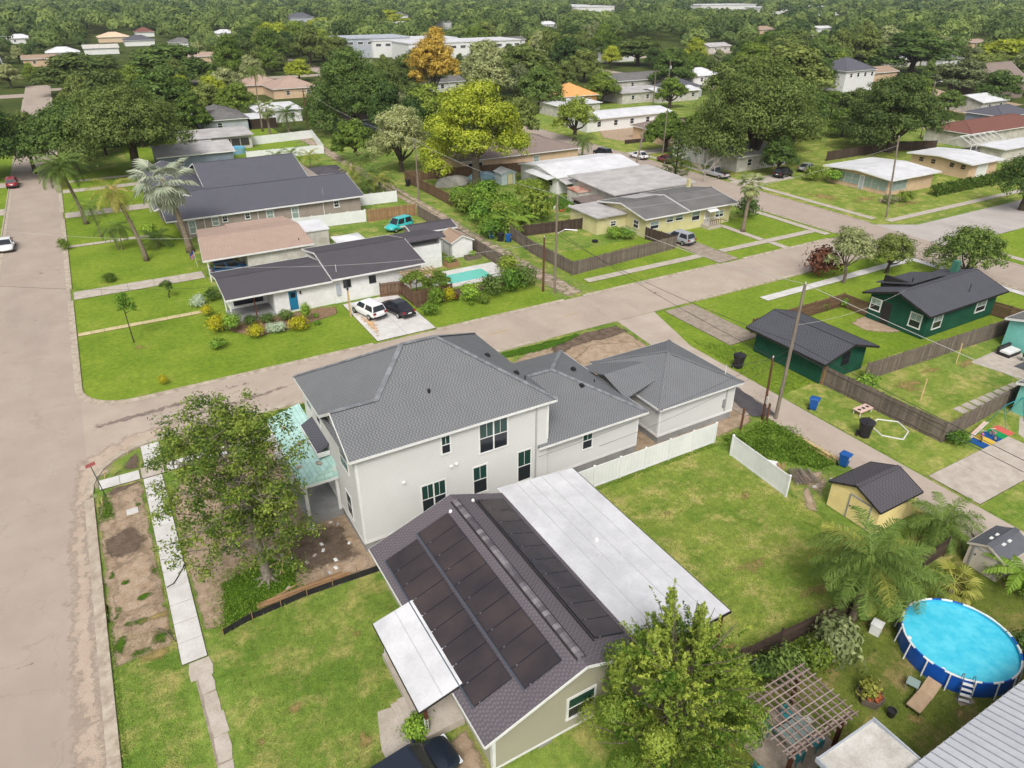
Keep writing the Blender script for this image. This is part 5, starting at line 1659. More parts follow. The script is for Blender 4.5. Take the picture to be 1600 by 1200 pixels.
# white metal roof house, grey flat house behind
h = box_house('white_metal_house', 'white house with large white metal roof behind the hedge', 66.8, 84.0, 100.2, 112, 2.8, WHITE, ROOFW, 'gableX', 1.0, .4, (('W', 101.4, 102.6, 1.1, 2.1), ('W', 104, 105.2, 1.1, 2.1), ('S', 69, 70, 1.1, 2.1)))
MB().slab([(65.0, 100.4, 2.6), (67.4, 100.4, 2.9), (67.4, 108, 2.9), (65.0, 108, 2.6)], (0, 0, -.1)).build('porch_roof', ROOFW, h)
MB().slab([(66.8, 97.6, 2.2), (71.2, 97.6, 2.2), (71.2, 99.8, 2.6), (66.8, 99.8, 2.6)], (0, 0, -.08)).build('awning', ROOFG, h)
h = box_house('grey_flat_house', 'house with wide streaked grey flat roof and screened porch', 68.5, 84.0, 86.6, 98.0, 2.7, WHITE_D, ROOFG, 'flat', .5, .7)
for k in range(7):
    MB().box(69.0 + k * 1.15, 70.05 + k * 1.15, 86.46, 86.58, 1.1, 2.4).build('porch_screen', SCREEN, h)
for k in range(5):
    MB().slab([(67.9 + .0, 88 + k * 2.1, 2.94 + k * .09), (84.6, 88 + k * 2.1, 2.94 + k * .09), (84.6, 88.06 + k * 2.1, 2.95 + k * .09), (67.9, 88.06 + k * 2.1, 2.95 + k * .09)], (0, 0, -.03)).build('roof_seam', WHITE_D, h)
box_house('rusty_shed', 'little white shed with rusty red roof behind the hedge', 66.2, 69.0, 93.0, 96.2, 1.8, WHITE_D, M('rust_roof', S(190, 110, 84, .8), S(214, 190, 176, .8), 1.2, .8), 'flat', .15, .1, cat='shed')
box_house('lean_to', 'low dark lean-to behind the yellow house', 63.4, 67.6, 86.2, 90.4, 1.7, DARKT, M('old_tin', S(150, 136, 128, .8), S(116, 104, 98, .8), 1.5, .7), 'flat', .2, .2, cat='shed')
shed('garden_shed', 'pale blue shed with white gable roof by the lime-green tree', 61.8, 64.6, 110.2, 112.8, 2.0, .6, M('shed_pale', S(206, 220, 224, .88), S(190, 206, 210, .86), 1, .7), ROOFW, 'Y', ('S', 63.0, 64.0, 1.8), CREAM, lapm=False)
h = box_house('brown_roof_house', 'tan house with large brown hipped roof behind the lime-green tree', 58.8, 84.5, 119.6, 134.0, 2.7, BEIGE, SH_BRN, 'hip', .3, .5, (('S', 74, 75.4, .9, 2.2, {'panes': (GLS_P, GLS_P)}), ('S', 60, 63, .2, 2.3, {'panes': (GLS, GLS)})))
# green house and garage
h = house('green_house', 'dark green house with graphite gable roof and white windows', 67, 34.6)
mb = MB().box(67.0, 79.0, 34.7, 40.9, -.05, 2.75)
lap(mb, 'W', 66.97, 34.65, 40.95, .1, 2.75, .17)
lap(mb, 'S', 34.67, 67, 79, .1, 2.75, .17)
lap_tri(mb, 'W', 66.97, 34.65, 40.95, 37.8, 2.75, 3.95, .17)
mb.build('wall', GREENW, h)
gable(h, 66.2, 79.6, 34.0, 41.5, 2.85, 4.1, 'X', SH_GRN, 37.8, .14, DARKT)
MB().slab([(69.0, 38.2, 4.35), (75, 38.2, 4.35), (75, 42.0, 3.3), (69.0, 42.0, 3.3)], (0, 0, -.14)).build('dormer_roof', SH_GRN, h)
MB().box(69.2, 74.8, 40.6, 41.6, 2.9, 3.35).box(69.2, 69.5, 38.4, 41.4, 3.3, 4.2).build('dormer_wall', DARKT, h)
for (f, p, a, b, c, d) in (('W', 66.95, 39.55, 40.8, 1.1, 2.45), ('W', 66.95, 35.1, 36.4, .9, 2.45), ('S', 34.65, 68.1, 69.6, .8, 2.4), ('S', 34.65, 75.4, 77.2, 1.0, 2.3)):
    window(h, f, p, a, b, c, d, .11, WHITE, (GLS_P, GLS), 1, 1)
door(h, 'W', 66.95, 38.4, 39.4, .2, 2.4, DARKT, GREENW)
MB().box(77.6, 78.2, 38.8, 39.4, 3.2, 4.9).build('chimney', M('chimney_green', S(70, 130, 110, .85), None, 2, .8), h)
vent(h, 74.6, 35.4, 3.35, .8, .04)
vent(h, 69.6, 38.6, 4.3, .4, .06)
g = house('green_garage', 'dark green garage with graphite roof beside the alley pole', 50.6, 33.6, 'garage')
mb = MB().box(50.7, 56.4, 33.7, 41.2, -.05, 2.4)
lap(mb, 'W', 50.67, 33.65, 41.2, .1, 2.4, .17)
lap(mb, 'S', 33.67, 50.65, 56.4, .1, 2.4, .17)
lap_tri(mb, 'S', 33.67, 50.65, 56.4, 53.5, 2.4, 3.35, .17)
mb.build('wall', GREENW, g)
gable(g, 49.9, 57.1, 32.9, 41.9, 2.45, 3.5, 'Y', SH_GRN, 53.5, .14, DARKT)
window(g, 'S', 33.65, 53.2, 54.2, 1.2, 2.4, .07, DARKT, (GLS, GLS), 1, 0)
# turquoise house at the right edge
h = box_house('turquoise_house', 'turquoise stucco house with grey roof at the right edge', 72.6, 90, 21.0, 30.0, 2.75, TEAL, SH_GRY2, 'gableX', 1.2, .35)
h = box_house('turquoise_annex', 'low turquoise annex with grey roof behind the stepping stones', 60.6, 72.0, 16.5, 22.6, 2.6, TEAL, SH_GRY2, 'gableX', .9, .3)
# right of the far street
h = box_house('beige_house', 'beige house with white flat roof and row of porch windows', 114.0, 126.0, 71.6, 83.6, 2.7, BEIGE, ROOFW, 'gableX', .5, .8)
for k in range(3):
    window(h, 'W', 114.0, 77.2 + k * 1.5, 78.6 + k * 1.5, .7, 2.4, .06, LGREY, (GLS_P, GLS_P), 1, 0)
for k in range(3):
    window(h, 'W', 114.0, 71.9 + k * 1.5, 73.3 + k * 1.5, .7, 2.4, .06, LGREY, (GLS_P, GLS_P), 1, 0)
for k in range(3):
    window(h, 'S', 71.6, 114.3 + k * 1.5, 115.7 + k * 1.5, .7, 2.4, .06, LGREY, (GLS_P, GLS_P), 1, 0)
door(h, 'W', 114.0, 76.4, 77.1, .1, 2.3, LGREY, WHITE)
box_house('beige_outbuilding', 'long beige outbuilding with white roof and four small windows', 137.2, 146.0, 71.8, 83.2, 2.7, BEIGE, ROOFW, 'gableX', .5, .7, (('W', 80.6, 81.6, 1.5, 2.4, {'panes': (GLS, GLS), 'frame': BEIGE}), ('W', 78.2, 79.2, 1.5, 2.4, {'frame': BEIGE}), ('W', 74.6, 75.6, 1.5, 2.4, {'frame': BEIGE}), ('W', 72.5, 73.5, 1.5, 2.4, {'frame': BEIGE}), ('S', 139.5, 143, .1, 2.3, {'panes': (WHITE, WHITE)})))
box_house('red_roof_house', 'house with red-brown roof behind the screened pool cage', 166, 196, 88.5, 99, 2.8, WHITE_D, SH_RED, 'hip', .3, .5)
box_house('white_annex', 'white flat annex roof right of the pool cage', 156.5, 172, 76.5, 81.0, 2.5, WHITE_D, ROOFW, 'flat', .1, .5)
t_ = thing('pool_cage', 'white framed screen pool cage behind the beige outbuilding', 'pool cage', (158, 83, 0))
mb = MB()
for k in range(7):
    x = 156 + k * 2.0
    MB().bar((x, 82.6, 0), (x, 82.6, 2.5), .12, .12).build('upright', WHITE, t_)
    MB().bar((x, 82.6, 2.5), (x, 85.4, 3.8), .12, .12).build('rafter', WHITE, t_)
    MB().bar((x, 85.4, 3.8), (x, 88.0, 2.6), .12, .12).build('rafter', WHITE, t_)
for y, z in ((82.6, 2.5), (85.4, 3.8), (82.6, 1.2)):
    MB().bar((155.9, y, z), (168.1, y, z), .12, .12).build('purlin', WHITE, t_)
MB().box(156, 168, 83, 88, 0, .3).build('deck', SCREEN, t_)
# ================================================================ THINGS IN THE YARDS
BLK = M('plastic_black', S(52, 50, 54, .8), S(40, 38, 42, .8), 3, .5, .35)
BLU = M('plastic_blue', S(30, 98, 178, .82), S(26, 88, 164, .82), 3, .45, .4)
RUB = glassmat('rubber', S(40, 40, 42, .8), .8, .2)
CHROME = M('steel_bright', S(206, 208, 212, .85), None, 4, .3, .5, .7)
# ---- above-ground pool
t_ = thing('swimming_pool', 'big round blue above-ground pool with white frame and ladder', 'pool', (32.95, 10.55, 0))
pc, pr0 = (32.95, 10.55, 0), 2.72
LIN = M('pool_liner_blue', S(26, 98, 200, .88), S(22, 86, 184, .88), 1.5, .4, .35)
AQUA = M('pool_liner_aqua', S(70, 186, 220, .86), S(84, 196, 228, .86), 1.0, .5, .3)
MB().lathe([(pr0, 0.0), (pr0 + .04, .5), (pr0, 1.06)], 48, pc).build('outer_wall', LIN, t_, smooth=True)
MB().lathe([(pr0 - .02, 1.06), (pr0 - .06, .3), (pr0 - .3, .08), (0, .06)], 48, pc).build('liner', AQUA, t_, smooth=True)
w_ = NT('pool_water_clear')
_n = w_.noise(w_.coord('World'), 1.6, 3)
w_.fin(w_.mix(w_.ramp(_n, .35, .65), S(62, 196, 226, .86), S(96, 212, 234, .88)), .04, .5)
w_.bump(w_.noise(w_.coord('World'), 5, 2), .08, .05)
MB().lathe([(pr0 - .04, .9), (pr0 * .5, .9), (0.001, .9)], 48, pc).build('water', w_.m, t_)
for k in range(16):
    a0, a1 = 2 * math.pi * k / 16 + .03, 2 * math.pi * (k + 1) / 16 - .03
    MB().tube([(pc[0] + pr0 * math.cos(a0 + (a1 - a0) * i / 5), pc[1] + pr0 * math.sin(a0 + (a1 - a0) * i / 5), 1.07) for i in range(6)], .045, 8).build('rim_tube', LIN if k % 3 else WHITE, t_)
    a = 2 * math.pi * k / 16
    MB().tube([(pc[0] + (pr0 + .07) * math.cos(a), pc[1] + (pr0 + .07) * math.sin(a), 1.07), (pc[0] + (pr0 + .17) * math.cos(a), pc[1] + (pr0 + .17) * math.sin(a), 0)], .038, 6).build('frame_leg', WHITE, t_)
    MB().tube([(pc[0] + pr0 * math.cos(a + s_ * .1), pc[1] + pr0 * math.sin(a + s_ * .1), 1.075) for s_ in (-1, 0, 1)], .055, 8).build('rim_joint', WHITE, t_)
la = math.radians(218)
ld = Vector((math.cos(la), math.sin(la), 0))
ls = Vector((-ld.y, ld.x, 0))
lo_ = Vector(pc) + ld * pr0
lad = MB()
for s_ in (-1, 1):
    lad.tube([lo_ + ld * .55 + ls * .24 * s_, lo_ + ld * .12 + ls * .24 * s_ + Vector((0, 0, 1.25)), lo_ + ls * .24 * s_ + Vector((0, 0, 1.42)), lo_ - ld * .14 + ls * .24 * s_ + Vector((0, 0, 1.25)), lo_ - ld * .25 + ls * .24 * s_ + Vector((0, 0, .4))], .022, 6)
lp = lad.build('ladder', M('ladder_grey', S(120, 130, 140, .8), None, 4, .4), t_)
for k in range(4):
    c = lo_ + ld * (.5 - .105 * k) + Vector((0, 0, .16 + .26 * k))
    MB().bar(c - ls * .24, c + ls * .24, .16, .04).build('tread', WHITE, lp)
for a in (2.55, 3.4):
    MB().tube([(pc[0] + (pr0 - .2) * math.cos(a), pc[1] + (pr0 - .2) * math.sin(a), .86), (pc[0] + (pr0 - .2) * math.cos(a), pc[1] + (pr0 - .2) * math.sin(a), .96)], .1, 10).build('skimmer', WHITE, t_)
# pump box, stone slab
thing1('pump_box', MB().cbox(30.55, 13.5, .32, .55, .5, .64, .3).cbox(30.55, 13.5, .66, .62, .57, .06, .3), WHITE, 'white pump box between palm trunk and pool', 'box')
struct('paving_slab', MB().prism([(30.1, 8.5), (30.9, 8.25), (31.1, 8.6), (30.3, 8.9)], -.02, .04), CONC_OLD)
# ---- lounger and small table
t_ = thing('sun_lounger', 'tan sun lounger with raised backrest in front of the pool', 'lounger', (28.7, 9.62, 0), R(8))
TAN = M('fabric_tan', S(196, 170, 140, .82), S(180, 154, 126, .82), 3, .9, .1)
def lp_(mb, nm, m): return mb.build(nm, m, None)
def sub(nm, mb, m, par):
    o = bpy.data.objects.new(nm, mb.mesh(nm, m))
    col.objects.link(o)
    o.parent = par
    return o
sub('seat', MB().box(-1.0, .3, -.33, .33, .3, .36), TAN, t_)
sub('backrest', MB().slab([(.3, -.33, .36), (1.0, -.33, .78), (1.0, .33, .78), (.3, .33, .36)], (0, 0, -.06)), TAN, t_)
for x in (-.9, .25):
    for y in (-.28, .28):
        sub('leg', MB().box(x - .025, x + .025, y - .025, y + .025, 0, .3), DARKT, t_)
sub('back_strut', MB().bar((.8, 0, .6), (.85, 0, 0), .04, .04), DARKT, t_)
t_ = thing('side_table', 'small glass-topped side table beside the tan lounger', 'table', (29.0, 10.35, 0), R(20))
sub('table_top', MB().box(-.28, .28, -.28, .28, .42, .45), GLS_P, t_)
for x in (-.24, .24):
    for y in (-.24, .24):
        sub('leg', MB().box(x - .02, x + .02, y - .02, y + .02, 0, .42), CHROME, t_)
# ---- planter and pot
t_ = thing('planter_box', 'hexagonal weathered planter with grasses and orange clay pots', 'planter', (26.65, 11.0, 0))
for k in range(6):
    a0, a1 = math.pi / 3 * k, math.pi / 3 * (k + 1)
    p0, p1 = Vector((.62 * math.cos(a0), .62 * math.sin(a0), .2)), Vector((.62 * math.cos(a1), .62 * math.sin(a1), .2))
    sub('board', MB().bar(p0, p1, .05, .4), W_GREY, t_)
sub('soil', MB().lathe([(.55, .3), (0, .32)], 6), JOINT, t_)
sub('plants', MB(), None, t_) if False else None
o = bpy.data.objects.new('plants', shrub_me(5, .5, .9, L_PALMY, 350, .22))
col.objects.link(o); o.parent = t_; o.location = (0, .1, .2)
CLAY = M('terracotta', S(196, 116, 76, .8), S(176, 100, 66, .8), 4, .8, .2)
for k, (x, y) in enumerate(((.2, -.35), (-.1, -.42), (-.36, -.2), (.4, -.1))):
    sub('clay_pot', MB().lathe([(0, .28), (.1, .28), (.14, .46), (.12, .46), (.1, .38), (0, .38)], 10, (x, y, 0)), CLAY, t_)
thing1('plant_pot', MB().lathe([(0, 0), (.16, 0), (.22, .42), (.19, .42), (.17, .34), (0, .34)], 14, (26.7, 9.9, 0)), BLK, 'round black plant pot beside the hexagonal planter', 'pot')
# ---- pergola
WP = tintmat('wood_pinkgrey', S(150, 130, 122, .78), S(186, 168, 158, .8), scale=5)
t_ = thing('pergola', 'weathered wooden pergola with open slat roof over teal patio furniture', 'pergola', (21.4, 11.45, 0))
for x in (19.75, 23.0):
    for y in (10.2, 12.7):
        MB().box(x - .08, x + .08, y - .08, y + .08, 0, 2.15).build('post', POSTB, t_)
for y in (10.2, 12.7):
    MB().box(19.3, 23.5, y - .04, y + .04, 2.1, 2.26).build('beam', WP, t_, tint=True)
for k in range(12):
    x = 19.4 + k * 4.0 / 11
    b = MB(); b.tint = rnd.random()
    b.box(x - .025, x + .025, 9.85, 13.05, 2.262, 2.38).build('rafter', WP, t_, tint=True)
for k in range(10):
    y = 9.98 + k * 2.95 / 9
    b = MB(); b.tint = rnd.random()
    b.box(19.15, 23.6, y - .022, y + .022, 2.382, 2.42).build('slat', WP, t_, tint=True)
struct('patio', MB().box(19.4, 23.2, 9.9, 12.9, -.02, .03), CONC_OLD)
TEALM = M('metal_teal', S(60, 160, 168, .82), S(50, 146, 156, .82), 3, .45, .4)
t_ = thing('patio_table', 'teal patio table under the pergola', 'table', (21.6, 11.4, 0))
sub('table_top', MB().box(-.8, .8, -.45, .45, .7, .74), GLS_P, t_)
for x in (-.7, .7):
    for y in (-.38, .38):
        sub('leg', MB().box(x - .03, x + .03, y - .03, y + .03, 0, .7), TEALM, t_)
def chair(label, x, y, rz):
    t = thing('patio_chair', label, 'chair', (x, y, 0), rz, 'teal chairs under the pergola')
    sub('seat', MB().box(-.24, .24, -.24, .24, .4, .44), TEALM, t)
    sub('backrest', MB().box(-.24, .24, .2, .24, .44, .92), TEALM, t)
    for a in (-.21, .21):
        for b in (-.21, .21):
            sub('leg', MB().box(a - .02, a + .02, b - .02, b + .02, 0, .4), TEALM, t)
for k, (x, y, rz, lb) in enumerate(((20.9, 12.25, 0, 'teal chair at the far left side of the pergola table'), (22.2, 12.25, 0, 'teal chair at the far right side of the pergola table'), (20.9, 10.6, math.pi, 'teal chair at the near left side of the pergola table'), (22.2, 10.6, math.pi, 'teal chair at the near right side of the pergola table'), (18.9, 10.9, 1.3, 'teal chair outside the pergola beside the big yellow-green tree'))):
    chair(lb, x, y, rz)
for k, (x, y, s_) in enumerate(((22.8, 11.6, .3), (22.9, 11.0, .22), (22.4, 12.6, .26))):
    t = thing('flower_pot', ('white flower pot at the right under the pergola', 'small white flower pot nearest the pergola post', 'white flower pot at the back under the pergola')[k], 'pot', (x, y, 0.03))
    sub('pot', MB().lathe([(0, 0), (s_ * .5, 0), (s_ * .75, s_ * 1.3), (s_ * .6, s_ * 1.3), (0, s_ * 1.1)], 12), WHITE, t)
    o = bpy.data.objects.new('plants', shrub_me(k + 60, s_ * 1.2, s_ * 2, L_SHR, 160, .1)); col.objects.link(o); o.parent = t; o.location = (0, 0, s_)
# ---- sheds by the alley
sh = shed('garden_shed', 'pale yellow shed with charcoal shingle roof beside the alley', 37.35, 41.3, 18.6, 22.1, 1.95, .85, YELL, SH_DRK, 'X', ('W', 19.2, 20.6, 1.85), YELL, .18, True, DARKT)
PLB = M('plastic_beige', S(216, 206, 190, .86), S(200, 190, 174, .85), 1, .6, .3)
sh = shed('garden_shed', 'beige plastic shed with grey roof and white skylights', 39.9, 42.7, 12.3, 14.3, 1.55, .55, PLB, M('plastic_grey', S(110, 112, 118, .8), None, 2, .6), 'X', ('W', 12.6, 13.9, 1.5), PLB, .1, False)
for k, (x, y) in enumerate(((40.9, 13.0), (41.5, 13.0), (40.9, 13.7), (41.5, 13.7))):
    z = 2.1 - abs(y - 13.3) * .5
    MB().cbox(x, y, z + .02, .3, .16, .04, .1).build('skylight', WHITE, sh)
# ---- metal-roofed house in the corner
h = house('metal_roof_house', 'house with ribbed pale grey metal roof at the lower right', 16, -4)
MB().box(16, 38, -4, 6.6, -.05, 2.8).build('wall', WHITE_D, h)
rz0, rs = 2.95, .28
rf = MB().slab([(15.5, 7.05, rz0), (15.5, 1.2, rz0 + rs * 5.85), (38.5, 1.2, rz0 + rs * 5.85), (38.5, 7.05, rz0)][::-1], (0, 0, -.1)).slab([(15.5, 1.2, rz0 + rs * 5.85), (38.5, 1.2, rz0 + rs * 5.85), (38.5, -4.6, rz0), (15.5, -4.6, rz0)][::-1], (0, 0, -.1)).build('roof', METALR, h)
RIBM = M('roof_rib_grey', S(178, 181, 188, .82), None, 2, .5, .35)
for k in range(52):
    x = 15.7 + k * .44
    MB().bar((x, 7.06, rz0 + .02), (x, 1.2, rz0 + rs * 5.85 + .02), .035, .05).build('roof_rib', RIBM, rf)
MB().bar((15.5, 1.2, rz0 + rs * 5.85 + .05), (38.5, 1.2, rz0 + rs * 5.85 + .05), .3, .04).build('ridge_cap', METALR, rf)
pr_ = MB().slab([(19.9, 7.1, 2.78), (23.5, 7.1, 2.78), (23.5, 9.25, 2.62), (19.9, 9.25, 2.62)], (0, 0, -.09)).build('porch_roof', WHITE_D, h)
MB().box(19.86, 19.92, 7.1, 9.3, 2.55, 2.84).box(19.9, 23.54, 9.25, 9.31, 2.5, 2.72).box(23.5, 23.56, 7.1, 9.3, 2.55, 2.84).build('gutter', LGREY, pr_)
for x in (20.1, 23.3):
    MB().box(x - .05, x + .05, 9.0, 9.1, 0, 2.54).build('post', WHITE, h)
hip(h, 16.4, 19.7, 6.4, 9.0, 2.5, .32, METALR, WHITE, name='annex_roof')
MB().box(16.6, 19.5, 6.6, 8.8, 0, 2.45).build('annex_wall', WHITE_D, h)
# ---- bins
def bin_parts():
    t = thing('wheelie_bin', None, None)
    sub('body', MB().loft([[(-.24, -.26, .06), (.24, -.26, .06), (.24, .26, .06), (-.24, .26, .06)], [(-.29, -.34, 1.0), (.29, -.34, 1.0), (.29, .34, 1.0), (-.29, .34, 1.0)]]).box(-.31, .31, -.36, .36, .94, .99), BLU, t)
    sub('lid', MB().loft([[(-.32, -.4, 1.0), (.32, -.4, 1.0), (.32, .38, 1.0), (-.32, .38, 1.0)], [(-.27, -.34, 1.09), (.27, -.34, 1.09), (.27, .34, 1.09), (-.27, .34, 1.09)]]), BLU, t)
    for s_ in (-1, 1):
        sub('wheel', MB().tube([(s_ * .27, .3, .12), (s_ * .33, .3, .12)], .12, 12), RUB, t)
    sub('handle', MB().tube([(-.25, .4, .95), (.25, .4, .95)], .02, 6), BLU, t)
    sub('sticker', MB().box(-.12, .12, -.338, -.325, .62, .84), WHITE, t)
    return t
b0 = bin_parts()
bl = (('blue recycling bin on the alley edge nearest the leaning pole', 46.75, 31.0, .5), ('blue recycling bin with white sticker beside the lumber strip', 42.15, 24.5, .2), ('blue bin left of the round black one by the gravel alley', 45.7, 84.6, .8), ('blue bin right of the round black one by the gravel alley', 47.0, 82.0, .6))
for i, (lb, x, y, a) in enumerate(bl):
    o = b0 if i == 0 else copy_tree(b0)
    o.location = (x, y, 0.03 if x > 46 or x < 45 else .02)
    o.rotation_euler = (0, 0, a)
    tag(o, lb, 'bin', 'blue bins along the alley')
def tub(label, x, y, s_=1.0):
    t = thing('rubbish_bin', label, 'bin', (x, y, 0), rnd.random(), 'round black bins along the alley')
    t.scale = (s_,) * 3
    sub('body', MB().lathe([(0, .02), (.34, .02), (.38, .5), (.46, 1.02), (.49, 1.02), (.49, 1.08), (.42, 1.08)], 24), BLK, t)
    sub('lid', MB().lathe([(.5, 1.06), (.5, 1.12), (.3, 1.2), (0, 1.22)], 24), BLK, t)
    sub('lid_handle', MB().bar((-.42, 0, 1.2), (.42, 0, 1.2), .1, .08), BLK, t)
    sub('axle', MB().tube([(-.3, .42, .12), (.3, .42, .12)], .09, 8), BLK, t)
tub('round black bin on the grass behind the new garage', 46.9, 39.5, 1.15)
tub('big round black bin at the weathered fence', 46.9, 26.3, 1.2)
tub('round black bin between two blue bins by the gravel alley', 46.3, 82.9, 1.0)
tub('black bin at the foot of the tall alley pole', 47.3, 118.0, 1.0)
# ---- heap of boards, planks, silt fence
def heap(name, label, items, m, cat='lumber'):
    t = thing(name, label, cat, (items[0][0], items[0][1], 0))
    for (x, y, z, l, w, h_, rz, tl) in items:
        b = MB(); b.tint = rnd.random()
        b.bar((x - l / 2 * math.cos(rz), y - l / 2 * math.sin(rz), z), (x + l / 2 * math.cos(rz), y + l / 2 * math.sin(rz), z + tl), w, h_)
        b.build('board', m, t, tint=True)
    return t
q = random.Random(12)
heap('scrap_lumber', 'heap of grey pallet boards behind the short vinyl fence', [(37.6 + k * .17, 25.2 - k * .08 + q.uniform(-.05, .05), .22 + q.uniform(0, .18), 1.7 + q.uniform(-.3, .2), .11, .03, 1.15 + q.uniform(-.08, .08), q.uniform(-.08, .1)) for k in range(9)], W_GREY)
heap('scrap_lumber', 'loose reddish boards lying across the pallet heap', [(36.9, 26.1, .35, 1.2, .25, .04, .4, .15), (37.2, 25.8, .45, 1.5, .14, .05, .7, .25), (37.0, 25.4, .2, .9, .3, .03, -.4, .05), (37.3, 26.2, .5, 1.1, .2, .04, .9, .05)], W_TAN)
thing1('foam_sheet', MB().prism([(36.3, 26.6), (37.4, 26.2), (37.9, 26.9), (37.3, 27.6), (36.5, 27.4)], .3, .42), WHITE, 'white foam sheet on the heap behind the short vinyl fence', 'sheet')
heap('timber_strip', 'pale timber beams lying along the alley edge', [(42.35, 27.0, .09, 3.9, .2, .14, math.pi / 2 + .03, 0), (41.95, 26.9, .06, 3.6, .16, .1, math.pi / 2 + .05, 0), (42.15, 26.2, .2, 2.6, .12, .08, math.pi / 2 + .02, 0)], W_NEW, 'timber')
for k in range(9):
    x, y = q.uniform(37.6, 40.2), q.uniform(22.9, 25.4)
    s_ = q.uniform(.14, .3)
    thing1('rubble_piece', MB().cbox(x, y, s_ * .3, s_ * 1.6, s_, s_ * .6, q.uniform(0, 3), q.uniform(.6, .9)), (CONC, CONC_OLD, WHITE_D)[k % 3], 'broken concrete piece on the sandy ground by the yellow shed', 'rubble', 'rubble by the yellow shed')
heap('plank_stack', 'stack of long pale planks beside the black silt fence', [(4.7, 31.95, .1, 5.4, .2, .08, .0, 0), (4.5, 32.2, .1, 5.0, .2, .08, .02, 0), (4.9, 32.05, .19, 4.6, .18, .06, -.02, 0), (3.4, 32.4, .06, 2.4, .1, .06, .25, 0)], W_TAN)
heap('loose_boards', 'yellow new boards at the foot of the magnolia', [(3.9, 35.0, .08, 1.3, .09, .05, .1, .05), (4.1, 34.6, .12, 1.6, .09, .05, 1.1, .2), (3.8, 34.3, .06, .9, .09, .05, 2.3, 0), (4.5, 35.4, .05, .8, .09, .05, .5, 0)], W_NEW)
t_ = thing('silt_fence', 'low black silt fence between building plot and front lawn', 'silt fence', (0, 31.2, 0))
pts = [(0.0, 31.0), (1.6, 31.35), (4.7, 31.55), (9.0, 31.35)]
mb = MB()
for (ax, ay), (bx, by) in zip(pts[:-1], pts[1:]):
    mb.slab([(ax, ay, 0), (bx, by, 0), (bx, by + .05, .42), (ax, ay + .03, .38)], (0, .015, 0))
mb.build('fabric', BLK, t_)
for x in (0.0, 1.6, 3.2, 4.7, 6.2, 7.7):
    y = 31.0 + (.35 * x / 1.6 if x < 1.6 else .35 + .2 * min(1, (x - 1.6) / 3.1))
    MB().box(x - .02, x + .02, y - .06, y - .02, 0, .7).build('stake', W_TAN, t_, tint=True)
rub = random.Random(3)
for k in range(26):
    x, y = rub.uniform(3.6, 8.4), rub.uniform(32.6, 37.2)
    s_ = rub.uniform(.08, .26)
    thing1('site_litter', MB().cbox(x, y, s_ * .15, s_ * 1.5, s_, s_ * .3, rub.uniform(0, 3), rub.uniform(.6, 1)), (WHITE, CONC, TAN, LGREY)[k % 4], 'scrap of wrapping or mortar on the bare soil by the porch', 'litter', 'litter on the building plot')
thing1('bucket', MB().lathe([(0, .02), (.14, .02), (.17, .38), (.15, .38), (.13, .1), (0, .1)], 16, (6.6, 36.9, .0)), WHITE, 'white bucket in front of the new porch', 'bucket')
thing1('utility_cover', MB().box(-3.6, -2.9, 44.5, 45.15, -.02, .05), CONC_NEW, 'pale square utility cover in the bare verge', 'cover')
thing1('dry_branch', MB().tube([(-3.0, 33.2, .05), (-2.6, 32.6, .1), (-2.3, 31.8, .05)], [.04, .05, .025], 6), BARK, 'dry pale branch lying on the verge', 'branch')
thing1('cable', MB().tube([(-2.2, 36.2, .09), (-1.8, 36.3, .1), (-1.3, 37.1, .1), (-.9, 37.8, .08)], .03, 6), BLK, 'thin dark hose across the new pavement', 'hose')
t_ = thing('street_sign', 'street sign on thin green post at the corner', 'sign', (-4.7, 47.6, 0))
MB().tube([(-4.7, 47.6, 0), (-4.95, 47.7, 2.5)], .03, 8).build('post', M('post_green', S(50, 84, 70, .8), None, 3, .6), t_)
MB().cbox(-4.95, 47.7, 2.62, .62, .04, .26, .4).build('sign_plate', M('sign_pink', S(206, 120, 120, .85), None, 3, .5), t_)
for k, (x, y, rz) in enumerate(((-4.95, 46.5, .3), (-2.9, 52.3, .9), (-4.6, 49.8, .2))):
    thing1('survey_stake', MB().bar((x, y, 0), (x + .1 * math.cos(rz), y + .1, .6), .05, .03), W_NEW, ('yellow stake at the kerb below the street sign', 'yellow stake on the corner verge by the new slab', 'yellow stake at the ramp of the corner pavement')[k], 'stake', tint=True)
# ---- yard behind the alley fence (right)
SW = M('plastic_white', S(240, 240, 236, .9), None, 3, .5)
q6 = [(48.1, 25.6), (48.6, 26.9), (49.9, 27.3), (51.0, 26.2), (50.4, 24.9), (49.0, 24.4)]
t_ = thing('plastic_frame', 'white hexagonal plastic frame lying on the grass by the fence', 'frame', (49.5, 25.9, 0))
for k in range(6):
    a, b = q6[k], q6[(k + 1) % 6]
    MB().tube([(a[0], a[1], .06), (b[0], b[1], .06)], .05, 6).build('tube', SW, t_)
t_ = thing('toy_table', 'pinkish toy table with round holes beside the big black bin', 'toy', (49.8, 28.6, 0))
MB().box(49.0, 50.6, 28.2, 29.0, .4, .46).build('table_top', M('toy_pink', S(236, 204, 190, .88), None, 3, .6), t_)
for k in range(3):
    MB().lathe([(.15, .468), (0, .468)], 12, (49.3 + k * .5, 28.6, 0)).build('hole', DARKT, t_)
for x in (49.1, 50.5):
    for y in (28.3, 28.9):
        MB().box(x - .03, x + .03, y - .03, y + .03, 0, .4).build('leg', SW, t_)
MATC = {'red': (230, 110, 100), 'green': (20, 160, 90), 'blue': (30, 90, 160), 'yellow': (236, 200, 80)}
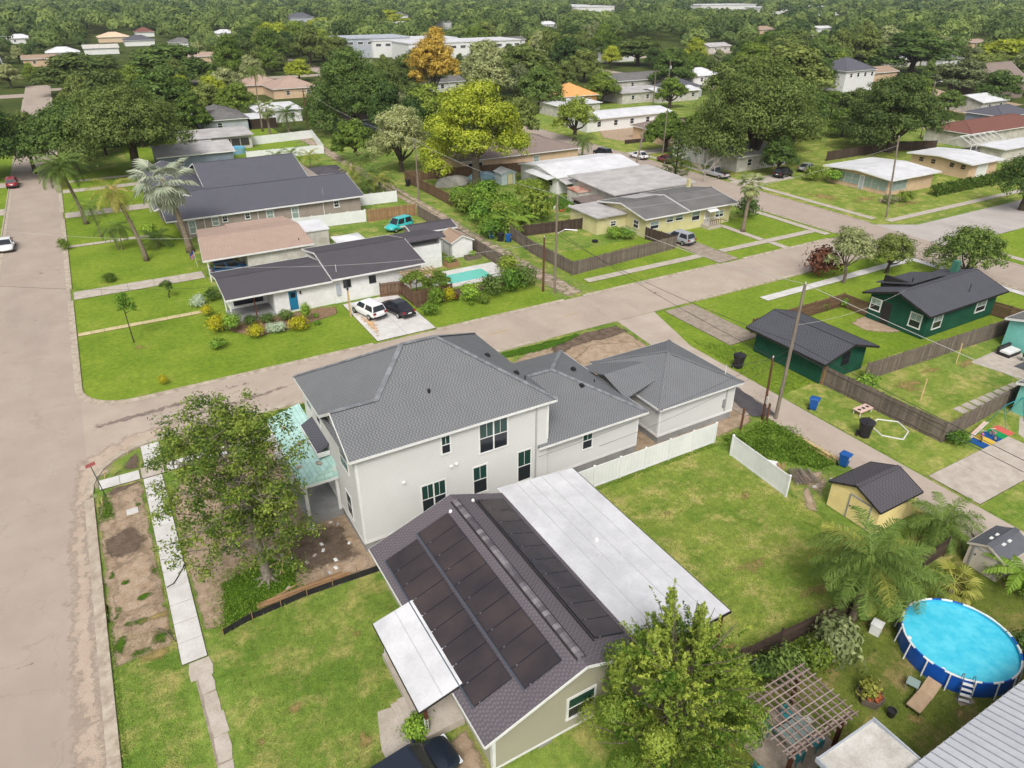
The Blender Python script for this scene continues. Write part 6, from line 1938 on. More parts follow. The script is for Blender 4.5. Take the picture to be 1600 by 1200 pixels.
for k, (nm, y) in enumerate((('red', 0), ('green', 1), ('blue', 2), ('yellow', 3), ('blue', 4))):
    x0 = 57.4 - k * .85
    thing1('play_mat', MB().prism([(x0, 21.9), (x0 - .82, 21.9), (x0 - .82, 20.6), (x0, 20.6)][::-1], .0 + .02, .07), M('mat_' + nm, S(*MATC[nm], .85), None, 3, .7), ('red play mat at the far end of the mat row', 'green play mat next to the red one', 'blue play mat between green and yellow mats', 'yellow play mat next to the blue one', 'blue play mat at the near end of the row')[k], 'mat')
def kid_bike(label, x, y, rz):
    t = thing('child_bicycle', label, 'bicycle', (x, y, .07), rz)
    PNK = M('paint_pink', S(226, 130, 170, .85), None, 3, .4)
    for xx in (-.36, .36):
        wv = MB()
        wv.tube([(xx + .2 * math.cos(a), 0, .2 + .2 * math.sin(a)) for a in [2 * math.pi * i / 14 for i in range(15)]], .022, 5, False)
        w1 = sub('wheel', wv, RUB, t)
        sub('rim', MB().tube([(xx, -.01, .2), (xx, .01, .2)], .15, 12), SW, w1)
    f = MB()
    f.tube([(-.36, 0, .2), (-.1, 0, .45), (.28, 0, .5), (.36, 0, .2)], .022, 6).tube([(-.1, 0, .45), (0, 0, .22), (.28, 0, .5)], .02, 6)
    sub('frame', f, PNK, t)
    sub('saddle', MB().box(-.2, -.02, -.07, .07, .52, .58), PNK, t)
    sub('handlebar', MB().tube([(.26, -.2, .68), (.28, 0, .62), (.26, .2, .68)], .018, 6), SW, t)
kid_bike('pink child bicycle on the near blue mat, left one', 54.2, 21.4, .5)
kid_bike('pink child bicycle on the near blue mat, right one', 55.2, 21.1, 1.0)
t_ = thing('toy_slide', 'long white and pink toy leaning behind the bicycles', 'toy', (54.4, 22.1, 0))
MB().bar((53.4, 21.9, .15), (56.2, 22.3, .5), .28, .08).build('chute', M('toy_pink', None), t_)
MB().bar((53.4, 21.75, .22), (56.2, 22.15, .58), .05, .1).build('side_rail', SW, t_)
t_ = thing('swing_frame', 'teal metal swing frame beside the turquoise annex', 'swing', (58.5, 21.8, 0))
for x, s_ in ((57.3, 0), (59.9, 0)):
    for dy in (-.7, .7):
        MB().tube([(x, 21.9 + dy, 0), (x, 21.9, 1.9)], .03, 6).build('leg', TEALM, t_)
MB().tube([(57.3, 21.9, 1.9), (59.9, 21.9, 1.9)], .035, 6).build('crossbar', TEALM, t_)
bed = struct('stepping_path', MB().box(56.6, 66.2, 24.25, 25.35, -.02, .004), G_DRY)
for k in range(8):
    o = MB().cbox(57.2 + k * 1.15, 24.75, .04, .85, .9, .06, rnd.uniform(-.06, .06)).build('slab', CONC, bed)
struct('patio', MB().prism([(66.4, 29.4), (72.4, 29.6), (72.4, 25.0), (67.2, 25.1)], -.02, .03), CONC)
struct('patio', MB().prism([(56.6, 18.2), (60.4, 18.0), (60.4, 21.8), (57.6, 20.4)], -.02, .02), CONC)
t_ = thing('outdoor_sofa', 'dark wicker sofa with white cushions by the turquoise wall', 'sofa', (71.3, 28.6, 0))
MB().box(70.2, 72.2, 28.0, 29.2, 0, .32).box(70.2, 72.2, 29.0, 29.25, .32, .75).build('frame', BLK, t_)
for k in range(2):
    MB().box(70.25 + k * .98, 71.15 + k * .98, 28.05, 28.95, .33, .5).build('cushion', WHITE, t_)
thing1('outdoor_rug', MB().box(69.0, 71.6, 25.6, 26.9, .03, .05), M('rug_grey', S(100, 100, 106, .8), None, 4, .9), 'dark grey rug on the patio by the turquoise house', 'rug')
t_ = thing('fire_pit', 'blue and black barbecue standing on the grey rug edge', 'barbecue', (70.8, 26.9, 0))
MB().lathe([(0, .5), (.3, .55), (.34, .75), (.2, .95), (0, 1.0)], 14, (70.8, 26.9, 0)).build('bowl', M('bbq_blue', S(50, 66, 110, .8), None, 3, .4), t_)
for a in (0, 2.1, 4.2):
    MB().bar((70.8 + .2 * math.cos(a), 26.9 + .2 * math.sin(a), .55), (70.8 + .3 * math.cos(a), 26.9 + .3 * math.sin(a), .03), .04, .04).build('leg', BLK, t_)
for k, (x, y) in enumerate(((55.8, 27.4), (65.0, 29.9))):
    thing1('timber_post', MB().bar((x, y, 0), (x + .35, y + .2, 1.9), .09, .09), W_NEW, ('leaning timber post in the dry yard, nearer the alley', 'leaning timber post in the dry yard near the patio')[k], 'post', tint=True)
# ---- odd things by the yellow house and the tarps
def dome(name, label, cx, cy, rx, ry, hh, m, seed, cat='tarp'):
    q = np.random.default_rng(seed)
    nu, nv = 26, 8
    ph = q.uniform(0, 6.28, 6)
    am = q.uniform(.02, .09, 6)
    V, F = [], []
    for j in range(nv + 1):
        for i in range(nu):
            a = 2 * math.pi * i / nu
            e = 1 + sum(am[k] * math.sin((k + 2) * a + ph[k]) for k in range(6))
            r = math.cos(j / nv * math.pi / 2) ** .7
            z = hh * math.sin(j / nv * math.pi / 2) * (1 + .25 * sum(am[k] * math.cos((k + 1) * a + ph[k] * 2 + j) for k in range(6)))
            V.append((cx + rx * r * e * math.cos(a), cy + ry * r * e * math.sin(a), max(0, z)))
    for j in range(nv):
        for i in range(nu):
            F.append((j * nu + i, j * nu + (i + 1) % nu, (j + 1) * nu + (i + 1) % nu, (j + 1) * nu + i))
    mb = MB()
    mb.v, mb.f, mb.t = V, F, [.5] * len(F)
    return thing1(name, mb, m, label, cat, smooth=False)
dome('tarped_boat', 'grey tarp over a long heap left of the lime-green tree', 54.6, 115.0, 3.4, 1.7, 1.5, M('tarp_grey', S(196, 192, 184, .85), S(176, 172, 164, .85), 1, .8), 3)
dome('tarped_heap', 'pale blue tarp over a heap right of the lime-green tree', 61.0, 116.0, 2.8, 1.5, 1.3, M('tarp_blue', S(160, 196, 216, .86), S(140, 178, 200, .86), 1, .7), 8)
thing1('car_tyre', MB().lathe([(.2, .02), (.42, .02), (.46, .14), (.42, .28), (.2, .28), (.2, .02)], 16, (57.2, 76.0, 0)), RUB, 'old black tyre on the lawn of the yellow house', 'tyre')
for k in range(22):
    x, y = q.uniform(61.5, 68.5), q.uniform(90.5, 99)
    s_ = q.uniform(.2, .55)
    thing1('yard_junk', MB().cbox(x, y, s_ * .4, s_ * 1.3, s_, s_ * .8, q.uniform(0, 3), q.uniform(.5, 1)), (WHITE, CLAY, CONC_OLD, TAN, BLU)[k % 5], 'odd piece of junk in the cluttered yard behind the hedge', 'junk', 'junk in the cluttered yard')
for k in range(10):
    x, y = q.uniform(47.9, 50.3), q.uniform(69.8, 72.6)
    s_ = q.uniform(.12, .3)
    thing1('garden_stone', MB().cbox(x, y, s_ * .3, s_ * 1.2, s_, s_ * .6, q.uniform(0, 3), .7), (CONC, CLAY, WHITE_D)[k % 3], 'garden stone or pot in the corner of the fenced lawn', 'stone', 'stones in the fenced corner')
t_ = thing('lamp_post', 'yellow wooden post with a lamp beside the white car', 'lamp', (19.9, 68.4, 0))
MB().box(19.82, 19.98, 68.32, 68.48, 0, 3.0).build('post', W_NEW, t_, tint=True)
MB().lathe([(0, 3.0), (.1, 3.02), (.14, 3.2), (.05, 3.4), (0, 3.42)], 8, (19.9, 68.4, 0)).build('lantern', BLK, t_)
t_ = thing('pergola', 'small tan pergola on the end of the white house', 'pergola', (29.0, 70.6, 0))
for x in (27.3, 30.8):
    MB().box(x - .06, x + .06, 69.3, 69.42, 0, 2.4).build('post', W_TAN, t_, tint=True)
for k in range(9):
    MB().box(27.1 + k * .48, 27.18 + k * .48, 69.0, 72.2, 2.4, 2.52).build('rafter', W_TAN, t_, tint=True)
for k in range(6):
    MB().box(26.9, 31.2, 69.2 + k * .55, 69.25 + k * .55, 2.522, 2.56).build('slat', W_NEW, t_, tint=True)
for k in range(26):
    if k > 0: continue
t_ = thing('garden_flag', 'small striped flag at the corner of the salmon carport', 'flag', (8.4, 92.6, 0))
MB().tube([(8.4, 92.6, 0), (8.3, 92.5, 2.2)], .025, 6).build('pole', WHITE, t_)
MB().slab([(8.3, 92.5, 2.2), (7.7, 92.2, 1.9), (7.8, 92.3, 1.1), (8.3, 92.5, 1.3)], (0, .02, 0)).build('cloth', M('flag_blue', S(60, 90, 170, .85), S(220, 160, 150, .85), 1.5, .8, lo=.49, hi=.51), t_)
# ================================================================ VEHICLES
def car(name, label, loc, rz, paint, kind='sedan', L=4.7, W=1.82, H=1.45, group=None, trimm=None):
    """local +X is forward"""
    t = thing(name, label, 'car' if kind != 'pickup' else 'pickup', loc, rz, group)
    h2 = L / 2
    belt = .92 if kind == 'sedan' else 1.05
    hood = .80 if kind == 'sedan' else .98
    trunk = .95 if kind == 'sedan' else 1.05
    st = [(-h2, .55, .62, .80), (-h2 + .12, .4, .86, trunk * .97), (-h2 + .7, .3, .97, trunk), (-L * .1, .26, 1.0, belt), (L * .14, .26, 1.0, belt), (L * .26, .28, .99, hood + .06), (h2 - .55, .32, .95, hood), (h2 - .12, .4, .84, hood * .86), (h2, .52, .66, hood * .7)]
    rings = []
    for x, zb, k, zt in st:
        w = W / 2 * k
        rings.append([(x, -w * .86, zb - .08), (x, -w, zb + .12), (x, -w, (zb + zt) / 2), (x, -w * .97, zt - .1), (x, -w * .82, zt), (x, w * .82, zt), (x, w * .97, zt - .1), (x, w, (zb + zt) / 2), (x, w, zb + .12), (x, w * .86, zb - .08)])
    o = sub('body', MB().loft(rings), paint, t)
    o.data.polygons.foreach_set('use_smooth', [True] * len(o.data.polygons))
    b = o.modifiers.new('sub', 'SUBSURF'); b.levels = b.render_levels = 1
    if kind == 'sedan': a0, a1, c0, c1 = -L * .38, L * .24, -L * .20, L * .07
    elif kind == 'pickup': a0, a1, c0, c1 = -L * .06, L * .27, -L * .03, L * .15
    else: a0, a1, c0, c1 = -L * .46, L * .26, -L * .40, L * .12
    wb, wt = W / 2 * .9, W / 2 * .7
    zb = belt - .04
    B = [(a0, -wb, zb), (a1, -wb, zb), (a1, wb, zb), (a0, wb, zb)]
    T = [(c0, -wt, H - .03), (c1, -wt, H - .03), (c1, wt, H - .03), (c0, wt, H - .03)]
    T2 = [(c0 + .15, -wt * .8, H), (c1 - .15, -wt * .8, H), (c1 - .15, wt * .8, H), (c0 + .15, wt * .8, H)]
    sub('roof', MB().loft([B, T, T2]), paint, t)
    def pane(nm, p, q, r, s_, e=.08, out=.012):
        pts = [Vector(v) for v in (p, q, r, s_)]
        c = sum(pts, Vector()) / 4
        n = (pts[1] - pts[0]).cross(pts[3] - pts[0]).normalized()
        sub(nm, MB().slab([tuple(c + (v - c) * (1 - e) + n * out) for v in pts], tuple(-n * .01)), GLS, t)
    pane('windscreen', B[1], B[2], T[2], T[1])
    pane('rear_window', B[3], B[0], T[0], T[3])
    mid = lambda u, v, k: tuple(Vector(u).lerp(Vector(v), k))
    n = 1 if kind == 'pickup' else 2
    for s_ in (0, 1):
        b0, b1, t0, t1 = (B[0], B[1], T[0], T[1]) if s_ == 0 else (B[2], B[3], T[2], T[3])
        for k in range(n):
            pane('side_window', mid(b0, b1, k / n + .05 / n), mid(b0, b1, (k + 1) / n - .02), mid(t0, t1, (k + 1) / n - .02), mid(t0, t1, k / n), .12)
    if kind == 'pickup':
        sub('cargo_bed', MB().box(-h2 + .15, -L * .09, -W * .38, W * .38, trunk - .1, trunk + .02), DARKT, t)
    r = .34 if kind != 'sedan' else .32
    for x in (-L * .29, L * .31):
        for s_ in (-1, 1):
            w = sub('wheel', MB().tube([(x, s_ * (W / 2 - .18), r), (x, s_ * (W / 2 - .0), r)], r, 18), RUB, t)
            sub('rim', MB().tube([(x, s_ * (W / 2 - .02), r), (x, s_ * (W / 2 + .012), r)], r * .62, 12), CHROME, w)
    HL = glassmat('lamp_clear', S(220, 224, 226, .88), .15)
    TL = glassmat('lamp_red', S(150, 24, 24, .85), .2)
    for s_ in (-1, 1):
        sub('headlight', MB().cbox(h2 - .16, s_ * W * .33, hood * .7, .2, .34, .11), HL, t)
        sub('tail_light', MB().cbox(-h2 + .1, s_ * W * .36, trunk * .84, .16, .3, .16), TL, t)
        sub('wing_mirror', MB().cbox(L * .2, s_ * (W / 2 + .06), belt + .06, .14, .2, .13), paint, t)
    sub('number_plate', MB().cbox(-h2 + .02, 0, trunk * .72, .05, .42, .14), WHITE, t)
    sub('bumper', MB().cbox(-h2 + .08, 0, .45, .16, W * .84, .18), trimm or BLK, t)
    return t
N_, S_, E_, Wd = R(90), R(-90), 0.0, R(180)
car('parked_car', 'white crossover parked on the driveway of the white house', (21.75, 67.9, .06), R(104), carpaint('paint_white_car', S(238, 238, 240, .9)), 'suv', 4.55, 1.84, 1.62)
car('parked_car', 'black sedan parked beside the white crossover', (24.6, 66.9, .06), R(102), carpaint('paint_black_car', S(34, 34, 40, .8)), 'sedan', 4.75)
car('parked_car', 'silver crossover parked at the end of the yellow house fence', (67.0, 70.1, .06), R(98), carpaint('paint_silver', S(196, 200, 204, .85), .4), 'suv', 4.6, 1.84, 1.65)
car('parked_car', 'dark blue-black car parked in front of the olive house porch', (5.25, 18.25, .02), R(6), carpaint('paint_midnight', S(34, 42, 56, .8)), 'suv', 5.0, 1.95, 1.75)
car('parked_car', 'red car parked at the far left kerb', (-12.7, 152.4, .04), N_, carpaint('paint_red', S(170, 26, 50, .85)), 'suv', 4.5, 1.8, 1.65)
car('parked_car', 'white car at the left edge of the street', (-12.35, 112.8, .04), S_, carpaint('paint_white_car', None), 'sedan', 4.7)
car('parked_car', 'turquoise car on the lawn behind the white house', (36.2, 94.8, .02), R(200), carpaint('paint_turquoise', S(60, 196, 196, .85)), 'suv', 4.4, 1.8, 1.8)
car('parked_car', 'blue car under the salmon carport', (11.6, 88.6, .02), R(5), carpaint('paint_blue', S(24, 92, 150, .85)), 'suv', 4.5, 1.8, 1.7)
car('parked_car', 'black crossover parked on the far street by the dirt lot', (92.2, 121.8, .04), R(95), carpaint('paint_black_car', None), 'suv', 4.6, 1.84, 1.65)
car('parked_car', 'white sedan parked on the far street', (97.0, 115.8, .04), R(92), carpaint('paint_white_car', None), 'sedan', 4.7)
car('parked_car', 'dark red sedan parked behind the white sedan', (99.3, 110.4, .03), R(80), carpaint('paint_maroon', S(130, 30, 56, .85)), 'sedan', 4.6)
car('parked_car', 'black car on the driveway under the big right oak', (109.8, 89.9, .06), R(12), carpaint('paint_black_car', None), 'suv', 4.7, 1.86, 1.7)
car('parked_car', 'silver pickup beside the bare grey tree', (99.2, 96.2, .03), R(92), carpaint('paint_silver', None), 'pickup', 5.6, 1.95, 1.8)
car('parked_car', 'bright blue car at the far end of the gravel alley', (54.6, 161.0, .03), R(30), carpaint('paint_blue', None), 'sedan', 4.6)
car('parked_car', 'white van by the far sandy lot', (222, 118, .05), R(10), carpaint('paint_white_car', None), 'suv', 5.0, 1.95, 2.0)
car('parked_car', 'silver car behind the black one under the right oak', (117.5, 91.0, .06), R(12), carpaint('paint_silver', None), 'sedan', 4.7)

# ================================================================ POLES AND WIRES
POLEW = M('pole_wood', S(160, 148, 134, .78), S(130, 118, 104, .78), 2, .9, .15, sx=(4, 4, .4))
POLEB = M('pole_brown', S(122, 86, 66, .78), S(100, 70, 56, .78), 2, .9, .15)
def pole(label, base, h_, lean=(0, 0), m=None, r=.15, arm=None, lamp=None, trans=False):
    t = thing('utility_pole', label, 'pole', (base[0], base[1], 0))
    top = Vector((base[0] + lean[0], base[1] + lean[1], h_))
    b = Vector((base[0], base[1], -.2))
    MB().tube([b, b.lerp(top, .5), top], [r, r * .88, r * .72], 10).build('shaft', m or POLEW, t, smooth=False)
    def on(k): return b.lerp(top, k)
    if arm:
        for k in arm:
            p = on(k)
            MB().bar(p + Vector((-1.0, .12, 0)), p + Vector((1.0, .12, 0)), .1, .12).build('crossarm', POLEW, t)
            for x in (-.9, -.4, .4, .9):
                MB().lathe([(0, 0), (.05, 0), (.05, .1), (.02, .16), (0, .16)], 8, p + Vector((x, .12, .06))).build('insulator', WHITE_D, t)
    else:
        MB().lathe([(0, 0), (.06, 0), (.06, .12), (.02, .2), (0, .2)], 8, top).build('insulator', WHITE_D, t)
    if trans:
        MB().lathe([(0, 0), (.22, 0), (.24, .05), (.24, .8), (.1, .9), (0, .9)], 14, on(.8) + Vector((.38, 0, 0))).build('transformer', LGREY, t)
    if lamp:
        k, dx, dy = lamp
        p = on(k)
        MB().tube([p, p + Vector((dx * .5, dy * .5, .5)), p + Vector((dx, dy, .45))], .04, 6).build('lamp_arm', CHROME, t)
        MB().cbox(p.x + dx * 1.12, p.y + dy * 1.12, p.z + .42, .55, .26, .14, math.atan2(dy, dx), .7).build('lamp_head', WHITE_D, t)
    return top, on
pA, onA = pole('tall grey utility pole leaning beside the alley at the new garage', (42.9, 31.5), 11.4, (.55, .3), arm=None, trans=False)
pB, onB = pole('shorter brown service pole with white meter next to the tall alley pole', (42.0, 32.0), 5.4, (.15, .3), POLEB, .11)
pC, onC = pole('tall pole with street lamp at the corner of gravel alley and cross street', (42.3, 63.3), 11.2, (.1, .1), lamp=(.62, 1.6, -.9))
pD, onD = pole('short dark brown pole beside the street lamp pole', (41.4, 64.3), 6.4, (0, 0), POLEB, .14)
pE, onE = pole('grey alley pole behind the long fence by the tarped boat', (45.0, 108.0), 9.6, (-.05, 0))
pF, onF = pole('alley pole beside the far white fence', (45.6, 173), 10.4, (0, 0), POLEB, arm=(.96,))
pG, onG = pole('pole with transformer below the big dark tree in the middle', (58.5, 180), 9.5, (0, 0), trans=True)
pH, onH = pole('pole leaning strongly in front of the white metal roof', (88.2, 106.2), 8.2, (2.2, .8), m=POLEW, r=.2)
pI, onI = pole('pole leaning over the far street corner by the beige house', (102.6, 63.6), 11.6, (-.4, 1.0))
pJ, onJ = pole('thin pole on the far street beside the red sedan', (101.4, 113.7), 9.3, (.3, .2), r=.13)
pK, onK = pole('pole with transformer beyond the white long house', (160, 180), 11, (0, 0), trans=True)
pL, onL = pole('far pole beside the green tree behind the orange roof', (146, 170), 10, (0, 0), arm=(.95,))
pM, onM = pole('tall street-lamp pole at the far left edge', (-17.5, 322), 17, (-1.2, 0), lamp=(.9, 4.5, 0), r=.2, m=LGREY)
pN, onN = pole('pole on the far right street behind the beige outbuilding', (168, 101), 12, (.8, .4), lamp=(.96, 2, 0))
MB().box(41.78, 41.92, 31.75, 31.9, 1.6, 2.2).build('meter_box', WHITE_D, bpy.data.objects['utility_pole.001'] if False else [o for o in bpy.data.objects if o.get('label', '').startswith('shorter brown')][0])
for k, (x, y, hh) in enumerate(((39.2, 31.7, 2.0), (41.6, 31.3, 1.9))):
    thing1('wooden_post', MB().tube([(x, y, -.1), (x + .05, y + .05, hh)], .09, 8), POLEB, ('short brown post between garage and weeds', 'short brown post at the foot of the service pole')[k], 'post')
WIRE = glassmat('wire_dark', S(60, 58, 60, .8), .5, .3)
WIREL = glassmat('wire_light', S(190, 188, 184, .85), .5, .3)
def wire(label, a, b, sag, m=None, r=.017):
    a, b = Vector(a), Vector(b)
    pts = []
    for i in range(17):
        k = i / 16
        p = a.lerp(b, k)
        p.z -= sag * 4 * k * (1 - k)
        pts.append(p)
    mb = MB().tube(pts, r, 4)
    return thing1('overhead_wire', mb, m or WIRE, label, 'wire')
far_S = Vector((44.2, -32, 11.2))
wire('pale wire from the lamp pole to the top of the tall alley pole', pC, pA, .9, WIREL, .02)
wire('pale wire running from the tall alley pole towards the lower right edge', pA, far_S, 1.0, WIREL, .02)
wire('dark cable from the lamp pole down to the brown service pole', onC(.66), pB, .5, WIRE, .022)
wire('second dark cable from the lamp pole to the tall alley pole', onC(.62), onA(.6), .7, WIRE, .02)
wire('dark cable from tall alley pole over the weathered fence', onA(.6), (44.5, -32, 6.6), .9, WIRE, .024)
wire('lower dark cable from tall alley pole over the concrete pad', onA(.54), (44.9, -32, 6.0), 1.0, WIRE, .022)
wire('service wire from brown pole to the garage mast', pB, (39.4, 34.3, 4.5), .15)
wire('service wire from tall alley pole to the green house', onA(.72), (67.5, 37.8, 4.1), .6, WIREL, .014)
wire('service wire from tall alley pole across the new house wall', onA(.55), (21.2, 33.0, 3.0), .5, WIRE, .015)
wire('lower service wire across the rear wing wall', onA(.5), (26.5, 33.3, 1.9), .6, WIRE, .013)
wire('top wire from the lamp pole along the gravel alley', pC, pE, .8, WIREL)
wire('lower cable from the lamp pole along the gravel alley', onC(.68), onE(.7), .8)
wire('third cable from the dark brown pole along the gravel alley', onD(.95), onE(.62), .7)
wire('top wire from the alley pole to the far white fence pole', pE, pF, 1.2, WIREL)
wire('cable from the alley pole to the far white fence pole', onE(.7), onF(.75), 1.0)
wire('service wire over the charcoal roof of the white house', onD(.9), (8.8, 79.5, 4.1), .9, WIREL, .014)
wire('wire across the cross street to the green house side', onI(.9), onC(.8), 1.6, WIREL, .014)
wire('wire spanning the left street near the salmon house', (8.6, 93, 3.6), (-16, 99, 7.5), .6, WIREL, .014)
wire('wire spanning the left street near the corner lawn', (8.4, 75, 3.4), (-16, 80, 7.2), .6, WIRE, .013)
# ================================================================ PLANTING
def swap(me, m):
    c = me.copy()
    c.materials.clear()
    c.materials.append(m)
    return c
# ---- the magnolia at the corner: open crown, twigs showing
rng = np.random.default_rng(21)
q = random.Random(21)
t_ = thing('magnolia_tree', 'open-crowned magnolia with pale trunk between pavement and new house', 'tree', (3.1, 34.0, 0))
mb = MB()
top = Vector((-.6, .4, 11.6))
mb.tube([(0, 0, -.1), (-.05, 0, .3), (-.1, .05, 2.2), (-.3, .2, 5.5), (-.5, .3, 8.6), tuple(top)], [.42, .3, .25, .18, .1, .04], 9)
for k in range(7):
    a = k * .9
    mb.tube([(0, 0, .25), (.45 * math.cos(a), .45 * math.sin(a), .08), (.95 * math.cos(a), .95 * math.sin(a), -.02)], [.13, .09, .03], 6)
tips = []
for k in range(46):
    z0 = 1.9 + 9.2 * (k / 46) ** .9
    a = k * 2.4 + q.uniform(-.3, .3)
    R_ = 4.7 * (1 - ((z0 - 5.0) / 7.6) ** 2) * q.uniform(.75, 1.08)
    R_ = max(.8, R_) * (.72 if math.cos(a) > .2 else 1.0)
    f = z0 / 11.6
    s0 = Vector((-.6 * f, .4 * f, z0))
    e = s0 + Vector((R_ * math.cos(a) - .2, R_ * math.sin(a), R_ * q.uniform(.12, .5)))
    m_ = s0.lerp(e, .5) + Vector((q.uniform(-.2, .2), q.uniform(-.2, .2), q.uniform(-.1, .25)))
    mb.tube([s0, m_, e], [.075, .045, .015], 5, False)
    for j in range(5):
        b = s0.lerp(e, q.uniform(.4, .95))
        w = b + Vector((q.gauss(0, .75), q.gauss(0, .75), q.gauss(.2, .45)))
        mb.tube([b, w], [.022, .008], 4, False)
        tips.append(w)
    tips.append(e)
    tips.append(m_)
o = bpy.data.objects.new('trunk', mb.mesh('trunk', M('bark_pale', S(176, 166, 152, .78), S(136, 126, 114, .76), 5, .95, .1, coord='Object'), True)); col.objects.link(o); o.parent = t_
C, Nn, T = [], [], []
for w in tips:
    n = rng.integers(60, 110)
    d = rng.normal(size=(n, 3)) * np.array([.26, .26, .2])
    C.append(np.array(w) + d)
    Nn.append(d * 1.4 + np.array([0, 0, .5]) + rng.normal(size=(n, 3)) * .4)
    T.append(np.clip(rng.normal(.42, .2) + rng.normal(0, .2, n), 0, 1))
C, Nn, T = map(np.concatenate, (C, Nn, T))
o = bpy.data.objects.new('crown', leaf_me('crown', C, Nn, rng.uniform(.12, .24, len(C)), T, L_MAG, .5, rng)); col.objects.link(o); o.parent = t_
# ---- the yellow-green feathery tree in front
t_ = thing('podocarpus_tree', 'bushy yellow-green tree with upright feathery shoots in front of the olive house', 'tree', (16.3, 13.7, 0))
mb = MB()
mb.tube([(0, 0, -.1), (0, 0, 2), (-.1, .2, 4), (-.2, .4, 6.5)], [.28, .2, .1, .02], 8)
C, Nn, S_z, T = [], [], [], []
def shoot(a, b, n, w, tint):
    a, b = np.array(a), np.array(b)
    k = rng.uniform(0, 1, n) ** .8
    p = a + (b - a) * k[:, None]
    rad = w * (1 - .75 * k)
    d = rng.normal(size=(n, 3))
    d /= np.linalg.norm(d, axis=1, keepdims=True)
    C.append(p + d * rad[:, None] * rng.uniform(.2, 1, (n, 1)))
    Nn.append(d * .6 + rng.normal(size=(n, 3)) * .5 + np.array([0, 0, .4]))
    S_z.append(rng.uniform(.10, .2, n))
    T.append(np.clip(tint + .25 * (k - .4) + rng.normal(0, .13, n), 0, 1))
for k in range(115):
    f = q.random()
    z0 = .8 + 6.2 * f
    a = k * 2.39996
    R_ = 4.5 * (1 - .72 * (z0 / 9.0) ** 1.4) * q.uniform(.72, 1.05)
    s0 = (0, .04 * z0, z0 * .8)
    m_ = (R_ * .7 * math.cos(a), R_ * .7 * math.sin(a), z0 + .1)
    tintb = q.choice((.05, .12, .2, .3, .35, .45, .8))
    mb.tube([s0, m_, (R_ * math.cos(a), R_ * math.sin(a), z0 + .9)], [.05, .03, .008], 4, False)
    for j in range(6):
        b0 = Vector(s0).lerp(Vector(m_), q.uniform(.45, 1.0))
        out = Vector((math.cos(a), math.sin(a), 0))
        e = b0 + out * q.uniform(.3, 1.1) + Vector((q.gauss(0, .45), q.gauss(0, .45), q.uniform(.25, 1.1)))
        shoot(b0, e, 62, .24, tintb + q.uniform(-.1, .1))
for k, (x, y, z, hh) in enumerate(((-.3, 1.0, 6.5, 3.3), (.9, .4, 6.0, 2.4), (-1.4, .6, 6.0, 2.2), (.4, 1.7, 5.8, 2.6), (1.9, 1.2, 5.0, 2.2), (-2.2, 1.5, 4.8, 2.0), (.2, -.4, 6.4, 2.2), (-.9, -.6, 5.8, 1.8))):
    mb.tube([(x * .4, y * .4, z - 2.2), (x, y, z + hh)], [.035, .008], 4, False)
    for j in range(9):
        zz = z - 1.5 + (hh + 1.3) * j / 9
        for s_ in range(3):
            a = q.uniform(0, 6.28)
            l = .75 * (1 - j / 11)
            shoot((x, y, zz), (x + l * math.cos(a), y + l * math.sin(a), zz + .55), 42, .15, .5)
    shoot((x, y, z), (x, y, z + hh + .3), 120, .14, .6)
for k in range(15):
    a = k * 2.39996
    zc = 1.2 + 3.8 * (k / 15)
    rc = 3.6 * (1 - .6 * (zc / 8.0) ** 1.5)
    pc_ = np.array([rc * math.cos(a), rc * math.sin(a), zc])
    rad = q.uniform(.55, .95)
    n = 900
    d = rng.normal(size=(n, 3)); d /= np.linalg.norm(d, axis=1, keepdims=True)
    d[:, 2] = np.where(d[:, 2] < -.4, -d[:, 2], d[:, 2])
    C.append(pc_ + d * rad * rng.uniform(.7, 1.08, (n, 1)))
    Nn.append(d + rng.normal(size=(n, 3)) * .35)
    S_z.append(rng.uniform(.1, .2, n))
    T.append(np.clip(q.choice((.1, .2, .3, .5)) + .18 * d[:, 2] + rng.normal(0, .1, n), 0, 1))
o = bpy.data.objects.new('trunk', mb.mesh('trunk', BARK, True)); col.objects.link(o); o.parent = t_
C, Nn, S_z, T = map(np.concatenate, (C, Nn, S_z, T))
o = bpy.data.objects.new('crown', leaf_me('crown', C, Nn, S_z, T, L_POD, .4, rng)); col.objects.link(o); o.parent = t_
# ---- palms
F_Q = [frond_me(s_, 3.0, L_PALM, .95, 54, .78, .034, .6, .55, .17) for s_ in (1, 2, 3)]
F_QY = [frond_me(s_, 2.9, L_PALMY, 1.0, 50, .74, .034, .6, .55, .17) for s_ in (4, 5)]
F_S = [frond_me(s_, 2.2, L_STRAW, 1.0, 18, .5, .05, .8, .55) for s_ in (6, 7)]
F_B = [fan_me(s_, 1.5, 1.35, L_BIS, 26, 3.6) for s_ in (8, 9, 10)]
F_F = [fan_me(s_, .8, .75, L_PALMY, 20, 3.2) for s_ in (11, 12)]
F_C = [fan_me(s_, 1.0, .95, L_GREY, 20, 3.4) for s_ in (13, 14)]
palm('queen_palm', 'feathery queen palm arching over the pool and fence', (30.2, 14.7, 0), 3.5, F_Q + F_Q + F_QY[:1], 44, (.3, .2), .17, scale=1.1, el=(1.25, -.25))
palm('queen_palm', 'second queen palm behind the yellow shed', (40.4, 16.3, 0), 1.6, F_Q, 30, (.1, .0), .15, scale=.85)
palm('queen_palm', 'low young palm beside the shed and pool palm', (33.9, 14.6, 0), 1.4, F_Q, 20, (.1, .1), .14)
palm('fan_palm', 'yellowish fan palm behind the pool', (37.0, 13.2, 0), .7, F_F, 18, (0, 0), .16, el=(1.3, .0))
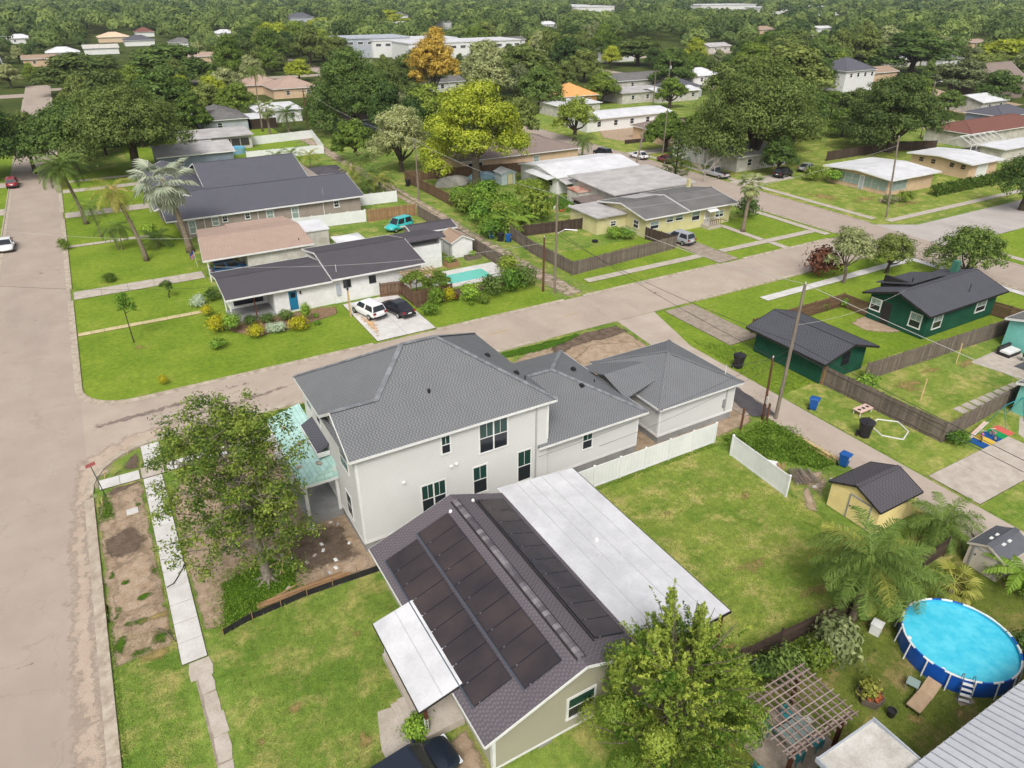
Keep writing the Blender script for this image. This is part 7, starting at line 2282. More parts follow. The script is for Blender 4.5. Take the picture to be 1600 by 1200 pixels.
palm('queen_palm', 'tall palm with brown hanging fronds nearest the left kerb', (-2.7, 120.6, 0), 6.2, F_Q, 44, (-1.0, .5), .2, skirt=(F_S, 22), scale=1.3)
palm('queen_palm', 'tall thin yellowed palm on the left front lawn', (3.2, 98.6, 0), 8.0, F_QY + F_S[:1], 24, (-1.5, .6), .24, skirt=(F_S, 12), el=(1.2, -.9), scale=1.1)
palm('bismarck_palm', 'silvery bismarck palm in front of the salmon-roofed house', (8.6, 99.4, 0), 6.4, F_B, 36, (-.9, .3), .26, el=(1.35, -.95), scale=1.5, skirt=(F_B, 5))
palm('small_palm', 'small drooping double palm on the left lawn, left trunk', (0.4, 105.2, 0), 3.4, F_Q, 12, (-.5, .2), .1, el=(.9, -.5), scale=.8)
palm('small_palm', 'small drooping double palm on the left lawn, right trunk', (0.9, 105.0, 0), 3.7, F_Q, 12, (.4, .2), .1, el=(.9, -.5), scale=.8)
palm('small_palm', 'slender palm behind the drooping double palm', (-1.2, 112.5, 0), 4.4, F_Q, 11, (-.4, .2), .1, el=(1.0, -.5))
palm('small_palm', 'low dark palm in front of the long grey house', (5.2, 104.0, 0), 1.0, F_Q, 16, (0, 0), .2, el=(1.2, -.1), scale=.9)
palm('cabbage_palm', 'round-headed palm with straw skirt right of the yellow house', (78.3, 69.3, 0), 5.9, F_C, 34, (.5, .2), .24, el=(1.4, -.9), skirt=(F_S, 12), scale=1.15)
palm('cabbage_palm', 'green fan palm beside the far street behind the white metal roof', (86.6, 121, 0), 3.4, F_Q, 22, (0, 0), .2, el=(1.2, -.3))
palm('cabbage_palm', 'bushy palm on the lawn behind the far white fence', (37.5, 176, 0), 5.2, F_C, 26, (0, 0), .22, el=(1.4, -.8), skirt=(F_S, 8), scale=1.3)
palm('tall_palm', 'very tall thin palm above the far white houses', (38.0, 186, 0), 13.5, F_Q, 16, (.3, .2), .16, skirt=(F_S, 5))
palm('cabbage_palm', 'bushy palm left of the alley pole by the far white fence', (43.0, 181, 0), 3.6, F_Q, 22, (0, 0), .2, el=(1.3, -.4), scale=1.2)
ap = [(34.6, 112.5, 2.6), (36.4, 112.0, 2.2), (38.3, 112.6, 3.2), (40.0, 112.0, 3.6), (41.3, 113.5, 3.0), (39.5, 115.6, 4.2), (36.8, 116.5, 2.9), (41.2, 117.5, 3.4), (34.0, 117.0, 2.4), (38.0, 120.5, 3.8), (30.5, 141.5, 2.8), (33.5, 141.0, 3.2), (36.5, 140.5, 2.6), (40.2, 121, 5.2), (41.0, 128, 4.0)]
for k, (x, y, hh) in enumerate(ap):
    palm('areca_palm', 'feathery palm in the dense clump behind the long grey house', (x, y, 0), hh, F_Q if k % 3 else F_QY, 14, (q.uniform(-.4, .4), q.uniform(-.4, .4)), .09, group='palm clump behind the long grey house', el=(1.3, -.1), scale=.85)
# ---- banana plant
t_ = thing('banana_plant', 'banana plant with long torn leaves by the plastic shed', 'plant', (40.3, 11.5, 0))
sub('stem', MB().tube([(0, 0, 0), (.05, .05, 1.4)], [.14, .08], 8), leafmat('stem_green', S(110, 130, 60), S(140, 150, 80), .0), t_)
def banana_leaf(seed):
    r_ = np.random.default_rng(seed)
    P, T = [], []
    for i in range(12):
        k0, k1 = i / 12, (i + .86) / 12
        def pt(k): return np.array([1.9 * k, 0, 1.0 * k - 1.35 * k * k])
        w = .34 * math.sin(math.pi * min(1, k0 * .9 + .12)) ** .7
        for s_ in (-1, 1):
            dz = -.12 - r_.uniform(0, .12)
            P.append([pt(k0), pt(k1), pt(k1) + np.array([.08, s_ * w, dz]), pt(k0) + np.array([.08, s_ * w, dz])])
            T.append(r_.uniform(.3, .8))
    return quads_me('leaf', np.array(P), T, L_WEED)
BL = [banana_leaf(s_) for s_ in (1, 2, 3)]
for k in range(8):
    o = bpy.data.objects.new('leaf', BL[k % 3]); col.objects.link(o); o.parent = t_
    o.location = (0, 0, 1.35); o.rotation_euler = (0, q.uniform(-.5, .15), k * 2.4)
# ---- shrubs
SHM = {n: [shrub_me(40 + i * 7 + j, 1.0, 1.5, m, 1000, .22) for j in range(2)] for i, (n, m) in enumerate((('green', L_SHR), ('yellow', L_YEL), ('silver', L_SIL), ('dark', L_DARK), ('red', L_RED), ('weed', L_WEED), ('grey', L_GREY), ('mid', L_MID)))}
def shrub(kind, label, px, py, s_, group=None, sz=None, xy=None, cat='shrub', name=None):
    p = at(px, py, 0) if xy is None else (xy[0], xy[1], 0)
    return one(name or 'shrub', SHM[kind][rnd.randrange(2)], label, cat, (p[0], p[1], 0), s_, None, group, sz)
for kind, label, px, py, s_, sz in (
    ('yellow', 'yellow shrub right of the blue door bed', 467, 516, 1.05, 1.0), ('yellow', 'yellow shrub in the middle of the porch bed', 401, 528, .95, .9), ('yellow', 'yellow-topped shrub at the left corner of the porch bed', 340, 520, 1.1, 1.2), ('yellow', 'small yellow shrub at the end of the yellowish path', 324, 494, .7, .8),
    ('silver', 'silvery shrub between the two yellow ones', 437, 520, .8, .8), ('silver', 'silvery shrub beside the porch corner', 312, 478, .9, .8), ('silver', 'second silvery shrub left of the porch bed', 424, 519, .6, .6),
    ('green', 'low green shrub at the front left of the porch bed', 343, 545, .9, .7), ('green', 'tall green shrub at the porch post', 368, 518, 1.0, 1.3), ('dark', 'dark hedge shrub below the porch, left', 393, 508, .8, .7), ('dark', 'dark hedge shrub below the porch, middle', 418, 505, .8, .7), ('dark', 'dark hedge shrub below the porch, right', 447, 500, .8, .7), ('dark', 'dark shrub at the corner of the white house roof', 332, 470, .9, .9),
    ('green', 'slender upright green shrub right of the blue door', 481, 503, .55, 1.4), ('green', 'small round shrub at the end of the porch bed', 497, 508, .4, .35), ('green', 'tiny round shrub near the end of the porch bed', 494, 497, .35, .35),
    ('mid', 'round green bush at the left kerb', 102, 391, .8, 1.0), ('mid', 'round green bush on the front lawn', 171, 440, .9, .6), ('green', 'shrub by the street wall of the long grey house', 233, 366, 1.2, .9), ('green', 'shrub beside the palm of the long grey house', 245, 375, 1.0, .8),
    ('yellow', 'small pale yellow plant on the corner lawn', 257, 600, .45, .6), ('weed', 'bright green shrub at the driveway fence', 672, 492, 1.0, 1.0), ('weed', 'tall green shrub beside the driveway fence', 682, 478, .9, 1.5), ('yellow', 'yellow-green shrub in the pool hedge', 703, 470, .8, 1.0), ('red', 'dark red plant in the pool hedge', 713, 470, .35, .5),
    ('green', 'leafy green shrub in front of the turquoise pool, left', 735, 470, 1.3, 1.3), ('dark', 'dark leafy shrub in front of the turquoise pool, middle', 770, 462, 1.5, 1.6), ('mid', 'light leafy shrub in front of the turquoise pool', 757, 474, .8, .8), ('green', 'green shrub at the right end of the pool hedge', 800, 455, 1.5, 1.7), ('dark', 'dark shrub at the alley end of the pool hedge', 820, 448, 1.4, 1.6), ('mid', 'bushy shrub in the corner of alley and street', 795, 430, 1.5, 1.7), ('weed', 'tiny round shrub on the lawn below the pool hedge', 737, 477, .35, .35),
    ('green', 'big leafy shrub against the yellow house, left', 957, 373, 1.2, 1.1), ('green', 'big leafy shrub against the yellow house, right', 978, 373, 1.3, 1.1), ('dark', 'shrub behind the yellow house palm', 1165, 340, 1.6, 2.0),
    ('red', 'round reddish brown bush at the cross street', 1280, 432, 2.2, 2.3), ('green', 'shrub in the yard fence of the green house', 1320, 480, .8, .8), ('mid', 'small shrub in the green house yard', 1285, 485, .6, .7), ('green', 'dense shrub behind the alley fence by the green garage', 1353, 612, 1.2, 1.0), ('green', 'shrub at the foot of the fence by the play mats', 1497, 695, .9, .7),
    ('green', 'round shrub left of the beige house', 1305, 287, 1.9, 1.7), ('mid', 'light green young tree left of the beige house', 1268, 283, 1.8, 1.8), ('mid', 'round bush at the corner of the beige house yard', 1412, 316, 1.4, 1.2), ('grey', 'low grey bush by the leaning corner pole', 1388, 318, 1.3, .9), ('green', 'bush between beige house and outbuilding', 1450, 283, 1.2, 1.4),
    ('dark', 'dark rounded shrub right of the grey flat roof', 1030, 283, 2.2, 1.4), ('red', 'dark red shrub beside the grey flat roof', 1070, 297, 1.2, 1.0), ('green', 'shrub by the screened porch of the grey flat house', 1035, 302, 1.3, 1.0), ('yellow', 'yellow-green bush behind the leaning pole', 1062, 300, .9, .8),
    ('grey', 'pale round bush with small leaves over the pool yard fence', 1300, 1030, 1.35, 1.7), ('mid', 'bright green shrub beside the pale round bush', 1270, 1045, .9, 1.3), ('dark', 'dark shrub along the pool yard fence', 1225, 1060, 1.1, 1.2), ('dark', 'dark weeds at the far corner of the pergola', 1190, 1060, .9, .9), ('green', 'shrub at the trunk of the queen palm', 1345, 965, .7, .9), ('green', 'dense shrub beside the banana plant', 1590, 925, .8, .9), ('green', 'green shrub at the porch of the olive house', 655, 1150, .75, .85),
    ('green', 'shrub behind the plastic shed', 1545, 900, .6, .7), ('dark', 'shrub at the far right end of the pool', 1596, 1020, .8, .8)):
    shrub(kind, label, px, py, s_, None, sz)
# lush garden across the alley: big round bushes and banana leaves
k = 0
for (px, py, s_) in ((728, 330, 2.3), (745, 325, 2.4), (765, 335, 2.5), (785, 345, 2.2), (750, 345, 2.3), (775, 355, 2.0), (735, 315, 2.2), (755, 312, 2.4), (790, 330, 2.2), (805, 350, 2.0), (768, 368, 1.8), (760, 360, 1.7), (800, 365, 1.6), (720, 318, 2.0), (815, 340, 1.9)):
    k += 1
    shrub(('weed', 'mid', 'green')[k % 3], 'round lush green bush in the overgrown garden across the alley', px, py + 4, s_, 'bushes of the overgrown garden', s_ * .95)
for (px, py) in ((800, 340), (815, 345), (795, 365), (810, 360), (735, 328)):
    p = at(px, py)
    t_ = thing('banana_plant', 'broad-leaved banana plant in the overgrown garden', 'plant', (p[0], p[1], 0), 0, 'bananas of the overgrown garden')
    sub('stem', MB().tube([(0, 0, 0), (0, 0, 1.8)], [.16, .1], 7), leafmat('stem_green', None, None), t_)
    for j in range(7):
        o = bpy.data.objects.new('leaf', BL[j % 3]); col.objects.link(o); o.parent = t_
        o.location = (0, 0, 1.7); o.rotation_euler = (0, q.uniform(-.6, .1), j * 2.4); o.scale = (1.5,) * 3
shrub('mid', 'tall yellow-green bush at the right end of the overgrown garden', 838, 345, 2.6, None, 3.0)
# hedges
def hedge(label, x0, x1, y0, y1, hh, m, n, size, seed):
    r_ = np.random.default_rng(seed)
    C = np.stack([r_.uniform(x0, x1, n), r_.uniform(y0, y1, n), r_.uniform(0, 1, n) ** .6 * hh], -1)
    f = r_.integers(0, 3, n)
    C[f == 0, 2] = hh + r_.normal(0, .07, (f == 0).sum())
    s1 = f == 1
    C[s1, 1] = y0 + r_.normal(0, .06, s1.sum())
    bump = .14 * np.sin(C[:, 0] * 2.1 + seed) + .1 * np.sin(C[:, 0] * 5.3)
    C[:, 2] = np.maximum(.02, C[:, 2] + bump * (C[:, 2] / hh))
    Nn = np.where((f == 0)[:, None], np.array([0, 0, 1.0]), np.where(s1[:, None], np.array([0, -1.0, .3]), np.array([-.5, 0, .6]))) + r_.normal(0, .5, (n, 3))
    return tag((lambda o: (col.objects.link(o), o)[1])(bpy.data.objects.new('hedge', leaf_me('hedge', C, Nn, r_.uniform(.7, 1.3, n) * size, np.clip(r_.normal(.45, .22, n), 0, 1), m, .6, r_))), label, 'hedge')
hedge('long clipped dark hedge before the white metal roof house', 60.8, 72.0, 102.4, 104.2, 2.0, L_HEDGE, 5200, .3, 1)
hedge('bright clipped hedge beside the beige house', 120.5, 144, 67.0, 68.6, 1.5, L_MID, 6000, .34, 2)
# weeds: masses nobody could count
def weeds(poly, n, size, hh, m, seed, name='weeds', label=None):
    r_ = np.random.default_rng(seed)
    P = np.array(poly, float)
    out = []
    lo, hi = P.min(0), P.max(0)
    while sum(map(len, out)) < n:
        c = r_.uniform(lo, hi, (n, 2))
        ins = np.zeros(n, bool)
        for i in range(len(P)):
            (ax, ay), (bx, by) = P[i], P[(i + 1) % len(P)]
            ins ^= ((ay > c[:, 1]) != (by > c[:, 1])) & (c[:, 0] < (bx - ax) * (c[:, 1] - ay) / (by - ay + 1e-9) + ax)
        out.append(c[ins])
    c = np.concatenate(out)[:n] + r_.normal(0, .05 + .28 * (hh > .25), (n, 2))
    hm = hh * (.45 + .55 * np.sin(c[:, 0] * 1.7 + seed) * np.sin(c[:, 1] * 2.1))
    C = np.column_stack([c, np.clip(r_.uniform(.0, 1, n) * np.maximum(hm, .06), .02, None)])
    Nn = r_.normal(0, .7, (n, 3)) + np.array([0, 0, .5])
    o = bpy.data.objects.new(name, leaf_me(name, C, Nn, r_.uniform(.6, 1.4, n) * size, np.clip(r_.normal(.5, .22, n), 0, 1), m, .3, r_))
    col.objects.link(o)
    return tag(o, label, 'weeds', kind='stuff')
weeds([(36.4, 30.2), (37.2, 31.4), (42.1, 31.2), (42.4, 29), (41.6, 25.0), (40.6, 25.0), (38.4, 27.8)], 9000, .2, .75, L_WEED, 1, label='overgrown bright green weeds between fence and alley')
weeds([(-.3, 31.4), (4.6, 31.9), (5.0, 34.4), (3.8, 36), (.6, 35.6)], 6500, .13, .28, L_WEED, 2, label='rank grass round the magnolia trunk')
weeds([(-5.3, 44.4), (-4.3, 44.6), (-4.4, 47.6), (-5.1, 47.0)], 900, .12, .2, L_WEED, 3, label='grass tuft strip at the corner kerb')
weeds([(22.6, 31.1), (36.1, 31.0), (36.1, 31.4), (22.6, 31.5)], 2600, .11, .16, L_WEED, 4, label='grass fringe at the foot of the white fence')
weeds([(46.1, 33.9), (50.5, 34.1), (50.5, 42), (47.2, 46), (46.3, 40)], 5000, .14, .16, L_WEED, 5, label='rough grass between alley and green garage')
weeds([(24, 14.6), (30.4, 14.1), (33, 14.3), (33, 15.4), (30.4, 15.5), (22.4, 16.0)], 3000, .14, .3, L_SHR, 6, label='rough growth along the pool yard fence')
weeds([(61.5, 90), (66.5, 90.4), (67.5, 98.5), (61.0, 98)], 3500, .3, .5, L_SHR, 7, label='rank growth in the cluttered yard')
weeds([(-5.35, 20), (-5.15, 20), (-5.1, 36), (-5.35, 36)], 1200, .1, .12, L_WEED, 8, label='grass overhanging the left kerb')
# short tufts that break up the near lawns
weeds([(-5.2, 10), (-1.9, 20), (-2.4, 33), (-5.2, 34)], 9000, .075, .05, L_TUFT, 11, 'lawn_tufts', 'short tufts of the verge')
weeds([(-0.8, 16), (6, 17), (8.6, 24), (8.7, 31), (0, 31)], 22000, .075, .05, L_TUFT, 12, 'lawn_tufts', 'short tufts of the front lawn')
weeds([(22.6, 16.2), (36, 15.6), (36.5, 22), (35.5, 31), (24, 31)], 26000, .085, .05, L_TUFT, 13, 'lawn_tufts', 'short tufts of the back lawn')
# ---- trees
base_sets = {}
def tset(key, m, **k):
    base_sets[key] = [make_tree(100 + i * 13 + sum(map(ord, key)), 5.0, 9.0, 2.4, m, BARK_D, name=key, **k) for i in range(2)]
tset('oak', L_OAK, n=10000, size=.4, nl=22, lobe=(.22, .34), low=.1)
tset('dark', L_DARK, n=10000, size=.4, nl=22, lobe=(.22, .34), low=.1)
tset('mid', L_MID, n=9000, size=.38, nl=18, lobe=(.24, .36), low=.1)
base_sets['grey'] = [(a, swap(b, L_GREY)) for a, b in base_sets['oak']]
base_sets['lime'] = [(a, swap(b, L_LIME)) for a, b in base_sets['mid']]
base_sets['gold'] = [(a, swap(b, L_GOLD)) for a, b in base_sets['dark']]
def big_tree(label, loc, r, h_, leafm, seed, n=26000, size=.34, trunk=None, nl=20, flat=.7, tr=.45, clump=22, bark=None, name='tree', **kw):
    ms = make_tree(seed, r, h_, trunk or h_ * .3, leafm, bark or BARK_D, n, size, nl, flat, tr, clump=clump, **kw)
    return tree_obj(name, ms, label, 'tree', (loc[0], loc[1], 0), 1.0, 0)
big_tree('spreading dark oak overhanging the left street', (7.2, 149, 0), 12.5, 18, L_OAK, 1, 40000, .4, 5.5, 38, .62, .75, name='oak_tree', low=.08, lobe=(.2, .32))
big_tree('dark oak over the left kerb behind the red car', (-16.5, 160, 0), 9.5, 15, L_DARK, 2, 24000, .42, 2.6, 22, name='oak_tree')
big_tree('dark oak hanging across the far street end on the left', (-2.5, 156, 0), 9.0, 14, L_DARK, 22, 24000, .42, 2.8, 20, name='oak_tree')
big_tree('tall lime-green tree with forked grey trunk', (57.9, 112.3, 0), 11.8, 20.0, L_LIME, 3, 32000, .4, 5.0, 26, .72, .7, 20, BARK, name='lime_green_tree', low=.02, lobe=(.19, .29))
big_tree('grey-green tree left of the lime-green one', (50.6, 129, 0), 6.5, 13, L_GREY, 4, 16000, .34, 2.2, 16)
big_tree('big dense dark tree in the middle distance', (56.5, 172, 0), 12.8, 20, L_DARK, 5, 36000, .46, 2.4, 40, .75, low=.08, lobe=(.2, .32))
big_tree('huge spreading oak right of the middle', (111.5, 99, 0), 15.5, 21, L_OAK, 6, 52000, .46, 2.8, 48, .7, .9, name='oak_tree', low=.1, lobe=(.18, .3))
big_tree('spreading oak behind the beige house', (147, 94.5, 0), 12.6, 16, L_OAK, 7, 34000, .46, 2.6, 36, .66, .7, name='oak_tree', low=.1, lobe=(.18, .3))
big_tree('orange-gold tree in the middle distance', (97, 214, 0), 9.0, 21.5, L_GOLD, 8, 16000, .6, 3.5, 22, .95)
big_tree('open grey-leaved tree at the cross street by the green house', (73.6, 48.8, 0), 3.0, 7.6, L_GREY, 9, 5200, .24, 2.2, 12, .8, .16, 12, BARK)
big_tree('rounded tree beside the open grey-leaved one', (80.9, 48.3, 0), 3.3, 5.4, L_OAK, 10, 7000, .22, 1.4, 12, .75, .18)
big_tree('dense rounded tree behind the green house roof', (86.3, 42.2, 0), 4.6, 6.8, L_DARK, 11, 12000, .26, 1.4, 16, .8, .2)
big_tree('leafy tree cut by the right edge', (124.5, 55.5, 0), 5.6, 9.6, L_DARK, 12, 11000, .32, 2.6, 16)
big_tree('light green tree by the far street left of the dirt lot', (96.5, 138, 0), 5.6, 10, L_MID, 13, 8000, .4, 2.6, 14)
big_tree('small bright green tree before the white long house', (149, 166, 0), 5.2, 9, L_MID, 14, 7000, .45, 2.0, 14)
big_tree('small rounded tree on stake by the driveway fence', (27.9, 69.6, 0), 1.6, 3.6, L_MID, 15, 3600, .2, 2.0, 10, .6, .06)
big_tree('slim young tree with reddish leaves on the corner lawn', (-.6, 73.1, 0), 1.1, 6.2, L_SHR, 16, 900, .2, 3.4, 8, 1.2, .05, 8)
big_tree('tiny dark sapling beside the long driveway', (4.0, 83.8, 0), .8, 2.5, L_DARK, 17, 700, .18, .9, 7, .9, .05, 8)
big_tree('leafy tree hanging over the white house pool fence', (30.5, 68.9, 0), 1.8, 3.0, L_MID, 18, 3000, .2, 1.2, 9, .7, .07)
for k, (x, y, r, hh, m, lb) in enumerate(((127.5, 106, 8.0, 14, L_OAK, 'oak between the huge oak and the one behind the beige house'), (138, 112, 8.5, 14, L_DARK, 'dark oak behind the gap of the two big oaks'), (120, 116, 7.5, 13, L_MID, 'lighter tree at the back of the huge oak'), (157, 104, 8.0, 13, L_OAK, 'oak to the right behind the dark fence'), (106, 118, 5.5, 9, L_MID, 'light tree at the street left of the huge oak'), (68, 140, 7.5, 13, L_DARK, 'dark tree behind the brown roof'), (84, 142, 6.5, 11, L_OAK, 'oak at the right end of the brown roof'), (46.5, 143, 5.0, 9, L_MID, 'light tree beside the far end of the gravel alley'), (22, 184, 6.0, 11, L_MID, 'light green tree left of the pale grey house'), (9, 182, 7.5, 13, L_OAK, 'oak on the street side of the pale grey house'))):
    big_tree(lb, (x, y, 0), r, hh, m, 60 + k, 12000, .45, 2.4, 22, .7, .35, 18, low=.1, lobe=(.22, .34))
# dark pine and bare tree
rng = np.random.default_rng(5)
t_ = thing('pine_tree', 'dark upright pine before the grey flat roof', 'tree', (87.4, 94.2, 0))
mb = MB().tube([(0, 0, 0), (0, 0, 9.4)], [.24, .03], 8)
C, Nn, T = [], [], []
for k in range(46):
    z0 = 1.4 + 7.6 * k / 46
    a = k * 2.4
    l = 2.9 * (1 - (z0 / 10.5)) + .35
    e = np.array([l * math.cos(a), l * math.sin(a), z0 + .35 * l])
    mb.tube([(0, 0, z0), tuple(e)], [.05, .015], 4, False)
    n = 90
    kk = rng.uniform(.25, 1.05, (n, 1))
    C.append(np.array([0, 0, z0]) + (e - np.array([0, 0, z0])) * kk + rng.normal(0, .16, (n, 3)))
    Nn.append(rng.normal(0, .6, (n, 3)) + np.array([0, 0, .6]))
    T.append(np.clip(rng.normal(.3, .2, n), 0, 1))
o = bpy.data.objects.new('trunk', mb.mesh('trunk', BARK_D, True)); col.objects.link(o); o.parent = t_
C, Nn, T = map(np.concatenate, (C, Nn, T))
o = bpy.data.objects.new('crown', leaf_me('crown', C, Nn, rng.uniform(.2, .4, len(C)), T, L_DARK, .35, rng)); col.objects.link(o); o.parent = t_
t_ = thing('bare_tree', 'leafless grey tree beside the silver pickup', 'tree', (94.4, 94.2, 0))
mb = MB().tube([(0, 0, 0), (0, 0, 1.4)], [.2, .15], 7)
def branch(p, d, l, r_, n):
    e = p + d * l
    mb.tube([p, p.lerp(e, .5) + Vector((q.gauss(0, .06), q.gauss(0, .06), .05)), e], [r_, r_ * .7, r_ * .4], 4, False)
    if n:
        for k in range(3):
            dd = (d + Vector((q.gauss(0, .5), q.gauss(0, .5), q.gauss(.15, .3)))).normalized()
            branch(p.lerp(e, q.uniform(.5, 1)), dd, l * .68, r_ * .5, n - 1)
for k in range(7):
    a = k * .9
    branch(Vector((0, 0, 1.3)), Vector((math.cos(a), math.sin(a), .9)).normalized(), 2.0, .08, 3)
sub('branches', mb, M('bark_bare', S(190, 180, 170, .8), None, 4, .9), t_)
# ================================================================ THE NEIGHBOURHOOD BEYOND
PINK = M('stucco_peach', S(236, 208, 176, .9), None, 1, .9)
ORANGE = M('sheathing_orange', S(236, 178, 112, .88), S(224, 166, 102, .86), .8, .8)
MORE = []
FARH = []       # houses to keep in view: footprint and distance
def far_house(label, px, py, z, w, d, hgt_, wallm, roofm, roof='hip', rise=.35, name='house', cat='house', wins=(), windows=0, group=None):
    """front eave middle seen at pixel px,py at height z"""
    p = at(px, py, z)
    x0, x1, y0, y1 = p[0] - w / 2, p[0] + w / 2, p[1], p[1] + d
    ws = list(wins)
    for k in range(windows):
        u = x0 + (k + .6) * w / (windows + .2)
        ws.append(('S', u, u + 1.2, hgt_ - 1.9, hgt_ - .6))
    h = box_house(name, label, x0, x1, y0, y1, hgt_, wallm, roofm, roof, rise, .5, ws, cat=cat, group=group)
    FARH.append((x0, x1, y0, y1, hgt_))
    return h
far_house('peach house with pale hipped roof far up the left street', 178, 58, 3, 18, 14, 3, PINK, PINK, 'hip', .35)
far_house('white house in front of the peach one', 158, 75, 3, 16, 10, 3, WHITE, WHITE_D, 'gableX', 1.5)
far_house('grey-roofed house beside the peach one', 218, 63, 3, 16, 12, 3, WHITE, SH_BLU, 'hip', .4)
far_house('red-tiled house right of the peach one', 226, 50, 3, 12, 10, 3, WHITE, SH_RED, 'hip', .5)
far_house('white house with pale roof behind the alley palms', 437, 172, 3, 11, 12, 2.9, WHITE, ROOFW, 'flat', .3, windows=2)
far_house('tan house with pinkish hipped roof left of the big dark tree', 462, 137, 3, 14, 14, 2.9, BEIGE, SH_SAL, 'hip', .4, windows=2)
far_house('house with pinkish roof partly behind the tall thin palm', 412, 132, 3, 12, 12, 2.9, BEIGE, SH_SAL, 'hip', .4)
far_house('little house with dark roof below the big dark tree', 563, 186, 3, 9, 8, 2.8, BLUEG, SH_BRN, 'gableX', 1.3)
far_house('house with raw orange roof sheathing', 906, 150, 3.2, 12, 12, 3.2, M('wall_ochre', S(200, 150, 90, .85), None, 1, .9), ORANGE, 'hip', .45, windows=2)
far_house('long white single-storey house behind the dirt lot', 985, 180, 3, 26, 10, 2.9, WHITE, ROOFW, 'gableX', .8, windows=5)
far_house('white flat-roofed house left of the long white one', 905, 162, 3, 14, 9, 2.8, WHITE_D, ROOFW, 'flat', .2, windows=2)
far_house('pale house with grey flat roof behind the long white one', 1010, 143, 3, 18, 10, 2.9, WHITE_D, ROOFG, 'flat', .3, windows=3)
far_house('house with grey shingle roof behind the flat ones', 1003, 124, 3, 20, 12, 2.9, WHITE_D, SH_GRY2, 'gableX', 1.8, windows=2)
far_house('white-roofed house by the far pole with transformer', 1062, 142, 3, 16, 10, 2.9, WHITE_D, ROOFW, 'gableX', .8, windows=3)
far_house('house with slate roof at the foot of the right oak wood', 1075, 137, 3, 12, 10, 2.9, LGREY, SH_BLU, 'hip', .4)
far_house('white house glimpsed between far oaks', 968, 82, 4, 18, 12, 4, WHITE, SH_GRY2, 'hip', .4, windows=3)
far_house('brown-roofed house right of the dirt lot', 1077, 203, 3, 12, 12, 2.7, BEIGE, SH_BRN, 'hip', .35)
far_house('white house with dark windows under the huge oak', 1137, 228, 3, 12, 9, 2.8, WHITE, SH_BRN, 'gableX', 1.2, windows=2)
far_house('white cottage in the shade of the huge oak', 1195, 238, 3, 14, 8, 2.8, WHITE_D, ROOFG, 'gableX', 1.0, windows=3)
far_house('white two-storey house with dark hipped roof', 1346, 110, 6.4, 15, 13, 6.4, WHITE, SH_BLU, 'hip', .5, windows=4, name='two_storey_house')
far_house('tan house behind the spreading right oak', 1382, 112, 3.2, 16, 10, 3, BEIGE, SH_TAN, 'gableX', 1.5)
far_house('grey house far beyond the white two-storey one', 1396, 74, 3.5, 18, 12, 3.5, LGREY, SH_GRY2, 'hip', .4)
far_house('pinkish roofed house beyond the sandy lot', 1477, 152, 3, 12, 10, 2.9, BEIGE, SH_SAL, 'hip', .35, windows=2)
far_house('brown tall-roofed house at the far right', 1580, 128, 5, 18, 14, 5, SH_BRN, SH_BRN, 'gableX', 5.0)
far_house('dark roofed bungalow at the right edge behind the oak', 1592, 178, 3, 14, 9, 2.8, BLUEG, SH_BLU, 'hip', .35)
far_house('grey two-storey roof above the far trees', 472, 27, 8, 20, 14, 8, LGREY, SH_BLU, 'hip', .45, name='two_storey_house')
far_house('white house high among the far trees', 690, 34, 6, 18, 12, 6, WHITE, SH_GRY2, 'hip', .4)
far_house('small yellow-walled house among the far trees', 540, 30, 6, 10, 10, 6, WHITE, SH_GRY2, 'hip', .4)
far_house('white house glimpsed above the far white block', 627, 24, 7, 14, 12, 7, WHITE, SH_GRY2, 'hip', .4)
for k, (px, py, w, rm, wm, lb) in enumerate(((98, 82, 14, ROOFW, WHITE, 'white-roofed house left of the far peach house'), (62, 92, 13, SH_TAN, BEIGE, 'tan-roofed house near the far left street end'), (285, 66, 13, SH_GRY2, WHITE, 'grey-roofed house right of the far grey one'), (318, 88, 12, SH_SAL, BEIGE, 'pinkish roof among trees above the left oak'), (352, 52, 14, ROOFW, WHITE, 'white roof among trees left of the white block'), (805, 62, 14, SH_GRY2, WHITE, 'pale house right of the white block'), (860, 38, 16, ROOFW, WHITE, 'white roof in the upper middle trees'), (1125, 72, 15, ROOFG, WHITE_D, 'pale flat roof above the huge oak'), (1200, 46, 16, SH_TAN, BEIGE, 'tan roof far above the huge oak'), (1290, 44, 16, ROOFW, WHITE, 'white roof far above the spreading oak'), (1490, 92, 14, SH_GRY2, WHITE, 'grey-roofed house beyond the leaning grey-green tree'), (1530, 66, 15, SH_SAL, BEIGE, 'pink-roofed house at the upper right'), (1425, 92, 13, ROOFW, WHITE_D, 'white-roofed house behind the very dark oak'), (1555, 158, 12, ROOFW, WHITE_D, 'white-roofed house at the right beyond the sandy lot'), (1105, 118, 13, ROOFW, WHITE, 'white-roofed house left behind the huge oak'), (700, 128, 12, SH_GRY2, WHITE, 'grey roof glimpsed behind the lime-green tree'), (30, 60, 14, ROOFW, WHITE, 'white roof at the upper left edge'))):
    far_house(lb, px, py, 3, w, 10, 3, wm, rm, ('hip', 'gableX')[k % 2], (.4, 1.4)[k % 2], windows=2)
    MORE.append((px, py, w))
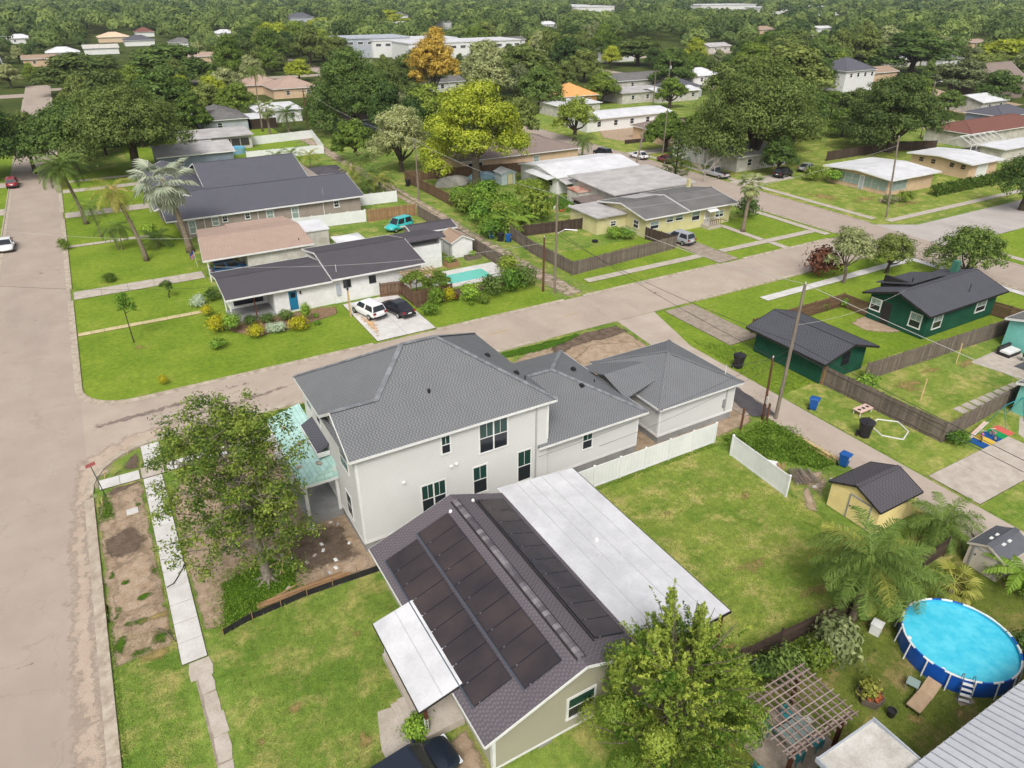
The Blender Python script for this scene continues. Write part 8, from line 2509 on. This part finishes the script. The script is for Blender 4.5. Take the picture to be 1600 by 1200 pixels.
# the long white school-like block
h = house('white_block', 'long white two-storey block with flat roofs among the trees', 190, 440, 'building')
for k, (px, py, w, d, hh, m) in enumerate(((590, 60, 34, 24, 8.5, LGREY), (650, 62, 46, 20, 7.5, WHITE), (730, 66, 60, 22, 7.5, WHITE))):
    p = at(px, py, hh)
    x0, y0 = p[0] - w / 2, p[1]
    MB().box(x0, x0 + w, y0 + k * .3, y0 + d, 0, hh).build('wall', m, h)
    MB().box(x0 - .3, x0 + w + .3, y0 - .3 + k * .3, y0 + d + .3, hh, hh + .5).build('roof', ROOFW if k else LGREY, h)
    for j in range(int(w / 5)):
        window(h, 'S', y0 + k * .3, x0 + 1.5 + j * 5, x0 + 4.5 + j * 5, hh - 2.6, hh - 1.1, .2, WHITE, (GLS, GLS), 1, 0)
    FARH.append((x0, x0 + w, y0, y0 + d, hh))
for k, (px, py, w, lb) in enumerate(((930, 11, 60, 'far white warehouse above the middle trees'), (1140, 8, 90, 'far white warehouse left of the skyline gap'), (1260, 12, 120, 'long far white warehouse on the skyline'), (1440, 11, 80, 'far white warehouse towards the right skyline'), (905, 9, 30, 'small far white roof on the skyline'))):
    p = at(px, py, 9)
    d_ = math.hypot(p[0], p[1])
    w_ = w * d_ / FPX * 1.1
    hb = house('warehouse', lb, p[0], p[1], 'building')
    MB().box(p[0] - w_ / 2, p[0] + w_ / 2, p[1], p[1] + 40, 0, 9).build('wall', WHITE, hb)
    MB().box(p[0] - w_ / 2 - .5, p[0] + w_ / 2 + .5, p[1] - .5, p[1] + 40.5, 9, 10).build('roof', ROOFW, hb)
    FARH.append((p[0] - w_ / 2, p[0] + w_ / 2, p[1], p[1] + 40, 10))
# every building footprint, so that no tree grows inside
FOOT = list(FARH) + [(6, 36, 103, 140, 4), (10, 26, 149, 163, 4), (16, 33, 164, 178, 4), (24, 44, 187, 208, 5), (57, 86, 117, 136, 4), (64, 86, 84, 114, 4), (112, 128, 69, 86, 4), (135, 198, 70, 101, 4), (104, 140, 127, 150, 1), (210, 250, 114, 134, 1), (42, 48, 60, 180, 0), (26, 48, 150, 174, 0)]
ROADX = [(-15, -4), (87, 99.5), (188, 200)]
ROADY = [(284, 309), (49, 62)]
# views that stay open: pixel box and the distance of what is seen there
OPEN = [(138, 245, 42, 84, 620), (402, 490, 118, 180, 250), (540, 590, 165, 200, 175), (553, 775, 40, 76, 400), (880, 935, 128, 172, 180), (905, 1100, 110, 200, 235), (940, 1010, 72, 112, 300), (1120, 1160, 215, 245, 100), (1310, 1378, 92, 138, 280), (1372, 1415, 62, 108, 300), (1465, 1600, 140, 260, 190), (1550, 1600, 95, 140, 260), (895, 970, 4, 14, 1200), (1085, 1185, 0, 12, 1300), (1190, 1330, 4, 18, 900), (1395, 1480, 4, 14, 900), (455, 490, 15, 32, 800), (680, 705, 28, 44, 600), (0, 75, 128, 175, 280), (930, 1150, 190, 260, 90), (228, 520, 150, 260, 150), (500, 570, 195, 240, 150), (980, 1060, 60, 72, 500), (615, 640, 18, 32, 800)]
for px, py, w in MORE:
    p = at(px, py, 3)
    d_ = math.hypot(p[0], p[1])
    hw = w * FPX / d_ * .5
    OPEN.append((px - hw, px + hw * .6, py - 900 / d_, py + 1500 / d_, d_ - 12))
def clear(x, y, r, hh):
    for x0, x1, y0, y1, _ in FOOT:
        if x0 - r * .55 < x < x1 + r * .55 and y0 - r * .55 < y < y1 + r * .55:
            return False
    for (a, b), lim in zip(ROADX, (250, 330, 200)):
        if a < x < b and y < lim: return False
    for a, b in ROADY:
        if a < y < b: return False
    d = math.hypot(x, y)
    cx, cy, w = proj((x, y, hh * .55))
    rp = r * FPX / w
    hp = hh * .42 * FPX / w
    for x0, x1, y0, y1, dd in OPEN:
        if d < dd + 30 and x0 - rp * .8 < cx < x1 + rp * .8 and y0 - hp * .9 < cy < y1 + hp * .9:
            return False
    return True
placed = []
def put(px, pyt, wpx, hh, kind, label, name='tree', group=None):
    p = at(px, pyt, hh)
    d = math.hypot(p[0], p[1])
    r = wpx / 2 * math.hypot(d, CAM_H - hh / 2) / FPX
    ms = base_sets[kind][len(placed) % 2]
    t = tree_obj(name, ms, label, 'tree', (p[0], p[1], 0), r / 5.0, q.uniform(0, 6.28), group, hh / 9.0)
    placed.append((p[0], p[1], r))
    return t
for a in ((272, 112, 62, 11, 'mid', 'light green tree right behind the left oak'), (255, 62, 135, 15, 'dark', 'dark wide tree behind the left oak'), (120, 78, 130, 13, 'oak', 'broad oak far behind the left oak'), (22, 165, 70, 12, 'oak', 'oak at the left edge above the street'),
          (362, 122, 62, 10, 'mid', 'bright green tree beside the pale grey house'), (388, 80, 45, 12, 'grey', 'greyish tree left of the tall thin palm'), (463, 88, 46, 8.5, 'lime', 'small lime-green round tree above the pink roofs'), (600, 118, 70, 14, 'dark', 'dark tree joined to the big dense one'), (640, 142, 60, 11, 'dark', 'dark tree behind the grey-green one'),
          (650, 70, 90, 14, 'oak', 'oak left of the gold tree'), (760, 58, 90, 15, 'grey', 'grey-green tree right of the gold tree'), (820, 62, 110, 16, 'oak', 'wide oak above the lime-green tree'), (845, 95, 80, 13, 'dark', 'dark oak left of the orange roof'), (945, 108, 60, 9.5, 'mid', 'rounded tree right of the orange roof'), (915, 72, 60, 12, 'oak', 'oak above the orange roof'), (1000, 52, 95, 13, 'oak', 'pair-crowned oak behind the white cluster'), (1068, 86, 50, 10, 'mid', 'light green tree behind the white cluster'),
          (1165, 78, 120, 16, 'oak', 'oak joined to the left of the huge oak'), (1245, 62, 130, 17, 'oak', 'broad oak behind the huge oak'), (1440, 42, 120, 17, 'dark', 'very dark tall oak behind the spreading right oak'), (1512, 88, 85, 12, 'grey', 'leaning grey-green tree by the sandy lot'), (1572, 104, 62, 11, 'dark', 'dark tree right of the sandy lot'), (1578, 55, 80, 13, 'lime', 'yellow-green tree at the right edge'), (1440, 118, 60, 9, 'mid', 'rounded bush-like tree before the pinkish house'), (500, 25, 60, 11, 'lime', 'yellowish tree far off left of the white block'), (600, 14, 80, 14, 'lime', 'pale green tree above the white block'), (115, 160, 60, 11, 'dark', 'small dark tree behind the left oak trunk'), (1225, 205, 60, 8, 'dark', 'low dark tree in the shade of the huge oak'), (1095, 165, 55, 9, 'mid', 'light tree left of the huge oak')):
    put(*a)
# individual trees of the canopy, nearest first
q = random.Random(77)
cand = []
for i in range(-45, 75):
    for j in range(8, 75):
        x, y = i * 13.5 + q.uniform(-5, 5), j * 13.5 + q.uniform(-5, 5)
        d = math.hypot(x, y)
        if d < 172 or d > 760:
            continue
        cx, cy, w = proj((x, y, 6))
        if w < 1 or not (-60 < cx < 1660) or cy > 260:
            continue
        r, hh = (q.uniform(6.0, 10.5), q.uniform(11, 18)) if q.random() < .7 else (q.uniform(4.2, 6.5), q.uniform(8, 12))
        if not clear(x, y, r, hh):
            r, hh = r * .5, hh * .55
            if not clear(x, y, r, hh):
                continue
        if any((x - a) ** 2 + (y - b) ** 2 < (c * .9) ** 2 for a, b, c in placed):
            continue
        if d < 330 and q.random() < .12:
            continue
        cand.append((d, x, y, r, hh))
cand.sort()
KN = ['oak'] * 9 + ['dark'] * 6 + ['mid'] * 5 + ['grey'] * 4 + ['lime']
for k, (d, x, y, r, hh) in enumerate(cand[:262]):
    ki = KN[q.randrange(len(KN))]
    ms = base_sets[ki][q.randrange(2)]
    lab = {'oak': 'olive-green oak in the distant tree canopy', 'dark': 'dark green tree in the distant tree canopy', 'mid': 'light green tree in the distant tree canopy', 'grey': 'grey-green tree in the distant tree canopy', 'lime': 'yellow-green tree in the distant tree canopy'}[ki]
    tree_obj('tree', ms, lab, 'tree', (x, y, 0), r / 5.0, q.uniform(0, 6.28), {'oak': 'olive-green canopy trees', 'dark': 'dark canopy trees', 'mid': 'light green canopy trees', 'grey': 'grey-green canopy trees', 'lime': 'yellow-green canopy trees'}[ki], hh / 9.0)
# the rest of the wood as one mass
rest = cand[262:]
r_ = np.random.default_rng(9)
for i in range(-60, 130):
    for j in range(15, 125):
        x, y = i * 19 + q.uniform(-7, 7), j * 19 + q.uniform(-7, 7)
        d = math.hypot(x, y)
        if d <= 760 or d > 1750:
            continue
        cx, cy, w = proj((x, y, 8))
        if w < 1 or not (-40 < cx < 1640):
            continue
        rr, hh = q.uniform(7.5, 14), q.uniform(10, 19)
        if clear(x, y, rr, hh):
            rest.append((d, x, y, rr, hh))
Cs, Ns, Sz, Ts = [], [], [], []
for (d, x, y, r, hh) in rest:
    # rounded lobes covered with overlapping leaf plates that lie along the crown's surface
    nlb = 12 if d < 800 else 9
    per = 64 if d < 560 else (40 if d < 800 else 22)
    sz = 1.15 if d < 560 else (1.6 if d < 800 else 2.6)
    tb = np.clip(r_.normal(.4, .3), .0, 1.0)
    for k in range(nlb):
        f = math.sqrt((k + .4) / nlb)
        a = k * 2.4 + r_.uniform(-.4, .4)
        lc = np.array([x + r * .66 * f * math.cos(a), y + r * .66 * f * math.sin(a), hh * (.42 + .32 * (1 - f * f)) + r_.uniform(-.5, .5)])
        lr = np.array([r * .36, r * .36, hh * .2]) * r_.uniform(.8, 1.2)
        dd = r_.normal(size=(per, 3))
        dd /= np.linalg.norm(dd, axis=1, keepdims=True)
        dd[:, 2] = np.where(dd[:, 2] < -.3, -dd[:, 2], dd[:, 2])
        Cs.append(lc + dd * lr * r_.uniform(.9, 1.08, (per, 1)))
        Ns.append(dd / (lr / lr.max()) + r_.normal(0, .16, (per, 3)))
        Sz.append(r_.uniform(.75, 1.35, per) * sz)
        Ts.append(np.clip(tb + r_.normal(0, .06) + r_.normal(0, .07, per), 0, 1))
wood = bpy.data.objects.new('far_wood', leaf_me('far_wood', np.concatenate(Cs), np.concatenate(Ns), np.concatenate(Sz), np.concatenate(Ts), leafmat('leaf_far', S(66, 92, 44, .95), S(146, 164, 86, .95), .3, vary=.02), .8, r_, .06))
col.objects.link(wood)
tag(wood, 'continuous far tree canopy reaching to the horizon', 'wood', kind='stuff')
# ---- haze
if HAZE:
    t = NT('haze_air')
    t.n.remove(t.b)
    v = t.new('ShaderNodeVolumePrincipled')
    v.inputs['Color'].default_value = (.86, .91, .97, 1)
    v.inputs['Density'].default_value = HAZE
    v.inputs['Anisotropy'].default_value = 0.1
    t.link(v.outputs[0], t.o.inputs['Volume'])
    hz = MB().box(-900, 1900, -250, 2000, -1.2, 34.0)
    tag(hz.build('haze', t.m), 'thin pale haze over the whole neighbourhood', 'haze', kind='stuff')
print('trees', len(cand), 'far', len(rest))
